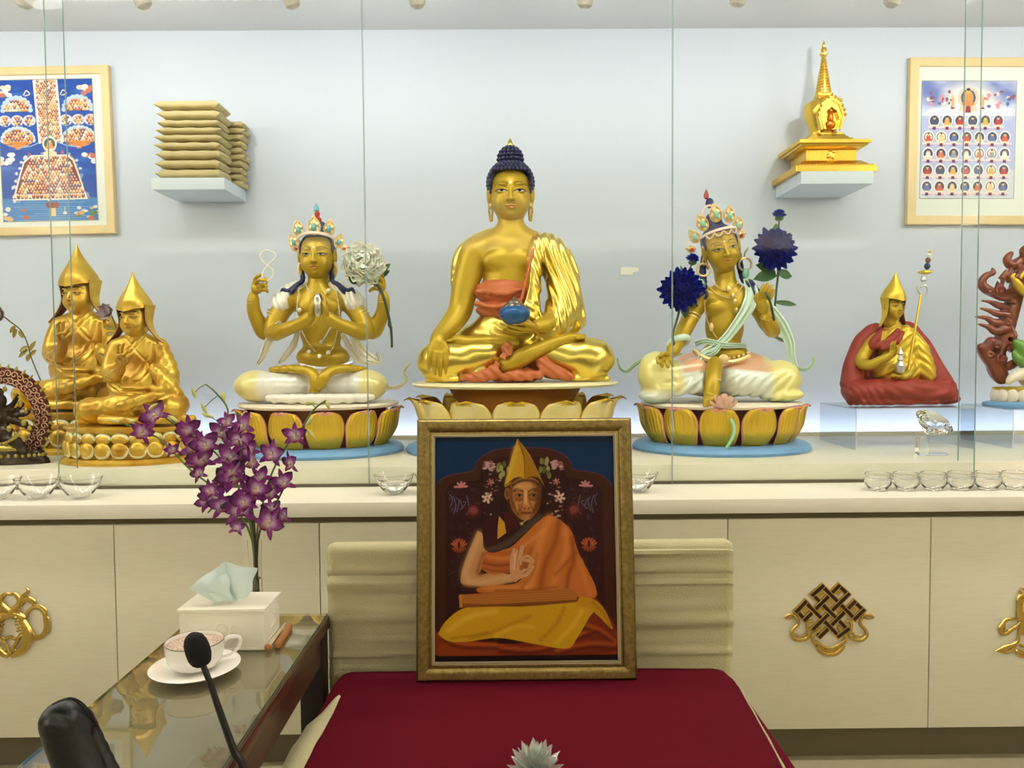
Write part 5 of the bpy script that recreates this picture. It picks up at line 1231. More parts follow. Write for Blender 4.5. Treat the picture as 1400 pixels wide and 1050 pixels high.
# ================================================================ cloth-wrapped bundles on the left wall shelf
cloth_b = mat('unbleached cloth', (206,190,140), .85, bump=.4, bscale=300, var=.06, vscale=12)
def bundle(x0, x1, y0, y1, z, h, seed, side=1):
    """a flat wrapped bundle: pointed left edge, creased right end"""
    rnd = random.Random(seed); px_, py_ = rnd.random()*6, rnd.random()*6
    m = MB(); nu, nv = 29, 18
    def F_(u, v):
        a = 2*math.pi*u; cx_, cy_, cz = (x0+x1)/2, (y0+y1)/2, z+h/2
        c, s_ = math.cos(a), math.sin(a); zz = math.copysign(abs(s_)**.75, s_)*h/2*(1+.06*math.sin(7*v*3+px_)); yy = math.copysign(abs(c)**.5, c)*(y1-y0)/2
        t = v*2-1; k = 1.0
        if t < -.82: k = max(0.02, 1-((-.82-t)/.18)**1.0)
        if t > .86: k = max(0.02, math.sqrt(max(0, 1-((t-.86)/.14)**2)))
        wr = .0022*math.sin(40*v+px_+4*math.sin(a*2))*max(0,(v-.75)/.25)+.0018*math.sin(9*v*2+py_)*.5
        return (cx_+t*(x1-x0)/2*(1+.02*math.sin(a*2+px_)), cy_+yy*(.96+.04*k), cz+zz*k*(.92)+wr*k)
    m.surf(F_, 36, nv*2, closeu=True); return m
zcur = sz+.0006; hts = [15,15,13,10,9,8.5,10,15,14]
sb_ = 3.69/F
words = ['lowest','second from the bottom','third from the bottom','fourth from the bottom','middle','fourth from the top','third from the top','second from the top','topmost']
for i in range(9):
    h = [14,12.5,13,10.5,10,9.5,10,13,13][i]*sb_
    xo = [-3,-2,-1,-3,-2,0,2,2,-2][i]*sb_
    x0 = P(211,200,3.69).x+xo; m = bundle(x0, P(300,200,3.69).x+(random.random()*4-2)*sb_, 3.70, 3.87, zcur, h, i)
    o = m.build('cloth_bundle', cloth_b); tag(o, '%s flat cloth-wrapped bundle in the front stack on the left wall shelf'%words[i], 'cloth bundle', 'front stack of cloth bundles'); zcur += h*.985+.0008
zc_ = sz+.0006
for i in range(10):
    h = 9.2*sb_; m = bundle(P(268,200,3.9).x, P(333,200,3.9).x+(random.random()*5-2)*sb_, 3.885, 3.985, zc_, h, 40+i)
    lab = '%s folded cloth bundle in the crumpled stack behind, against the wall'%(['lowest','second lowest','third lowest','fourth lowest','fifth lowest','sixth lowest','fourth highest','third highest','second highest','topmost'][i])
    o = m.build('cloth_bundle', cloth_b); tag(o, lab, 'cloth bundle', 'rear stack of cloth bundles'); zc_ += h*.985+.0008
# ================================================================ painted pictures: brush strokes laid on a fine grid of coloured vertices
class Art:
    """canvas in source coordinates (x0..x1, y0..y1), n columns"""
    def __init__(s, x0, y0, x1, y1, n, bg):
        s.x0, s.y0, s.x1, s.y1 = x0, y0, x1, y1; s.nx = n; s.ny = int(round(n*(y1-y0)/(x1-x0)))
        s.X, s.Y = np.meshgrid(np.linspace(x0,x1,s.nx), np.linspace(y0,y1,s.ny)); s.I = np.tile(np.array(lin(bg)), (s.ny,s.nx,1)); s.px = (x1-x0)/n
    def _sl(s, lx, ly, hx, hy):
        i0 = max(0,int((lx-s.x0)/s.px)-2); i1 = min(s.nx,int((hx-s.x0)/s.px)+3); j0 = max(0,int((ly-s.y0)/s.px)-2); j1 = min(s.ny,int((hy-s.y0)/s.px)+3)
        return (slice(j0,j1), slice(i0,i1)) if i1 > i0 and j1 > j0 else None
    def put(s, sl, a, c): a = a[...,None]; s.I[sl] = s.I[sl]*(1-a)+np.array(lin(c))*a
    def ell(s, cx, cy, rx, ry, c, al=1., soft=0.):
        sl = s._sl(cx-rx*1.4, cy-ry*1.4, cx+rx*1.4, cy+ry*1.4)
        if sl is None: return
        d = np.sqrt(((s.X[sl]-cx)/rx)**2+((s.Y[sl]-cy)/ry)**2); w = max(soft, s.px/min(rx,ry)*.7)
        s.put(sl, np.clip((1-d)/w+.5,0,1)*al, c)
    def poly(s, pts, c, al=1.):
        p = np.array(pts,float); sl = s._sl(p[:,0].min(), p[:,1].min(), p[:,0].max(), p[:,1].max())
        if sl is None: return
        X, Y = s.X[sl], s.Y[sl]; ins = np.zeros(X.shape, bool); n = len(p); d = np.full(X.shape, 1e9)
        for i in range(n):
            a, b = p[i], p[(i+1)%n]; cond = (a[1] > Y) != (b[1] > Y)
            ins ^= cond & (X < (b[0]-a[0])*(Y-a[1])/(b[1]-a[1]+1e-12)+a[0])
            e = b-a; t = np.clip(((X-a[0])*e[0]+(Y-a[1])*e[1])/(e@e+1e-9),0,1); d = np.minimum(d, np.hypot(X-a[0]-t*e[0], Y-a[1]-t*e[1]))
        sd = np.where(ins, d, -d); s.put(sl, np.clip(sd/s.px+.5,0,1)*al, c)
    def line(s, pts, w, c, al=1., soft=False, k=4):
        if len(pts) > 2 and k > 1: pts = [tuple(q) for q in spline(pts, [0]*len(pts), k)[0]]
        p = np.array(pts,float); m = w*(2.5 if soft else 1); sl = s._sl(p[:,0].min()-m, p[:,1].min()-m, p[:,0].max()+m, p[:,1].max()+m)
        if sl is None: return
        X, Y = s.X[sl], s.Y[sl]; d = np.full(X.shape, 1e9)
        for a, b in zip(p[:-1], p[1:]):
            e = b-a; t = np.clip(((X-a[0])*e[0]+(Y-a[1])*e[1])/(e@e+1e-9),0,1); d = np.minimum(d, np.hypot(X-a[0]-t*e[0], Y-a[1]-t*e[1]))
        s.put(sl, (np.exp(-(d/w)**2) if soft else np.clip((w/2-d)/s.px+.5,0,1))*al, c)
    def curve(s, pts, k=6): return [tuple(q) for q in spline(list(pts)+[pts[0]], [0]*(len(pts)+1), k)[0]]
    def blob(s, pts, c, al=1.): s.poly(s.curve(pts), c, al)
    def mesh(s, name, o, ux, uz, w, h, m, parent):
        """o lower-left corner, ux/uz unit vectors"""
        u = np.linspace(0,1,s.nx); v = np.linspace(1,0,s.ny); U, V = np.meshgrid(u, v)
        Q = np.array(o)+U[...,None]*w*np.array(ux)+V[...,None]*h*np.array(uz)
        idx = np.arange(s.nx*s.ny).reshape(s.ny,s.nx); Fc = np.stack([idx[1:,:-1].ravel(), idx[1:,1:].ravel(), idx[:-1,1:].ravel(), idx[:-1,:-1].ravel()],1)
        return obj(name, Q.reshape(-1,3), Fc, m, parent, cols=s.I.reshape(-1,3))
def frame_sweep(o, ux, uz, nn, w, h, prof):
    """mitred moulding; prof = (inset from the outer edge, height towards the viewer)"""
    o, ux, uz, nn = (np.array(q, float) for q in (o,ux,uz,nn)); V = []; Fc = []; K = len(prof)
    for sx, sz in ((0,0),(1,0),(1,1),(0,1)):
        for a, b in prof: V.append(o+ux*(a if sx == 0 else w-a)+uz*(a if sz == 0 else h-a)+nn*b)
    for i in range(4):
        j = (i+1) % 4
        for k in range(K-1): Fc.append((i*K+k, j*K+k, j*K+k+1, i*K+k+1))
    return MB().add(V, Fc)
rnd = random.Random(21)
def little_figure(A, x, y, r, body, halo=(40,60,120), seat=(170,50,60)):
    A.ell(x, y-r*.1, r*1.25, r*1.35, (236,226,214)); A.ell(x, y-.05*r, r*1.0, r*1.1, halo); A.ell(x, y-.1*r, r*.82, r*.9, (230,222,196) if rnd.random() < .3 else (70,80,96))
    A.ell(x, y+r*.1, r*.5, r*.75, body); A.ell(x, y+r*.55, r*.85, r*.32, body); A.ell(x, y-r*.6, r*.26, r*.3, (232,190,140)); A.ell(x, y-r*.82, r*.2, r*.16, (40,40,60))
    A.ell(x, y+r*.95, r*.95, r*.18, (236,214,190))
# ---------------------------------------------------------------- left picture: crowded gathering on blue (source = photo pixels)
A = Art(0, 0, 124, 188, 300, (20,72,166))
rnd = random.Random(4)
for i in range(60): A.ell(rnd.uniform(0,124), rnd.uniform(0,188), rnd.uniform(6,16), rnd.uniform(1.5,4), (40,110,196), .35, .8)
A.poly([(0,158),(124,158),(124,188),(0,188)], (62,130,196), .8)
for y in range(160,188,3): A.line([(rnd.uniform(0,60),y),(rnd.uniform(60,124),y+1)], .8, (150,196,224), .5)
def cloud(cx, cy, w, h, n):
    for i in range(n):
        t = i/(n-1)*math.pi; A.ell(cx-w*math.cos(t), cy-h*math.sin(t), 4, 3.6, (214,224,236)); 
    A.ell(cx, cy, w, h, (206,150,110))
def crowd(x0, x1, y0, y1, inside, st=4.2):
    y = y0; k = 0
    while y < y1:
        x = x0+(k%2)*st/2
        while x < x1:
            if inside(x,y):
                A.ell(x, y, st*.46, st*.62, rnd.choice([(222,150,96),(196,110,70),(232,190,150),(168,80,60),(214,170,90),(240,224,206),(150,70,70),(110,90,120)])); A.ell(x, y-st*.34, st*.2, st*.22, (244,214,180)); A.ell(x, y+st*.5, st*.42, st*.14, (60,50,80))
            x += st
        y += st*.95; k += 1
for cx in (24, 104):
    A.poly([(cx-20,41),(cx-14,30),(cx-6,24),(cx+6,24),(cx+14,30),(cx+20,41)], (206,150,110))
    for t in np.linspace(0,math.pi,11): A.ell(cx-18*math.cos(t), 40-17*math.sin(t), 3.4, 3, (176,200,226))
    crowd(cx-15, cx+16, 28, 42, lambda x,y: abs(x-cx) < 15*(1-(41-y)/26)+3)
    for dx in (-16,0,16): A.ell(cx+dx, 54, 8.5, 7.5, (196,206,226)); crowd(cx+dx-6, cx+dx+7, 50, 60, lambda x,y: (x-cx-dx)**2+(y-54)**2 < 44)
    for t in np.linspace(0,math.pi,13): A.ell(cx-20*math.cos(t), 80-16*math.sin(t), 3.2, 3, (186,206,226))
    A.ell(cx, 78, 20, 12, (206,140,96)); crowd(cx-18, cx+19, 67, 83, lambda x,y: ((x-cx)/19)**2+((y-79)/13)**2 < 1)
    A.poly([(cx-20,82),(cx+20,82),(cx+6,86),(cx+2,92),(cx-4,92),(cx-3,86)], (232,130,40)); A.line([(cx,90),(cx+(16 if cx < 60 else -16),88),(cx+(26 if cx < 60 else -26),84)], 1.2, (150,180,216))
for cx, cy in ((8,14),(116,14),(8,104),(116,104)):
    for i in range(9): A.ell(cx+rnd.uniform(-9,9), cy+rnd.uniform(-6,6), 4, 3, rnd.choice([(214,222,232),(230,200,170),(190,110,90)]))
for cx, cy in ((38,17),(86,17)): A.line([(cx-4,cy+3),(cx,cy-3),(cx+4,cy+2),(cx-2,cy+4)], 1.3, (230,214,190))
A.poly([(48,0),(77,0),(81,84),(52,84)], (222,178,150))
for i in range(28): A.ell(48.5+i*.14, 2+i*3, 1.8, 2, (224,224,232)); A.ell(77.5+i*.14, 2+i*3, 1.8, 2, (224,224,232))
crowd(50, 80, 2, 84, lambda x,y: 50+y*.045 < x < 76+y*.045, 3.2)
pts = [(40,100),(30,108),(24,124),(16,150),(13,160),(112,160),(108,148),(102,126),(96,106),(88,100)]
for t in range(60):
    i = t % len(pts); a = np.array(pts[i]); b = np.array(pts[(i+1)%len(pts)]); q = a+(b-a)*rnd.random()+np.array((rnd.uniform(-5,5),rnd.uniform(-3,3))); A.ell(q[0], q[1], rnd.uniform(1.5,3), rnd.uniform(1.5,2.6), rnd.choice([(196,206,222),(120,150,200),(180,90,90)]))
A.poly(pts, (238,222,208)); A.poly([(41,102),(31,110),(26,124),(18,151),(107,151),(100,126),(94,108),(87,102)], (120,60,50))
crowd(18, 108, 104, 152, lambda x,y: 41-(y-102)*.46 < x < 87+(y-102)*.4, 4.)
crowd(16, 110, 155, 158, lambda x,y: True, 5)
A.ell(65, 84, 8, 10, (120,170,190)); little_figure(A, 65, 86, 7.5, (230,150,60), (70,130,90)); A.ell(65, 98, 9, 3.5, (240,214,170))
A.poly([(58,163),(72,163),(75,168),(69,172),(61,172),(56,168)], (130,50,40)); A.poly([(61,171),(69,171),(69,182),(61,182)], (226,196,140)); A.ell(81,178,2.6,2,(230,220,206)); A.line([(81,170),(81,178)],.8,(220,210,190))
for i in range(22): A.ell(rnd.choice([rnd.uniform(0,34),rnd.uniform(92,124)]), rnd.uniform(170,186), rnd.uniform(2,5), rnd.uniform(1.5,3.4), rnd.choice([(90,130,90),(206,170,120),(180,100,80),(214,220,220)]))
ART_L = A
# ---------------------------------------------------------------- right picture: rows of small seated figures (source = photo pixels)
B = Art(0, 0, 128, 156, 300, (198,206,236)); A = B; rnd = random.Random(8)
for i in range(40): A.ell(rnd.uniform(0,128), rnd.uniform(-4,30), rnd.uniform(8,24), rnd.uniform(4,9), (70,96,176), .35, .9)
A.ell(64, 26, 34, 24, (240,236,228), .85, .7)
for i in range(40): A.ell(rnd.uniform(0,128), rnd.uniform(36,48), rnd.uniform(5,12), rnd.uniform(2,5), (232,236,246), .7, .8)
A.poly([(0,46),(128,46),(128,118),(0,118)], (150,164,216), .55); A.poly([(0,118),(128,118),(128,156),(0,156)], (206,212,216), .6)
for x in (10,28,104,120,38,90): 
    for k in range(7): A.ell(x+rnd.uniform(-5,5), 22+rnd.uniform(-8,12), rnd.uniform(1.4,3), rnd.uniform(1.4,3), rnd.choice([(214,140,150),(150,80,100),(240,220,200),(90,110,170)]))
for k in range(24):
    a = 2*math.pi*k/24; A.ell(63+12*math.cos(a), 22+12*math.sin(a), 2.6, 2.4, (226,196,180))
A.ell(63, 22, 10, 11, (60,96,110)); A.ell(63, 22, 7, 9.5, (216,150,90)); A.ell(63, 14, 3, 3.4, (232,176,110)); A.ell(63, 11, 2.6, 1.8, (40,50,90)); A.ell(63, 30, 9, 3.6, (210,140,80)); A.poly([(52,33),(74,33),(76,40),(50,40)], (226,200,180)); A.poly([(60,33),(66,33),(67,42),(59,42)], (160,40,60))
for x in (42,83): A.ell(x, 28, 2.2, 8, (214,170,120)); A.ell(x, 20, 2, 2.2, (236,200,150)); A.ell(x, 36, 3, 1.2, (120,40,60))
bods = [(70,80,110),(226,224,220),(90,110,170),(214,170,90),(206,120,90),(210,90,60),(190,60,50),(150,150,170),(232,200,150)]
for r, (y, n, x0, dx) in enumerate(((53,6,17.5,17.4),(75,7,10,17.4),(97,7,10,17.4),(119,7,9.5,17.4),(141,7,9,17.4))):
    for i in range(n):
        x = x0+i*dx; little_figure(A, x, y, 6.3, bods[(i*3+r*5) % 9]); A.poly([(x-8.5,y+7),(x+8.5,y+7),(x+8.5,y+9),(x-8.5,y+9)], (236,214,206)); A.poly([(x-6,y+9.6),(x+6,y+9.6),(x+6,y+11.2),(x-6,y+11.2)], (206,150,160)); A.poly([(x-2,y+7.5),(x+2,y+7.5),(x+2.4,y+11.6),(x-2.4,y+11.6)], (110,30,70) if i % 2 else (90,40,110))
ART_R = B
def wall_picture(name, xl, xr, yt, yb, fw_, mo, art, lab, tilt):
    """photo corners of the outer frame on the wall; mo = photo box of the printed picture"""
    Yp = WY-.03; c = P((xl+xr)/2, (yt+yb)/2, Yp); s = Yp/F; w = (xr-xl)*s; h = (yb-yt)*s
    t = math.radians(tilt); ux = Vector((math.cos(t),0,math.sin(t))); uz = Vector((-math.sin(t),0,math.cos(t))); o = c-ux*w/2-uz*h/2; nn = Vector((0,-1,0))
    root = thing(name, tuple(o+ux*w/2), lab, 'picture')
    m = frame_sweep(o, ux, uz, nn, w, h, [(0,-.028),(0,-.002),(.003,.001),(fw_*s-.002,.001),(fw_*s,-.001),(fw_*s,-.012)]); m.build('picture_frame', oak_m, root, auto=30)
    k = fw_*s; q = [o+ux*a+uz*b+nn*-.011 for a,b in ((k,k),(w-k,k),(w-k,h-k),(k,h-k))]; MB().add(q, [(0,1,2,3)]).build('mount_board', mount_m, root, smooth=False)
    x0, x1, y0, y1 = mo; a = (x0-xl)*s; b = (yb-y1)*s
    art.mesh('print', o+ux*a+uz*b+nn*-.0095, ux, uz, (x1-x0)*s, (y1-y0)*s, print_m, root)
    m = frame_sweep(o+ux*(a-.003)+uz*(b-.003)+nn*-.0105, ux, uz, nn, (x1-x0)*s+.006, (y1-y0)*s+.006, [(0,0),(0,.0012),(.003,.0012),(.003,0)]); m.build('mount_bevel', mat('mount bevel', (150,150,140), .7), root, smooth=False)
    return root
wall_picture('framed_picture', -28, 151, 94, 318, 11, (0,127,111,299), ART_L, 'framed blue picture of a crowded gathering tree at the left edge', .9)
wall_picture('framed_picture', 1243, 1422, 81, 305, 12, (1261,1389,112,269), ART_R, 'framed picture with rows of small seated figures at the right edge', -.4)
# ---------------------------------------------------------------- portrait (source = enlarged photo crop, 884 px for 320 photo px)
A = Art(98, 104, 792, 967, 430, (58,20,12)); rnd = random.Random(12)
z = lambda x, y: (.5262*x+165.75, .5262*y+110.5)
A.poly([(98,104),(792,104),(792,300),(98,300)], (2,44,84))
A.poly([(98,104),(792,104),(792,128),(98,120)], (8,22,34), .7)
hal = [(98,300),(110,285),(150,258),(245,240),(262,205),(300,172),(350,155),(440,150),(535,155),(590,175),(620,205),(636,240),(700,248),(755,270),(780,300),(792,330),(792,967),(98,967)]
A.poly(hal, (66,30,14)); A.line(hal[1:15], 5, (110,54,26), .6, soft=True); A.line([(x+0,y+3) for x,y in hal[1:15]], 3, (30,12,8), .8)
inn = [(138,967),(138,330),(150,300),(185,282),(270,276),(278,240),(300,205),(345,190),(440,186),(530,190),(580,210),(600,245),(606,270),(690,280),(730,300),(746,340),(748,967)]
A.poly(inn, (50,16,14)); A.line(inn[1:16], 4, (28,10,8), .9)
A.line([(278,240),(278,450)], 3, (34,12,10)); A.line([(600,245),(600,440)], 3, (34,12,10))
def petals(cx, cy, R, n, c, w=.22, r0=.2, al=1.):
    for i in range(n):
        a = 2*math.pi*i/n+.3; A.line([(cx+R*r0*math.cos(a), cy+R*r0*math.sin(a)), (cx+R*math.cos(a), cy+R*math.sin(a))], R*w, c, al)
for q in (-1, 1):
    X = lambda x: x if q < 0 else 880-x
    for i in range(70):
        x = X(rnd.uniform(150,260)); y = rnd.uniform(300,720); r = rnd.uniform(5,13); a = rnd.uniform(0,6); A.line([(x+r*math.cos(a+t)*(.3+t*.2), y+r*math.sin(a+t)*(.3+t*.2)) for t in (0,1,2,3,4)], 1.8, rnd.choice([(90,84,108),(96,44,50),(70,56,60)]), .55 if y < 470 else .35)
    for (x,y,ln) in ((165,335,0),(175,330,0)): 
        for k in range(6): A.line([(X(155+k*13),330+((k*37)%30)),(X(165+k*13),350+((k*23)%40)),(X(158+k*12),375+((k*31)%40))], 3, (104,92,116), .7)
    for dx,dy,l in ((-22,6,1),(-10,-8,1),(4,-12,1),(16,-8,1),(24,4,1)): A.line([(X(196),300),(X(196+dx),294+dy)], 8, (206,130,124))
    petals(X(245),395,32,22,(96,24,22),.1,.1,.9); petals(X(246),392,18,14,(176,92,88),.09,.25)
    for a in np.linspace(-2.6,-.5,7): A.line([(X(190),536),(X(190)+32*math.cos(a),536-4+34*math.sin(a)+6)], 8, (176,84,40)); 
    for a in np.linspace(.4,2.7,6): A.line([(X(190),530),(X(190)+26*math.cos(a),530+22*math.sin(a))], 7, (150,66,34))
    A.ell(X(190),525,5,14,(50,14,12))
    for i in range(16): A.ell(X(rnd.uniform(288,330)), rnd.uniform(200,235), 9, 5, (190,150,144) if i % 3 else (150,90,84))
    for i in range(12): A.ell(X(rnd.uniform(335,385)), rnd.uniform(195,260), 7, 13, rnd.choice([(130,122,56),(96,94,46),(160,150,90)]))
    petals(X(300),344,18,6,(222,186,160),.5,.1); A.ell(X(300),344,4,4,(160,60,40)); petals(X(312),282,12,6,(180,100,84),.5,.1)
    for i in range(26): A.ell(X(rnd.uniform(286,350)), rnd.uniform(250,440), rnd.uniform(3,8), rnd.uniform(2,5), rnd.choice([(120,80,50),(170,120,100),(84,60,40),(70,34,34),(200,170,150)]), .7)
for i in range(60): A.line([(rnd.uniform(140,740),rnd.uniform(600,760))]*1+[(rnd.uniform(140,740),rnd.uniform(600,760))][:0]+[(0,0)][:0], 1, (0,0,0)) if 0 else None
A.poly([(355,300),(345,440),(360,470),(520,450),(530,300)], (40,16,10)); 
# seat and lower robes
A.blob([(98,850),(180,880),(440,900),(700,800),(790,860),(790,945),(440,950),(110,945)], (140,56,16)); A.blob([(340,910),(480,890),(700,830),(788,880),(780,935),(560,948),(350,945)], (122,42,14)); A.poly([(98,946),(792,946),(792,967),(98,967)], (26,8,6))
A.blob([(600,700),(700,720),(760,800),(788,860),(700,870),(620,800)], (120,44,14))
for pts in ([(120,870),(200,900),(330,905)],[(350,915),(500,920),(700,850)],[(640,830),(720,850),(785,900)],[(560,930),(680,905),(780,910)]): A.line(pts, 9, (176,80,24), .7, soft=True); A.line([(x,y+14) for x,y in pts], 7, (84,24,10), .7, soft=True)
# arm
sk = (196,138,82)
A.blob([(262,470),(295,500),(300,560),(275,620),(268,640),(330,630),(385,640),(405,625),(415,660),(380,672),(300,684),(230,686),(200,672),(198,640),(220,570),(245,510)], sk)
A.line([(270,490),(240,560),(215,630),(225,660)], 16, (222,170,114), .7, soft=True); A.line([(230,668),(300,664),(390,650)], 13, (224,176,122), .6, soft=True); A.line([(285,560),(262,625),(275,640)], 8, (140,84,44), .8, soft=True); A.line([(205,680),(300,690),(400,675)], 5, (110,60,30), .7, soft=True)
# orange robe
og = (196,108,40)
A.blob([(505,425),(545,415),(590,440),(625,480),(650,560),(690,640),(712,690),(710,730),(640,728),(500,720),(350,708),(270,708),(262,690),(330,680),(400,676),(430,650),(400,610),(330,640),(280,620),(275,590),(300,550),(380,540),(440,490)], og)
A.blob([(290,555),(400,545),(470,500),(440,560),(400,600),(395,630),(330,634),(280,615)], (188,96,38))
for pts, w, c, al in (([(540,425),(500,520),(480,620),(450,700)],16,(224,140,64),.7),([(575,440),(560,520),(520,600),(500,700)],12,(146,68,22),.7),([(600,470),(600,560),(560,650),(545,715)],14,(222,136,60),.6),([(625,500),(630,590),(610,640),(600,715)],10,(142,62,20),.7),([(655,590),(670,650),(690,715)],10,(214,124,50),.6),([(640,560),(600,600),(560,640)],8,(150,70,24),.6),
                      ([(300,570),(360,580),(400,570)],9,(220,136,66),.6),([(285,595),(340,606),(395,600)],6,(136,62,24),.8),([(280,615),(340,628),(390,626)],5,(150,74,34),.8),([(290,690),(400,690),(470,680)],9,(224,140,64),.5),([(330,702),(450,702),(560,690)],6,(150,74,26),.7),([(470,540),(440,600),(430,640)],8,(150,72,28),.6),([(520,470),(480,500),(440,530)],9,(226,146,70),.6),([(490,560),(470,640),(430,690)],7,(150,74,28),.5)): A.line(pts, w, c, al, soft=True)
# collar, vest
A.blob([(275,445),(330,405),(352,400),(345,470),(345,500),(300,540),(283,500)], (58,16,16)); A.poly([(345,415),(365,440),(372,480),(338,504),(340,450)], (206,150,40)); A.poly([(360,400),(400,400),(420,460),(372,480)], (70,20,20))
A.blob([(282,490),(300,535),(360,510),(420,470),(480,415),(505,405),(515,420),(480,450),(420,500),(370,540),(330,555),(300,552),(284,530)], (58,44,34)); A.line([(300,545),(370,525),(440,475),(500,420)], 9, (92,72,56), .6, soft=True)
A.poly([(400,400),(430,448),(470,420),(480,380)], (190,140,70)); A.line([(418,415),(432,446)], 5, (230,190,110), .8, soft=True)
# hand raised in a ring gesture
for pts, w in (([(405,660),(412,620),(425,570),(433,535)],17),([(398,640),(402,590),(410,550)],17),([(392,630),(392,580),(402,545)],13),([(412,640),(440,625),(470,600),(465,590),(440,585)],13),([(415,650),(450,640),(472,612)],15),([(425,600),(432,580),(455,570),(476,590)],11)):
    A.line(pts, w+2, (130,74,40)); A.line(pts, w, (208,152,100))
A.ell(408,640,22,24,(206,150,96)); A.line([(404,560),(400,620)], 4, (236,192,140), .7, soft=True); A.ell(446,607,10,12,(150,88,50))
# hat, head
A.blob([(383,300),(372,345),(384,395),(420,440),(450,430),(500,405),(512,350),(512,300),(500,260),(400,260)], (60,26,14))
A.blob([(390,290),(386,350),(398,395),(425,425),(448,432),(475,420),(498,385),(506,330),(502,285),(450,262)], (176,112,50))
A.ell(377,328,11,24,(150,88,40)); A.ell(377,328,5,14,(110,60,28))
A.ell(448,292,40,22,(206,146,72),.8,.8); A.ell(420,300,20,12,(226,172,96),.6,.9)
A.line([(448,318),(446,350),(452,376)], 9, (228,172,98), .8, soft=True); A.ell(452,380,13,9,(196,128,62)); A.ell(445,385,4,3,(90,44,22)); A.ell(460,385,4,3,(90,44,22))
for cx in (423,478):
    A.line([(cx-20,322),(cx-6,314),(cx+16,320)], 4, (60,30,16), .8); A.ell(cx,340,17,13,(146,86,38),.8,.6); A.ell(cx,337,12,5,(150,112,74)); A.ell(cx+1,336,5.5,5,(24,12,8)); A.line([(cx-15,336),(cx-4,329),(cx+14,335)], 3, (50,24,12)); A.line([(cx-14,348),(cx,354),(cx+14,349)], 3, (110,60,26), .8); A.ell(cx,362,13,6,(206,148,76),.5,.9)
A.line([(420,372),(424,388),(432,400)], 3.5, (104,56,26), .8); A.line([(484,372),(482,388),(474,400)], 3.5, (104,56,26), .8); A.line([(404,365),(412,395),(428,415)], 4, (120,66,30), .7)
A.blob([(470,285),(505,290),(506,340),(496,392),(470,424),(455,432),(478,395),(484,350)], (104,54,24), .55); A.blob([(388,290),(400,285),(398,340),(410,388),(430,424),(404,404),(388,355)], (112,58,26), .6)
for pts, w, c, al in (([(437,322),(438,350),(434,372)],3,(108,56,24),.8),([(459,322),(461,350),(468,372)],3,(92,46,20),.8),([(434,378),(424,392),(418,410)],3.2,(90,44,20),.9),([(468,378),(478,392),(482,408)],3.2,(84,40,18),.9),([(402,318),(412,308),(430,312),(438,320)],4,(44,22,12),.9),([(462,320),(472,311),(488,310),(497,318)],4,(44,22,12),.9),([(410,352),(422,358),(436,352)],2.5,(96,50,24),.8),([(466,352),(480,358),(492,350)],2.5,(90,46,22),.8),([(420,284),(448,280),(478,284)],2.4,(140,84,40),.7),([(424,294),(448,291),(474,294)],2.4,(140,84,40),.6),([(410,365),(416,384)],6,(222,164,88),.6),([(448,325),(449,360)],5,(238,184,108),.8)): A.line(pts, w, c, al)
A.ell(446,300,30,14,(224,164,90),.6,.9); A.ell(450,407,22,6.5,(128,64,36),.9); A.line([(426,405),(440,401),(452,404),(464,401),(476,404)], 2.5, (70,30,18)); A.ell(452,413,16,4.5,(196,110,70),.8); A.ell(450,425,14,6,(190,130,66),.7,.8)
A.line([(393,300),(392,350),(402,385)], 6, (110,60,28), .6, soft=True); A.line([(500,300),(500,345),(488,390)], 9, (90,44,20), .8, soft=True)
A.line([(400,295),(425,280),(450,276),(480,280),(500,292)], 7, (50,24,12), .9, soft=True)
A.poly(A.curve([(418,112),(400,170),(380,240),(366,298),(378,296),(400,270),(425,262),(444,272),(470,262),(495,262),(510,285),(522,302),(500,250),(465,175)],3), (198,148,24)); A.poly([(418,112),(443,180),(446,270),(430,262),(400,268),(372,300),(392,205)], (206,156,30),.9); A.poly([(418,112),(446,200),(446,270),(470,262),(500,268),(520,300),(480,205)], (170,116,16))
A.line([(420,120),(442,180),(445,266)], 3, (110,70,10), .9); A.line([(412,150),(395,220),(380,285)], 10, (226,182,60), .6, soft=True); A.line([(368,298),(400,272),(425,264),(445,273),(470,264),(497,266),(521,301)], 3, (90,54,10))
# book and yellow cloth
A.blob([(110,862),(140,815),(205,768),(300,762),(440,762),(560,752),(640,745),(700,742),(720,770),(690,800),(640,880),(600,922),(480,905),(340,880),(220,893),(150,890)], (204,154,22))
A.blob([(650,728),(700,735),(740,770),(768,830),(770,850),(720,800),(680,770),(640,760)], (196,140,18))
for pts, w, c in (([(150,850),(230,800),(330,780)],12,(228,184,56)),([(230,880),(340,850),(460,800)],10,(166,116,12)),([(500,890),(560,830),(590,770)],9,(166,116,12)),([(560,900),(620,840),(660,780)],9,(228,184,50)),([(330,870),(400,840),(470,840)],9,(226,180,48)),([(700,750),(740,790),(765,840)],6,(150,100,10)),([(160,880),(240,870),(300,860)],6,(160,108,12))): A.line(pts, w, c, .6, soft=True)
A.poly([(190,716),(330,708),(480,703),(620,695),(640,715),(640,748),(480,760),(330,762),(192,764)], (176,104,38)); A.poly([(192,748),(330,752),(640,738),(640,748),(480,760),(330,762),(192,764)], (130,70,22))
for i in range(9): A.line([(195,722+i*4.5),(420,714+i*4.6),(635,704+i*4.4)], 1.4, (206,136,60) if i % 2 else (140,78,28), .5)
A.poly([(190,716),(200,714),(203,764),(192,764)], (200,126,54))
n_ = np.random.RandomState(3).rand(A.ny, A.nx, 1); A.I *= (.9+.2*n_)*.84
ART_P = A
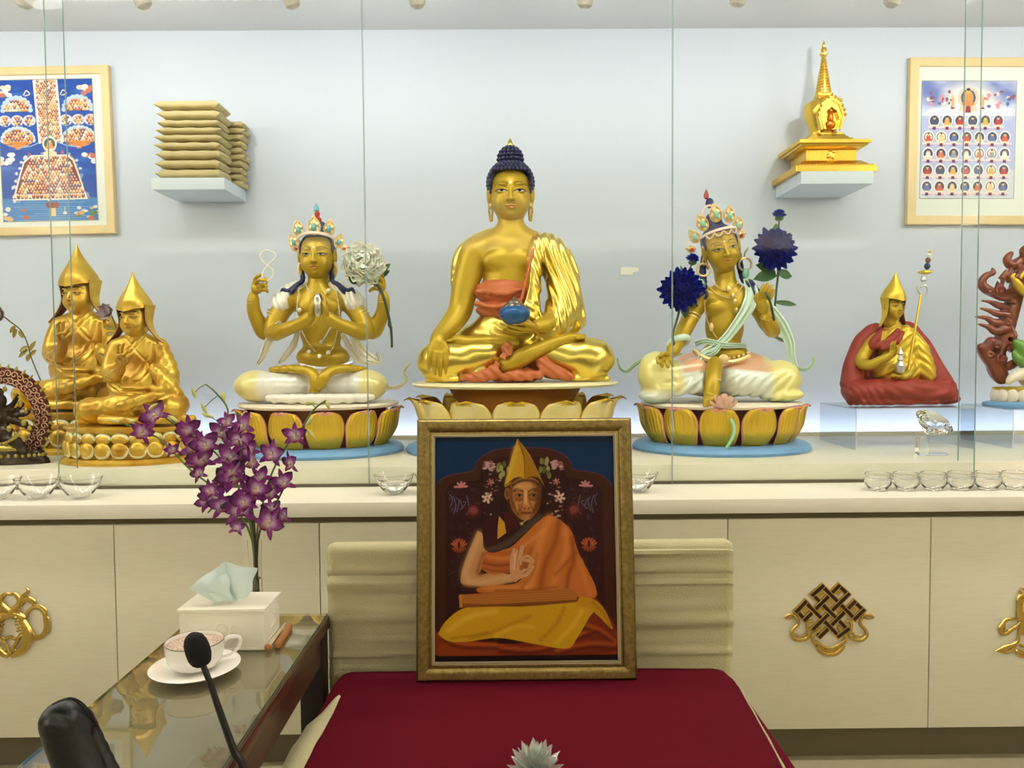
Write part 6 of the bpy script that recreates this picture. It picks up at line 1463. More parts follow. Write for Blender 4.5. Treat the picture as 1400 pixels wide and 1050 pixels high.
# the portrait stands on the red platform and leans back against the beige backrest
zbed = P(700, 932, 1.88).z
bl = P(569, 933, 1.88); br = P(871, 933, 1.88); tl_y = 1.975
pw = br.x-bl.x; zt_ = P(715, 574, tl_y).z; hv = Vector((0, tl_y-1.88, zt_-zbed)); ph_ = hv.length; uz = hv/ph_; ux = Vector((1,0,0)); nn = ux.cross(uz); nn = -nn if nn.y > 0 else nn
o = Vector((bl.x, 1.88, zbed+.003))
root = thing('framed_portrait', (bl.x+pw/2, 1.88, zbed+.003), 'large bronze framed portrait of a seated teacher in a yellow hat', 'picture')
s_ = 1.88/F; fo = mat('bronze gilt frame', (146,128,76), .3, .9, var=.4, vscale=90, dark=(118,100,56), bump=.1, bscale=200)
W1 = 22*s_
frame_sweep(o, ux, uz, nn, pw, ph_, [(0,-.03),(0,.004),(.0015,.008),(W1*.15,.012),(W1*.5,.0115),(W1*.82,.006),(W1*.86,.003),(W1,.003)]).build('frame_moulding', fo, root, auto=28)
frame_sweep(o+ux*W1+uz*W1, ux, uz, nn, pw-2*W1, ph_-2*W1, [(0,.0025),(0,.006),(2.2*s_,.0055),(2.6*s_,.0015),(3.8*s_,.001),(3.8*s_,-.006)]).build('inner_slip', mat('worn silver slip', (176,164,132), .35, .85), root, auto=28)
MB().add([o+ux*a+uz*b-nn*.029 for a,b in ((.004,.004),(pw-.004,.004),(pw-.004,ph_-.004),(.004,ph_-.004))], [(0,1,2,3)]).build('backing_board', dark_m, root, smooth=False)
ins = W1+3.6*s_
ART_P.mesh('painting', o+ux*ins+uz*ins-nn*.005, ux, uz, pw-2*ins, ph_-2*ins, mat('painting surface', (255,255,255), .45, attr=True, spec=.15), root)
# ================================================================ red draped platform and backrest
beige = mat('beige upholstery', (190,182,142), .9, bump=.5, bscale=260, var=.1, vscale=10, spec=.2)
redc = mat('burgundy cloth', (90,4,24), .9, bump=.25, bscale=400, spec=.12)
zb = zbed
xa = P(440, 940, 1.93).x; yb_ = 1.965
xl_ = PZ(456, 940, zb).x; xr_ = PZ(1003, 932, zb).x
t = thing('platform_bed', ((xl_+xr_)/2, 1.4, 0), 'beige upholstered low platform under the burgundy cloth', 'platform')
def rbox(a, b, r, seg=5, amp=.0, nx=40, ny=40):
    bm = bmesh.new(); bmesh.ops.create_cube(bm, size=1); lo = np.array(a); hi = np.array(b)
    for v in bm.verts: v.co = Vector((lo+hi)/2+np.array(v.co)*(hi-lo))
    bmesh.ops.bevel(bm, geom=list(bm.edges), offset=r, segments=seg, affect='EDGES', profile=.5); return bm
m = MB(); m.bm(rbox((xl_-.012,.62,.06),(xr_+.012,yb_-.002,zb-.012),.03)); m.build('upholstered_body', beige, t)
for sx in (xl_+.04, xr_-.04):
    for sy in (.7, 1.88): m = MB(); m.lathe((sx,sy,0), [(.001,0),(.02,0),(.025,.07),(.001,.07)], 16); m.build('leg', dark_m, t)
# red cloth lying over it, sagging at the rounded corners
xc = (xl_+xr_)/2; hw = (xr_-xl_)/2
def cloth(u, v):
    x = (u*2-1); y = .6+v*(yb_-.6)
    sx = 1 if x > 0 else -1; ax = abs(x)
    over = max(0, ax-.965)/.035
    X = xc+sx*min(ax,.965)/.965*hw + sx*.006*math.sin(over*math.pi/2)
    Z = zb+.0015-.045*over**1.5 + .0012*math.sin(9*x+3*v)*math.sin(7*v+x)
    ov = max(0, v-.975)/.025; y = min(y, .6+.975*(yb_-.6))+.028*math.sin(ov*math.pi/2); Z -= .018*ov**2
    edge = math.sin(v*40)*.003+math.sin(v*17+1)*.004
    if ax > .96: Z += -edge*over
    cr = max(0, (v-.93)/.07)*max(0,(ax-.9)/.1); X -= sx*.018*cr; Z -= .008*cr
    return (X, y, Z+.001)
m = MB(); m.surf(cloth, 121, 121, -.0015); cl = m.build('cloth_cover', redc); tag(cl, 'burgundy cloth laid flat over the platform in front of the portrait', 'cloth')
# turned-up beige flap on the left of the cloth, thin one on the right
fl = Sdf if 0 else None
def flap(q, pts, w, lab):
    m = MB(); Q, R = spline([np.array(PZ(px,py,zb+dz)) for px,py,dz in pts], w, 6); Q = np.array(Q); K = len(Q)
    def f(u, v):
        i = min(K-1,int(round(v*(K-1)))); return Q[i]+np.array((q*(u-.0)*R[i], 0, -.012*u*u+.006*math.sin(u*3.1)+.0012*math.sin(v*30)))
    m.surf(f, 8, K, .003 if q < 0 else -.003); o = m.build('fabric_flap', beige); tag(o, lab, 'fabric')
flap(-1, [(466,952,.006),(450,985,.008),(430,1020,.008),(410,1062,.008),(380,1130,.008)], [.012,.05,.052,.05,.05], 'beige fabric edge folded up along the left side of the burgundy cloth')
flap(1, [(1010,938,.004),(1030,975,.004),(1052,1015,.004),(1078,1065,.004),(1110,1125,.004)], [.003,.005,.006,.008,.008], 'thin beige fabric edge along the right side of the burgundy cloth')
# backrest
bx0 = P(450,800,2.0).x; bx1 = P(1000,800,2.0).x; zt1 = P(720,743,2.0).z
rndw = np.random.RandomState(5); ws = [(rndw.uniform(0,1), rndw.uniform(.015,.05), rndw.uniform(.004,.010), rndw.uniform(-.03,.03), rndw.uniform(0,1), rndw.uniform(.15,.5)) for _ in range(34)]
def back(u, v):
    # v: 0 bottom front -> up the front -> over the top -> down the back
    H_ = zt1-.3; L1 = .80; r = .018; x = bx0+u*(bx1-bx0); th = .055
    ec = .012*(1-min(1,min(u,1-u)/.012))
    if v < L1:
        vv = v/L1; z = .3+vv*(H_-r); y = yb_+.022+ec
        for c, w_, a, sl, cx_, cw in ws: y -= a*math.exp(-((vv-.35-c*.65-sl*(u-.5))/ (w_*.55))**2)*math.exp(-((u-cx_)/cw)**2)
        y -= .004*math.exp(-((vv-.93-.004*math.sin(u*30))/.012)**2)*abs(math.sin(5*u+1)); y += .004*math.exp(-((vv-.905)/.01)**2)
    elif v < .9:
        a = (v-L1)/.1*math.pi/2; z = zt1-r+r*math.sin(a); y = yb_+.022+r-r*math.cos(a)+ec
    else: a = (v-.9)/.1; z = zt1-.0*a-.35*max(0,a-.4); y = yb_+.022+r+min(a,.4)/.4*(th-2*r)+ec*0
    return (x, y, z-ec*.6)
t = thing('backrest', ((bx0+bx1)/2, yb_+.05, 0), 'beige fabric covered backrest with crosswise wrinkles behind the portrait', 'backrest')
m = MB(); m.surf(back, 150, 190, -.004); m.build('fabric_cover', beige, t)
m = MB(); m.bm(rbox((bx0+.005,yb_+.035,.0),(bx1-.005,yb_+.07,zt1-.012),.006,2)); m.build('board', beige, t)
# ================================================================ crystal lotus candle holder on the cloth
c = PZ(732, 1068, zb+.004); c = Vector((c.x, c.y, zb+.0045))
cry2 = mat('bright crystal', (244,250,240), .06, trans=.8, ior=1.32)
t = thing('crystal_lotus', tuple(c), 'faceted crystal lotus ornament at the front of the burgundy cloth', 'ornament'); s1 = c.y/F
m = MB(); m.lathe(c, [(.001,0),(20*s1,0),(22*s1,3*s1),(14*s1,7*s1),(.001,8*s1)], 16); m.build('foot', crystal_m, t, smooth=False)
for k, (n, L, W, el, ph) in enumerate(((10,40,10,22,0),(10,44,10,42,.3),(8,46,9.5,60,.1),(5,44,9,76,.5))):
    for i in range(n):
        a = 2*math.pi*(i+ph)/n; e2 = math.radians(el); d = np.array((math.cos(a)*math.cos(e2), math.sin(a)*math.cos(e2), math.sin(e2))); sd = np.array((-math.sin(a),math.cos(a),0)); n2 = np.cross(sd,d)
        b = np.array(c)+np.array((0,0,7*s1))+d*4*s1; Lm, Wm, T = L*s1, W*s1, 4.5*s1
        V = [b, b+d*Lm*.5+sd*Wm, b+d*Lm*.5-sd*Wm, b+d*Lm, b+d*Lm*.45+n2*T, b+d*Lm*.45-n2*T, b+d*Lm*.75+sd*Wm*.66, b+d*Lm*.75-sd*Wm*.66]
        m = MB(); m.add(V, [(0,1,4),(1,6,4),(6,3,4),(3,7,4),(7,2,4),(2,0,4),(1,0,5),(6,1,5),(3,6,5),(7,3,5),(2,7,5),(0,2,5)]); m.build('crystal_petal', cry2, t, smooth=False)
# ================================================================ side table with a glass top
ztb = P(448, 837, 2.0).z
fr = PZ(448,838,ztb); fl_ = PZ(262,846,ztb); Yf_ = fr.y; xL = (PZ(124,961,ztb).x+PZ(247,860,ztb).x)/2; xR = fr.x
wood = mat('dark walnut', (74,36,22), .35, coat=.3, var=.3, vscale=10, stretch=(3,.4,3), bump=.1, bscale=50)
wtop = mat('table top wood', (150,134,98), .5, var=.12, vscale=6, stretch=(4,.5,4))
t = thing('side_table', ((xL+xR)/2, 1.3, 0), 'dark wooden side table with a reflective glass top, left of the platform', 'table')
MB().box((xL,.45,ztb-.034),(xR,Yf_,ztb-.0062), .002).build('table_top', wtop, t)
MB().box((xL-.001,.449,ztb-.034),(xL-.0001,Yf_,ztb-.0065)).box((xR+.0001,.449,ztb-.034),(xR+.001,Yf_,ztb-.0065)).build('top_edging', wood, t, smooth=False) if 0 else None
MB().box((xR+.0002,.45,ztb-.036),(xR+.006,Yf_+.006,ztb-.0065),.001).build('edge_strip', wood, t)
MB().box((xL-.006,.45,ztb-.036),(xL-.0002,Yf_+.006,ztb-.0065),.001).build('edge_strip', wood, t)
gt_m = bpy.data.materials.new('glass table top'); gt_m.use_nodes = True
N = gt_m.node_tree.nodes; L = gt_m.node_tree.links
for n in list(N): N.remove(n)
o_ = N.new('ShaderNodeOutputMaterial'); tr = N.new('ShaderNodeBsdfTransparent'); tr.inputs[0].default_value = (.82,.86,.82,1); gl = N.new('ShaderNodeBsdfGlossy'); gl.inputs['Roughness'].default_value = .015
ge = N.new('ShaderNodeNewGeometry'); dt = N.new('ShaderNodeVectorMath'); dt.operation = 'DOT_PRODUCT'; L.new(ge.outputs['Normal'], dt.inputs[0]); L.new(ge.outputs['Incoming'], dt.inputs[1])
ab = N.new('ShaderNodeMath'); ab.operation = 'ABSOLUTE'; L.new(dt.outputs['Value'], ab.inputs[0]); om = N.new('ShaderNodeMath'); om.operation = 'SUBTRACT'; om.inputs[0].default_value = 1; L.new(ab.outputs[0], om.inputs[1])
pw_ = N.new('ShaderNodeMath'); pw_.operation = 'POWER'; pw_.inputs[1].default_value = 3.5; L.new(om.outputs[0], pw_.inputs[0])
fa = N.new('ShaderNodeMath'); fa.operation = 'MULTIPLY_ADD'; fa.inputs[1].default_value = .9; fa.inputs[2].default_value = .09; L.new(pw_.outputs[0], fa.inputs[0])
mx = N.new('ShaderNodeMixShader'); L.new(fa.outputs[0], mx.inputs[0]); L.new(tr.outputs[0], mx.inputs[1]); L.new(gl.outputs[0], mx.inputs[2]); L.new(mx.outputs[0], o_.inputs[0])
MB().add([(xL+.001,.452,ztb),(xR-.001,.452,ztb),(xR-.001,Yf_-.001,ztb),(xL+.001,Yf_-.001,ztb)], [(0,1,2,3)]).build('glass_top', gt_m, t, smooth=False)
ge_m = mat('green glass edge', (92,120,92), .1, trans=.3)
MB().box((xR-.0009,.452,ztb-.0055),(xR-.0001,Yf_-.001,ztb-.0002)).build('glass_edge', ge_m, t, smooth=False)
MB().box((xL+.0001,.452,ztb-.0055),(xL+.0009,Yf_-.001,ztb-.0002)).build('glass_edge', ge_m, t, smooth=False)
MB().box((xR-.03,.5,ztb-.115),(xR-.006,Yf_-.03,ztb-.036)).build('apron', wood, t)
MB().box((xL+.006,.5,ztb-.115),(xL+.03,Yf_-.03,ztb-.036)).build('apron', wood, t)
MB().box((xL+.03,Yf_-.055,ztb-.115),(xR-.03,Yf_-.03,ztb-.036)).build('apron', wood, t)
for x in (xL+.03, xR-.03):
    for y in (.52, Yf_-.03): MB().box((x-.03,y-.03,0),(x+.03,y+.03,ztb-.0365),.003).build('leg', mat('black brown leg', (28,20,18), .4), t)
# ---------------------------------------------------------------- tissue box
y0 = PZ(363,889,ztb).y; bxl = PZ(247,888,ztb).x; bxr = PZ(363,888,ztb).x; s2 = y0/F; hb_ = 58*s2; y1 = y0+.125
ivory = mat('ivory plastic', (236,230,210), .4)
z0 = ztb+.0006
t = thing('tissue_box', ((bxl+bxr)/2,(y0+y1)/2,z0), 'ivory embossed tissue box on the glass table', 'tissue box')
MB().box((bxl+.002,y0+.002,z0+.004),(bxr-.002,y1-.002,z0+hb_-.004),.001).build('box_body', ivory, t)
MB().box((bxl-.001,y0-.001,z0),(bxr+.001,y1+.001,z0+.005),.0015).build('foot_moulding', ivory, t)
MB().box((bxl-.002,y0-.002,z0+hb_-.008),(bxr+.002,y1+.002,z0+hb_),.0015).build('lid', ivory, t)
for zz in (.012, hb_-.016):
    m = MB()
    for i in range(60): m.ball((bxl+.004+(bxr-bxl-.008)*i/59, y0+.0015, z0+zz), .0011, 6, 4)
    for i in range(34): m.ball((bxr-.0015, y0+.004+(y1-y0-.008)*i/33, z0+zz), .0011, 6, 4)
    m.build('beading', ivory, t)
for cx_, r in (((bxl+bxr)/2,.013),((bxl+bxr)/2-.03,.008),((bxl+bxr)/2+.03,.008)):
    m = MB(); c = (cx_, y0+.0018, z0+hb_*.5); m.tube([(c[0]+r*math.cos(a),c[1],c[2]+r*.9*math.sin(a)) for a in np.linspace(0,2*math.pi,17)], .0012, 6, 1, cap=False); m.tube([(c[0]-r*1.3,c[1],c[2]-r),(c[0]-r*.4,c[1],c[2]-r*.4),(c[0],c[1],c[2]-r*1.1),(c[0]+r*.5,c[1],c[2]-r*.4),(c[0]+r*1.3,c[1],c[2]-r)], .0011, 6); m.build('embossed_scroll', ivory, t)
m = MB(); c = (bxr-.0018, (y0+y1)/2, z0+hb_*.5); m.tube([(c[0],c[1]+.02*math.cos(a),c[2]+.016*math.sin(a)) for a in np.linspace(0,2*math.pi,17)], .0012, 6, 1, cap=False); m.build('embossed_scroll', ivory, t)
# tissue: crumpled sheet standing out of the slot
tm = mat('pale green tissue', (214,232,228), .8, trans=0.0, bump=.1, bscale=60)
tb = Fig(310, 822, y0+.05); pt = tb.p
def sheet(corners, fold, seed):
    rr = random.Random(seed); a,b,c_,d = [np.array(pt(*q)) for q in corners]; ph = [rr.random()*6 for _ in range(4)]
    def f(u, v):
        p_ = (a*(1-u)+b*u)*(1-v)+(d*(1-u)+c_*u)*v
        return p_+np.array((.002*math.sin(9*v+ph[0]), -fold*math.sin(math.pi*u)*math.sin(math.pi*min(1,v*.8+.1))+.003*math.sin(7*u+ph[1]+4*v)*1, .002*math.sin(8*u+ph[2])))
    return f
m = MB(); m.surf(sheet([(292,821,2),(325,821,-2),(309,766,0),(257,804,12)], .018, 1), 26, 26, .0004)
m.surf(sheet([(300,821,-4),(340,817,-2),(353,777,-6),(308,767,0)], .014, 2), 26, 26, .0004)
m.surf(sheet([(288,820,6),(318,822,8),(312,782,10),(285,798,14)], .01, 3), 20, 20, .0004)
o = m.build('tissue', tm); tag(o, 'pale green tissue pulled up out of the ivory box', 'tissue')
# ---------------------------------------------------------------- cup of coffee and saucer
cc = PZ(267, 917, ztb+.004); s3 = cc.y/F; C0 = np.array((cc.x, cc.y, ztb+.0005)); china = mat('white china', (240,236,226), .16, coat=.4)
so = MB(); so.lathe(C0, [(.001,.003),(.03,.003),(.031,0),(.034,0),(.036,.004),(58*s3,.0135),(60*s3,.0165),(58.5*s3,.0175),(.036,.008),(.028,.0065),(.001,.0065)], 56); o = so.build('saucer', china); tag(o, 'white china saucer under the coffee cup', 'saucer')
K0 = C0+np.array((0,0,.0078)); Rt = 39*s3
t = thing('coffee_cup', tuple(K0), 'white china cup of frothy coffee with a grey rim line on its saucer', 'cup')
m = MB(); m.lathe(K0, [(.001,.002),(.022,.002),(.023,0),(.026,0),(.027,.004),(Rt*.76,.010),(Rt*.93,.024),(Rt*.985,.042),(Rt,.062),(Rt*.975,.0625),(Rt*.955,.042),(Rt*.9,.026),(Rt*.6,.0135),(.001,.008)], 56); m.build('cup_body', china, t)
m = MB(); m.lathe(K0, [(Rt*1.001,.0605),(Rt*1.003,.0618),(Rt*.99,.0632),(Rt*.97,.0627)], 56, caps=False); m.build('rim_line', mat('grey rim glaze', (150,142,128), .2), t)
m = MB(); m.lathe(K0, [(.001,.0545),(Rt*.5,.0547),(Rt*.965,.0543)], 48, caps=False)
foam = mat('coffee foam', (226,208,186), .7, var=.9, vscale=300, dark=(150,96,66), bump=.6, bscale=200); m.build('coffee', foam, t)
hd = np.array((.88,.47,0)); hd /= np.linalg.norm(hd); m = MB(); m.tube([K0+hd*Rt*.93+np.array((0,0,.05)), K0+hd*(Rt*1.2)+np.array((0,0,.056)), K0+hd*(Rt*1.52)+np.array((0,0,.05)), K0+hd*(Rt*1.5)+np.array((0,0,.032)), K0+hd*(Rt*1.2)+np.array((0,0,.018)), K0+hd*Rt*.82+np.array((0,0,.016))], [.0042,.0045,.0045,.004,.0035,.004], 10, 6, flat=.6); m.build('handle', china, t)
# ---------------------------------------------------------------- small wooden striker and bar
wd = mat('honey wood', (176,108,44), .4, var=.2, vscale=30); a = PZ(366,884,ztb+.01); b = PZ(390,853,ztb+.01)
t = thing('wooden_striker', (a.x,a.y,ztb+.001), 'small wooden mallet with a round head beside the tissue box', 'striker')
MB().ball((a.x,a.y,ztb+.0085), .0075, 16, 12).build('mallet_head', wd, t)
m = MB(); m.tube([(a.x+.003,a.y+.006,ztb+.011),(b.x,b.y,ztb+.011)], [.0035,.003], 10, 1); m.build('handle', mat('pale stick', (216,190,150), .4), t)
a = PZ(379,884,ztb+.006); b = PZ(397,856,ztb+.006); d = Vector((b.x-a.x,b.y-a.y,0)).normalized(); sd = Vector((-d.y,d.x,0))
m = MB(); bm = rbox((-.006,0,0),(.006,(b-a).length,.013),.002,2); R_ = Matrix.Translation((a.x,a.y,ztb+.001)) @ Matrix(((d.y,d.x,0,0),(-d.x,d.y,0,0),(0,0,1,0),(0,0,0,1))); bm.transform(R_); m.bm(bm); o = m.build('wooden_bar', wd); tag(o, 'short orange wooden bar lying to the right of the mallet', 'wooden bar')
# ---------------------------------------------------------------- vase with orchids
yv = y1+.035; vb = PZ(352, 845, ztb); vx = P(349,790,yv).x; sv = yv/F
t = thing('glass_vase', (vx,yv,ztb+.0006), 'slim clear glass vase behind the tissue box holding the orchids', 'vase')
zv = ztb+.0006; hvz = P(345,738,yv).z-zv
m = MB(); m.lathe((vx,yv,zv), [(.001,0),(.021,0),(.023,.003),(.019,hvz*.3),(.0155,hvz*.7),(.0175,hvz),(.0165,hvz),(.0145,hvz*.7),(.018,hvz*.3),(.0205,.008),(.001,.008)], 36); m.build('vase_glass', glass_m, t)
m = MB(); m.lathe((vx,yv,zv), [(.001,.0085),(.0202,.0085),(.0178,hvz*.3),(.0155,hvz*.55),(.001,hvz*.55)], 32); m.build('water', water_m, t)
of = Fig(345, 740, yv); op = of.p; so_ = of.s
orc = mat('orchid petal', (150,30,130), .5, attr=True, sss=.1); osm = mat('orchid stem green', (92,118,52), .5)
def orchid_mesh(R, seed):
    rr = random.Random(seed); m = MB(); n = np.array((0,-1.,0))
    def pet(ang, L, W, cup, tone):
        d = np.array((math.sin(ang),-.12,math.cos(ang))); m.col = tone; petal_strip(m, n*.04*R, d, n, L*R, W*R, .25, .35, 7, -cup)
    for a_ in (0, 2.25, -2.25): pet(a_+rr.uniform(-.1,.1), 1., .19, .12, (0,0,0))
    for a_ in (1.15,-1.15): pet(a_+rr.uniform(-.1,.1), 1.0, .36, .1, (1,0,0))
    m.col = (2,0,0); petal_strip(m, n*.1*R, (0.,-.6,-.8), (0,-.8,.5), .6*R, .26*R, -.6, .5, 6, .3)
    m.col = (3,0,0); m.ball(n*.14*R+np.array((0,0,.03*R)), (.09*R,.13*R,.12*R), 8, 6)
    V = np.concatenate(m.V); Cc = np.concatenate(m.C)[:,0]; r = np.linalg.norm(V, axis=1)/R; g = np.clip((r-.14)/.34,0,1)[:,None]
    white, mag, dk = np.array(lin((226,186,224))), np.array(lin((122,16,116))), np.array(lin((62,4,62)))
    col = white*(1-g)+mag*g; g2 = np.clip((r-.55)/.35,0,1)[:,None]; k2 = (Cc == 1)[:,None]*.9+.4; col = col*(1-g2*k2)+dk*g2*k2
    col = np.where((Cc == 2)[:,None], np.array(lin((120,14,84)))*np.clip((r-.2)/.3,0,1)[:,None]+np.array(lin((214,190,150)))*(1-np.clip((r-.2)/.3,0,1)[:,None]), col); col = np.where((Cc == 3)[:,None], np.array(lin((216,206,150))), col)
    me = obj('orchid_bloom', V, m.F, orc, None, cols=col); return me
protos = []
stems = [([(344,800),(340,740),(310,680),(262,640),(225,600),(195,585),(165,573)],0), ([(346,800),(342,738),(330,670),(300,620),(262,590),(235,572),(214,552)],6), ([(343,800),(345,735),(340,680),(325,630),(305,590),(316,560),(300,535),(286,523)],10),
         ([(348,800),(352,735),(360,690),(372,650),(392,612),(412,590),(432,560),(450,546)],0), ([(350,800),(356,740),(372,700),(388,670),(400,645)],14), ([(345,800),(348,735),(338,700),(300,690),(285,700)],16), ([(347,800),(350,740),(345,690),(335,640),(330,600)],22)]
root = thing('orchid_bunch', (vx, yv, zv+.012), 'bunch of purple and white orchid sprays standing in the slim glass vase', 'flowers')
for pts, dd in stems:
    q = []
    for i, (x,y) in enumerate(pts):
        pz = op(x,y,dd*min(1,i/3.))
        if i == 0: pz = np.array((vx+(x-346)*so_*.8, yv, zv+.02))
        if i == 1: pz = np.array((vx+(x-346)*so_*.5, yv-dd*.0002, zv+hvz-.002))
        q.append(pz)
    m = MB(); m.tube(q, [1.5*so_]*2+[1.3*so_]*(len(q)-3)+[.9*so_], 8); m.build('flower_stem', osm if dd in (0,6,10) else mat('dark orchid stem', (62,58,40), .5), root)
ob = [(191,600,17,0),(224,576,20,6),(259,626,22,8),(241,620,10,0),(263,597,17,4),(264,598,15,10),(283,641,19,8),(262,640,16,4),(302,603,19,12),(337,596,21,10),(318,585,13,16),(290,620,20,14),(310,640,22,18),(327,615,19,4),(342,640,19,10),(368,634,19,12),(350,625,15,2),(330,665,22,20),(320,657,18,24),(352,690,22,16),(366,662,16,6),(299,690,19,8),(290,682,15,14),(289,693,14,4),(331,713,23,18),(355,727,22,20),(345,680,18,24),(372,685,15,4),(405,608,17,2),(398,646,16,8),(393,672,17,12),(390,718,16,12),(320,730,12,8),(375,705,14,8),(308,705,18,14),(338,700,18,26),(276,655,13,16),(300,665,17,20)]
rr = random.Random(6)
for i in range(4): protos.append(orchid_mesh(1., i))
for i, (x,y,R,d) in enumerate(ob):
    pr_ = protos[i % 4]; o = pr_.copy(); COL.objects.link(o); o.parent = root
    o.location = Vector(op(x,y,d+10))-wloc(root); o.scale = (R*so_*1.12,)*3; o.rotation_euler = (rr.uniform(-.5,.35), rr.uniform(-.7,.7), rr.uniform(-.8,.8))
for pr_ in protos: bpy.data.objects.remove(pr_)
# petal centre offsets: protos were re-centred on linking, so buds and pedicels follow the same stems
budm = mat('pale green bud', (196,200,120), .5)
for (x,y,a_,R) in ((160,572,2.9,8),(214,553,.6,8),(241,570,-.6,9),(270,535,1.9,8),(310,540,-1.4,8),(283,556,2.,8),(288,566,-.3,9),(312,577,2.6,9),(285,598,-1.7,8),(427,550,.2,7),(452,553,-1.2,6),(427,575,-2.3,9),(428,592,-.9,8),(341,567,-.2,8),(184,573,2.7,9)):
    b = op(x,y,8); bestq = min((q_ for pts,_ in stems for q_ in zip(*[iter([])]*1)), default=None); near = min([(math.hypot(x-qx,y-qy),qx,qy,dd) for q4,dd in [(spline([np.array(a_2,float) for a_2 in pts],[0]*len(pts),6)[0],dd) for pts,dd in stems] for qx,qy in q4]); mq = MB(); mq.tube([op(near[1],near[2],near[3]), (op(near[1],near[2],near[3])+b)/2+np.array((0,0,.002)), b], .6*so_, 6, 4); mq.build('pedicel', osm, root); dv = np.array((math.cos(a_),0,math.sin(a_)))*R*so_; m = MB(); m.tube([b-dv*.9,b-dv*.3,b+dv*.4,b+dv], [1.*so_,2.8*so_,2.4*so_,.5*so_], 8, 3); m.build('bud', budm, root)
# ================================================================ gooseneck microphone and black padded strap in the foreground
mk = mat('black foam', (8,8,8), .9, bump=.5, bscale=500); bk = mat('black plastic', (12,12,12), .35)
mf = Fig(270, 888, 1.0); mp = mf.p
base = PZ(352,1130,ztb); base = Vector((base.x, base.y, ztb+.001))
t = thing('gooseneck_microphone', (mp(341,1190,0)[0], .98, zb), 'black gooseneck microphone with a foam head rising before the coffee cup', 'microphone')
m = MB(); m.tube([mp(265,864,0),mp(265,866,0),mp(265.5,870,0),mp(267,878,0),mp(270,888,0),mp(273,898,0),mp(275.5,906,0),mp(276.5,910,0),mp(277,912,0)], [1*mf.s,7*mf.s,12*mf.s,15.5*mf.s,16.5*mf.s,16*mf.s,13*mf.s,9*mf.s,3*mf.s], 24, 4); m.build('foam_head', mk, t, auto=None)
bb = mp(338,1120,0); bz = zb+.006
m = MB(); m.tube([mp(277,910,0),mp(286,935,0),mp(300,980,0),mp(316,1030,0),mp(333,1082,0),(bb[0]+.01,bb[1]-.01,bz+.02)], [4*mf.s,4.2*mf.s,4.8*mf.s,5.2*mf.s,5.6*mf.s,6*mf.s], 14, 5); m.build('gooseneck', bk, t)
xb = min(bb[0]+.01, xR-.06)
m = MB(); m.lathe((bb[0]+.01,bb[1]-.01,zb+.0055), [(.001,0),(.04,0),(.042,.004),(.038,.014),(.012,.02),(.001,.02)], 32); m.build('base', bk, t)
hf = Fig(100, 990, .55); hp = hf.p
lt = mat('black leatherette', (4,4,5), .4, bump=.2, bscale=120)
t = thing('padded_chair_arm', (hp(140,1060,0)[0], .55, 0), 'black padded chair arm rounded at its top, in the lower left corner', 'chair arm')
S = Sdf(hf, 1.6)
S.chain([(84,988,0,26),(98,1030,-4,27),(116,1080,-6,28),(136,1140,-8,28)],8); S.cap((84,984,0),(104,990,-18),27,24,6)
S.chain([(110,985,-30,17),(128,1030,-34,18),(150,1080,-36,18),(172,1140,-38,18)],4)
S.fn((-70,-30,-60),(70,60,60), lambda X,Y,Z: (.8*np.sin(np.sqrt((X+14)**2+(Y-2)**2)*.45)*smooth01((Y-4)/8)+0*Z).astype(np.float32))
S.build('padding', lt, t)
for k_ in (0,1):
    pts = [hp(72+k_*7,962-k_*3,20-k_*4),hp(88+k_*6,955-k_*2,16-k_*4),hp(104+k_*5,957,4-k_*4),hp(118+k_*5,972,-10-k_*4),hp(128+k_*5,994,-18-k_*3)]
    m = MB(); m.tube(pts, 1.3*hf.s, 8); m.build('piping', bk, t)
# support post of the arm down to the floor
pb = hp(150,1140,-20); m = MB(); m.tube([pb, (pb[0]+.02,pb[1],.30), (pb[0]+.02,pb[1],.0)], .018, 14, 3); m.build('arm_post', bk, t)
# ================================================================ glass bowls on the counter
def bowl(px, py, w, h, Y, lab, grp):
    c = P(px, py, Y); s = Y/F; r = w/2*s; H_ = h*s; z = zc1+.0006
    t = thing('glass_bowl', (c.x, Y, z), lab, 'bowl', grp)
    m = MB(); m.lathe((c.x,Y,z), [(.001,0),(r*.36,0),(r*.42,H_*.03),(r*.62,H_*.25),(r*.84,H_*.6),(r*1.,H_),(r*.975,H_*1.01),(r*.81,H_*.63),(r*.58,H_*.3),(r*.35,H_*.1),(.001,H_*.09)], 40); m.build('bowl_glass', glass_m, t)
    if grp != 'water bowls at the left':
        m = MB(); m.lathe((c.x,Y,z), [(.001,H_*.105),(r*.35,H_*.115),(r*.57,H_*.31),(r*.70,H_*.5),(.001,H_*.5)], 36); m.build('water', water_m, t)
yB = 2.78
for px, lab in ((-2,'clear glass bowl cut by the left picture edge on the counter'),(52,'clear glass bowl in the middle of the three at the left end'),(110,'clear glass bowl nearest the orchids of the three at the left end')): bowl(px, 680, 57, 28, yB-.03, lab, 'water bowls at the left')
for px, lab in ((539,'clear glass bowl of water left of the portrait frame'),(595,'clear glass bowl half hidden by the left side of the portrait frame'),(872,'clear glass bowl half hidden by the right side of the portrait frame')): bowl(px, 672, 56, 27, yB, lab, 'water bowls beside the portrait')
cup_l = ['leftmost of the six small glass cups at right','second from left of the six small glass cups','third from left of the six small glass cups','fourth from left of the six small glass cups','fifth of the small glass cups, near the glass edge','last small glass cup at the right picture edge']
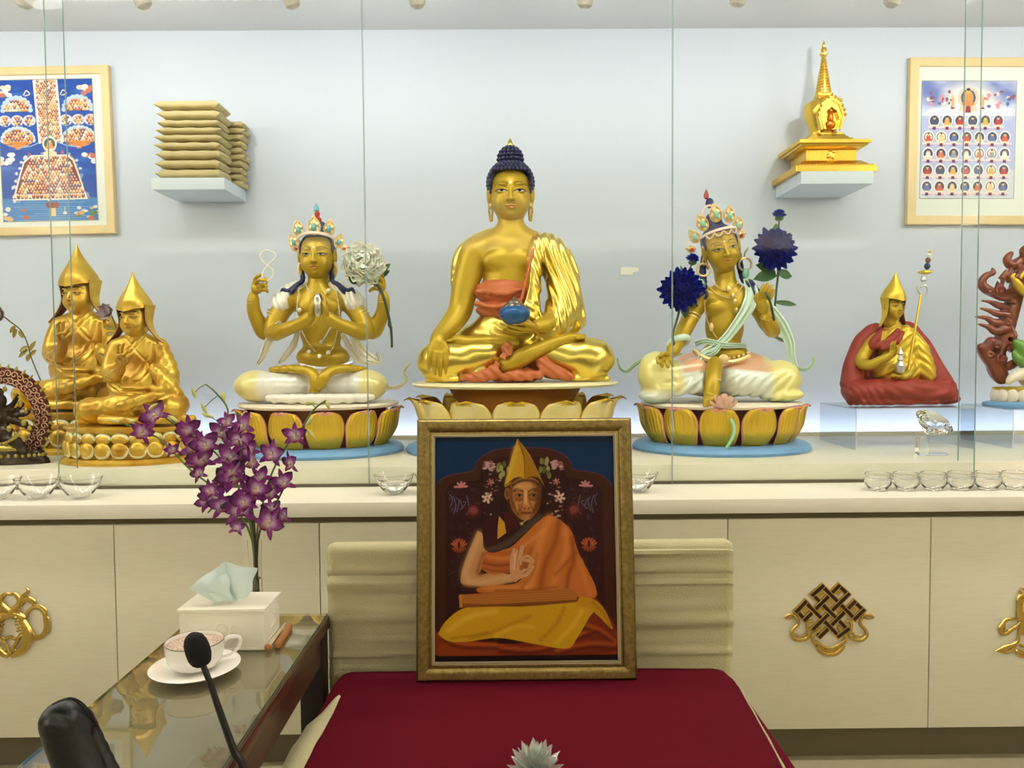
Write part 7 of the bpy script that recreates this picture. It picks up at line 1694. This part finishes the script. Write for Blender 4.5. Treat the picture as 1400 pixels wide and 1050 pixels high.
for i, px in enumerate((1200,1238.5,1276,1313.5,1350,1388)):
    Y = 2.77; c = P(px, 668, Y); s = Y/F; r = 18.*s; H_ = 23*s; z = zc1+.0006
    t = thing('glass_cup', (c.x,Y,z), cup_l[i], 'cup', 'small glass cups in a row')
    m = MB(); m.lathe((c.x,Y,z), [(.001,0),(r*.6,0),(r*.68,H_*.08),(r*.95,H_*.35),(r*1.02,H_*.65),(r*.93,H_*.98),(r*.9,H_),(r*.87,H_*.97),(r*.95,H_*.65),(r*.88,H_*.38),(r*.6,H_*.16),(.001,H_*.14)], 32, mod=lambda a,t_: 1+.012*math.sin(16*a)); m.build('cup_glass', glass_m, t)
    m = MB(); m.lathe((c.x,Y,z), [(.001,H_*.15),(r*.6,H_*.17),(r*.87,H_*.4),(r*.94,H_*.66),(.001,H_*.66)], 32); m.build('water', water_m, t)
# small flat white patch on the back wall
p0 = P(861,371,WY-.003); s = WY/F; m = MB(); m.prism([(p0.x-12*s,p0.z-5*s),(p0.x+4*s,p0.z-5*s),(p0.x+5*s,p0.z-1*s),(p0.x+12*s,p0.z),(p0.x+12*s,p0.z+5*s),(p0.x-12*s,p0.z+6*s)], WY-.0035, WY+.001); o = m.build('white_patch', mat('white paper', (240,238,226), .7), smooth=False); tag(o, 'small torn white paper patch on the wall right of the Buddha', 'paper')
# ================================================================ crystal on its block
Yc = 3.12; cz = zpt+.0006; c0 = P(1279,620,Yc); s = Yc/F
t = thing('crystal_stand', (c0.x,Yc,cz), 'clear crystal block stand under the big cut crystal', 'stand')
zb1 = P(1270,598,Yc).z
MB().box((P(1257,610,Yc).x,Yc,cz),(P(1271,610,Yc).x,Yc+.035,zb1),.001).build('block', crystal_m, t, smooth=False)
MB().box((P(1271,610,Yc).x+.0003,Yc+.002,cz),(P(1298,610,Yc).x,Yc+.035,cz+.006),.001).build('foot_plate', crystal_m, t, smooth=False)
def diamond(c, R, Rm):
    V = []; n = 16
    rings = [(.0,.0,0),(.56,.0,.5),(.82,-.12,0),(1.,-.28,.5),(1.,-.36,.5),(.55,-.82,0),(.0,-1.18,0)]
    m = MB(); idx = []; 
    for r, h, ph in rings:
        if r == 0: idx.append([len(V)]); V.append((0,0,h*R))
        else:
            idx.append(list(range(len(V), len(V)+n)))
            for i in range(n): a = 2*math.pi*(i+ph)/n; V.append((r*R*math.cos(a), r*R*math.sin(a), h*R))
    Fc = []
    for A_, B_ in zip(idx[:-1], idx[1:]):
        if len(A_) == 1: Fc += [(A_[0], B_[i], B_[(i+1)%n]) for i in range(n)]
        elif len(B_) == 1: Fc += [(A_[i], B_[0], A_[(i+1)%n]) for i in range(n)]
        else:
            for i in range(n): j = (i+1)%n; Fc += [(A_[i],B_[i],A_[j]),(A_[j],B_[i],B_[j])]
    V = [np.array(c)+Rm@(np.array(v)+np.array((0,0,.5*R))) for v in V]
    return m.add(V, Fc)
def rx(a): a = math.radians(a); return np.array([[1,0,0],[0,math.cos(a),-math.sin(a)],[0,math.sin(a),math.cos(a)]])
def ry(a): a = math.radians(a); return np.array([[math.cos(a),0,math.sin(a)],[0,1,0],[-math.sin(a),0,math.cos(a)]])
cc_ = P(1275,581,Yc+.01); m = diamond((cc_.x,cc_.y,cc_.z+.002), 25.5*s, ry(18)@rx(28)); o = m.build('cut_crystal', crystal_m, smooth=False); tag(o, 'large brilliant cut clear crystal resting tilted on its block', 'crystal')
# ================================================================ brass emblems on the cabinet doors
Ye = YF+.03
def epath(q): c = P(q[0], q[1], Ye); return c
e5 = CAB[5]; sc5 = Ye/F; inkm = mat('dark enamel', (48,28,18), .3, .3)
def zz5(x, y): c = P(1060+x/7.5, 780+y/7.5, Ye); return np.array((c.x, Ye, c.z))
def strap(root, a, b, w, y0_, y1_, m_, name):
    A_, B_ = zz5(*a), zz5(*b); d = (B_-A_)/np.linalg.norm(B_-A_); n_ = np.array((-d[2],0,d[0])); A_ = A_-d*w*.5; B_ = B_+d*w*.5
    m = MB(); V = [q+n_*sg*w/2+np.array((0,-yy,0)) for yy in (y0_,y1_) for q, sg in ((A_,1),(A_,-1),(B_,-1),(B_,1))]
    bm = bmesh.new(); vs = [bm.verts.new(v) for v in V]
    for q in ((0,1,2,3),(7,6,5,4),(0,4,5,1),(1,5,6,2),(2,6,7,3),(3,7,4,0)): bm.faces.new([vs[i] for i in q])
    bmesh.ops.recalc_face_normals(bm, faces=bm.faces); bmesh.ops.bevel(bm, geom=list(bm.edges), offset=.0006, segments=1, affect='EDGES'); return m.bm(bm)
segs_b = [((210,405),(295,495)),((380,585),(450,668)),((300,315),(640,665)),((375,240),(735,600)),((475,155),(800,485)),((640,150),(738,240)),((800,315),(893,400))]
segs_f = [((210,410),(300,315)),((375,240),(475,155)),((295,495),(640,150)),((380,590),(738,238)),((450,668),(800,315)),((805,485),(893,400)),((640,665),(735,595))]
kn = bpy.data.objects.new('knot_emblem', None); COL.objects.link(kn); kn.parent = e5; kn.location = Vector(zz5(550,450))-wloc(e5)
for sg, dz in ((segs_b,.0),(segs_f,.0016)):
    for a, b in sg:
        strap(kn, a, b, 7.4*sc5, .0005, .008+dz, dgold_m, 'strap').build('knot_strap', dgold_m, kn, smooth=False)
        strap(kn, a, b, 4.6*sc5, .008+dz, .0088+dz, inkm, 'inlay').build('strap_inlay', inkm, kn, smooth=False)
for ib, (a, b) in enumerate(segs_b):
    kb = (a[1]-a[0]+b[1]-b[0])/2
    for jf, (c_, d_) in enumerate(segs_f):
        kf = (c_[0]+c_[1]+d_[0]+d_[1])/2; X_ = (kf-kb)/2; Y_ = (kf+kb)/2
        if min(a[0],b[0])+30 < X_ < max(a[0],b[0])-30 and min(c_[0],d_[0])+30 < X_ < max(c_[0],d_[0])-30 and (round((kf-620)/170)+round((kb-195)/165)) % 2 == 0:
            strap(kn, (X_-32,Y_-32), (X_+32,Y_+32), 7.4*sc5, .0098, .0106, dgold_m, 's').build('knot_strap', dgold_m, kn, smooth=False)
            strap(kn, (X_-40,Y_-40), (X_+40,Y_+40), 4.6*sc5, .0107, .0112, inkm, 's').build('strap_inlay', inkm, kn, smooth=False)
for x, y in ((295,400),(460,230),(640,220),(800,395),(550,315),(460,400),(635,395),(545,475)):
    c = zz5(x,y); m = MB(); r = 5.5*sc5; m.add([c+np.array((dx_,-.003,dz_)) for dx_,dz_ in ((r,0),(0,r),(-r,0),(0,-r))]+[c+np.array((dx_,-.0002,dz_)) for dx_,dz_ in ((r,0),(0,r),(-r,0),(0,-r))], [(0,1,2,3),(4,5,1,0),(5,6,2,1),(6,7,3,2),(7,4,0,3)]); m.build('gold_lozenge', dgold_m, kn, smooth=False)
def eb(root, pts, r, conv, name='ribbon', k=6, off=.006, flat=.7):
    m = MB(); m.tube([conv(*q)-np.array((0,off,0)) for q in pts], r, 8, k, flat=flat); return m.build(name, dgold_m, root)
for q in (-1, 1):
    X = lambda x: x if q < 0 else 1095-x+0
    eb(kn, [(X(90),478),(X(130),455),(X(180),450),(X(222),490),(X(228),545),(X(180),600),(X(165),655),(X(205),700),(X(270),705),(X(325),680),(X(330),620),(X(320),550),(X(350),510),(X(390),530)], [x*sc5 for x in (1,2.6,2,2.2,2.4,2.4,2.8,3,3,3,2.4,2.2,2.4,1.6)], zz5)
    eb(kn, [(X(205),640),(X(235),665),(X(290),660),(X(305),630)], 1.3*sc5, zz5); eb(kn, [(X(100),480),(X(140),490),(X(190),480)], 1.4*sc5, zz5)
    eb(kn, [(X(455),560),(X(440),600),(X(395),640),(X(375),690),(X(400),740),(X(430),735)], [x*sc5 for x in (2,2.6,2.4,2.4,2.6,2)], zz5)
eb(kn, [(395,720),(440,745),(490,780),(550,790),(610,780),(660,745),(710,705)], 2.4*sc5, zz5); eb(kn, [(420,760),(450,810),(500,845),(560,855),(620,842),(670,800),(690,760)], 3.2*sc5, zz5); eb(kn, [(425,745),(470,795),(540,822),(610,812),(665,770)], 1.6*sc5, zz5)
# twin fishes, left door (source: 8.075 px per photo px, from (0,790))
fe = bpy.data.objects.new('twin_fish_emblem', None); COL.objects.link(fe); fe.parent = CAB[1]; fe.location = Vector(P(5,852,Ye))-wloc(CAB[1])
zf_ = lambda x, y: np.array(tuple(P(x/8.075, 790+y/8.075, Ye)))*np.array((1,0,1))+np.array((0,Ye,0))
for q in (-1, 1):
    X = lambda x: x if q > 0 else 125-(x-125)-0
    def fb(pts, r, nm='ribbon', off=.006): return eb(fe, [(X(a_),b_) for a_,b_ in pts], [v*sc5 for v in r] if hasattr(r,'__len__') else r*sc5, zf_, nm, 6, off)
    fb([(110,185),(165,170),(205,195),(225,240),(215,290),(160,355),(90,400),(10,430),(-40,450)], [1,2.6,3,3.4,4,5.4,6,6,5], 'fish_body', .007)
    fb([(215,300),(225,380),(250,450),(290,530),(320,610),(315,690),(270,770),(215,820),(165,850),(140,862)], [2,3,5,7,8,7.4,6.4,5,3.4,1.5], 'fish_body', .008)
    fb([(240,280),(280,235),(330,225),(380,250),(400,280)], [2,3,3.4,3,1.2]); fb([(250,270),(265,200),(310,160),(320,130),(288,95)], [2.4,3,2.6,2,.6]); fb([(250,300),(300,250),(360,270),(390,300)], 1.8)
    fb([(300,450),(310,390),(350,340),(410,320),(470,345),(505,400),(515,460),(520,540),(490,610),(430,645),(380,660)], [2,2.6,2.8,3,3,3,3.2,3.2,3,3,2])
    fb([(400,300),(460,310),(510,350),(525,420),(545,460),(550,540),(530,600),(480,650),(400,675)], 2.); fb([(340,560),(380,640),(340,720),(290,770),(250,830)], 2.2)
    fb([(125,640),(180,670),(215,650)], 2.4); fb([(125,855),(100,770),(60,700)], 2.); fb([(190,800),(170,790),(160,760),(200,700),(225,640)], 2.2)
    m = MB()
    for i in range(9):
        for j in range(5):
            t_ = i/8; cx_, cy_ = 205+t_*110-(t_**2)*10, 420+t_*260; nx_, ny_ = .85, -.5; w_ = (j-2)*(13+14*math.sin(t_*3))
            c = zf_(X(cx_+nx_*w_+(8 if i % 2 else 0)), cy_+ny_*w_); m.ball(c-np.array((0,.006+.010*(1-abs(j-2)/3),0)), (2*sc5,1.6*sc5,1.5*sc5), 8, 5)
    m.build('fish_scales', dgold_m, fe)
# partly seen ribboned emblem, right door (source: 7.5 px per photo px, from (1340,780))
ve = bpy.data.objects.new('ribboned_emblem', None); COL.objects.link(ve); ve.parent = CAB[6]; ve.location = Vector(P(1405,850,Ye))-wloc(CAB[6])
zr = lambda x, y: np.array(tuple(P(1340+x/7.5, 780+y/7.5, Ye)))*np.array((1,0,1))+np.array((0,Ye,0))
def vb2(pts, r, off=.006, nm='ribbon'): return eb(ve, pts, [v*sc5 for v in r] if hasattr(r,'__len__') else r*sc5, zr, nm, 6, off)
vb2([(380,470),(385,350),(385,300),(410,255),(480,245),(560,255),(600,300),(600,470)], 3.4); vb2([(410,470),(412,330),(440,290),(520,290)], 2.4); vb2([(395,205),(415,240),(450,240),(480,190)], 2.4); vb2([(420,180),(450,175),(480,200)], 2)
vb2([(400,500),(330,495),(260,500),(220,545),(200,590),(215,640),(260,640),(300,610),(370,560),(405,520)], [2,2.4,2.6,3,3.4,3.2,3,2.8,2.6,2]); vb2([(240,540),(240,600),(280,610),(340,570),(385,550)], 1.8)
vb2([(410,520),(390,640),(375,720),(320,760),(250,780),(200,800),(148,822)], [2,2,2.2,3,3.4,2.4,.6]); vb2([(370,730),(330,790),(270,832),(200,825),(155,822)], [1.6,2.4,2.6,2,.6])
vb2([(395,760),(440,770),(480,800)], 2.4); vb2([(355,830),(385,825),(430,850),(470,870)], 3); vb2([(360,840),(400,870),(450,880)], 2)
m = MB(); m.surf(lambda u,v: zr(380+u*260, 420+v*230)-np.array((0,.004+.008*math.sin(math.pi*u),0)), 10, 8, .002); m.build('emblem_body', dgold_m, ve)
SC.view_settings.exposure = 0.0
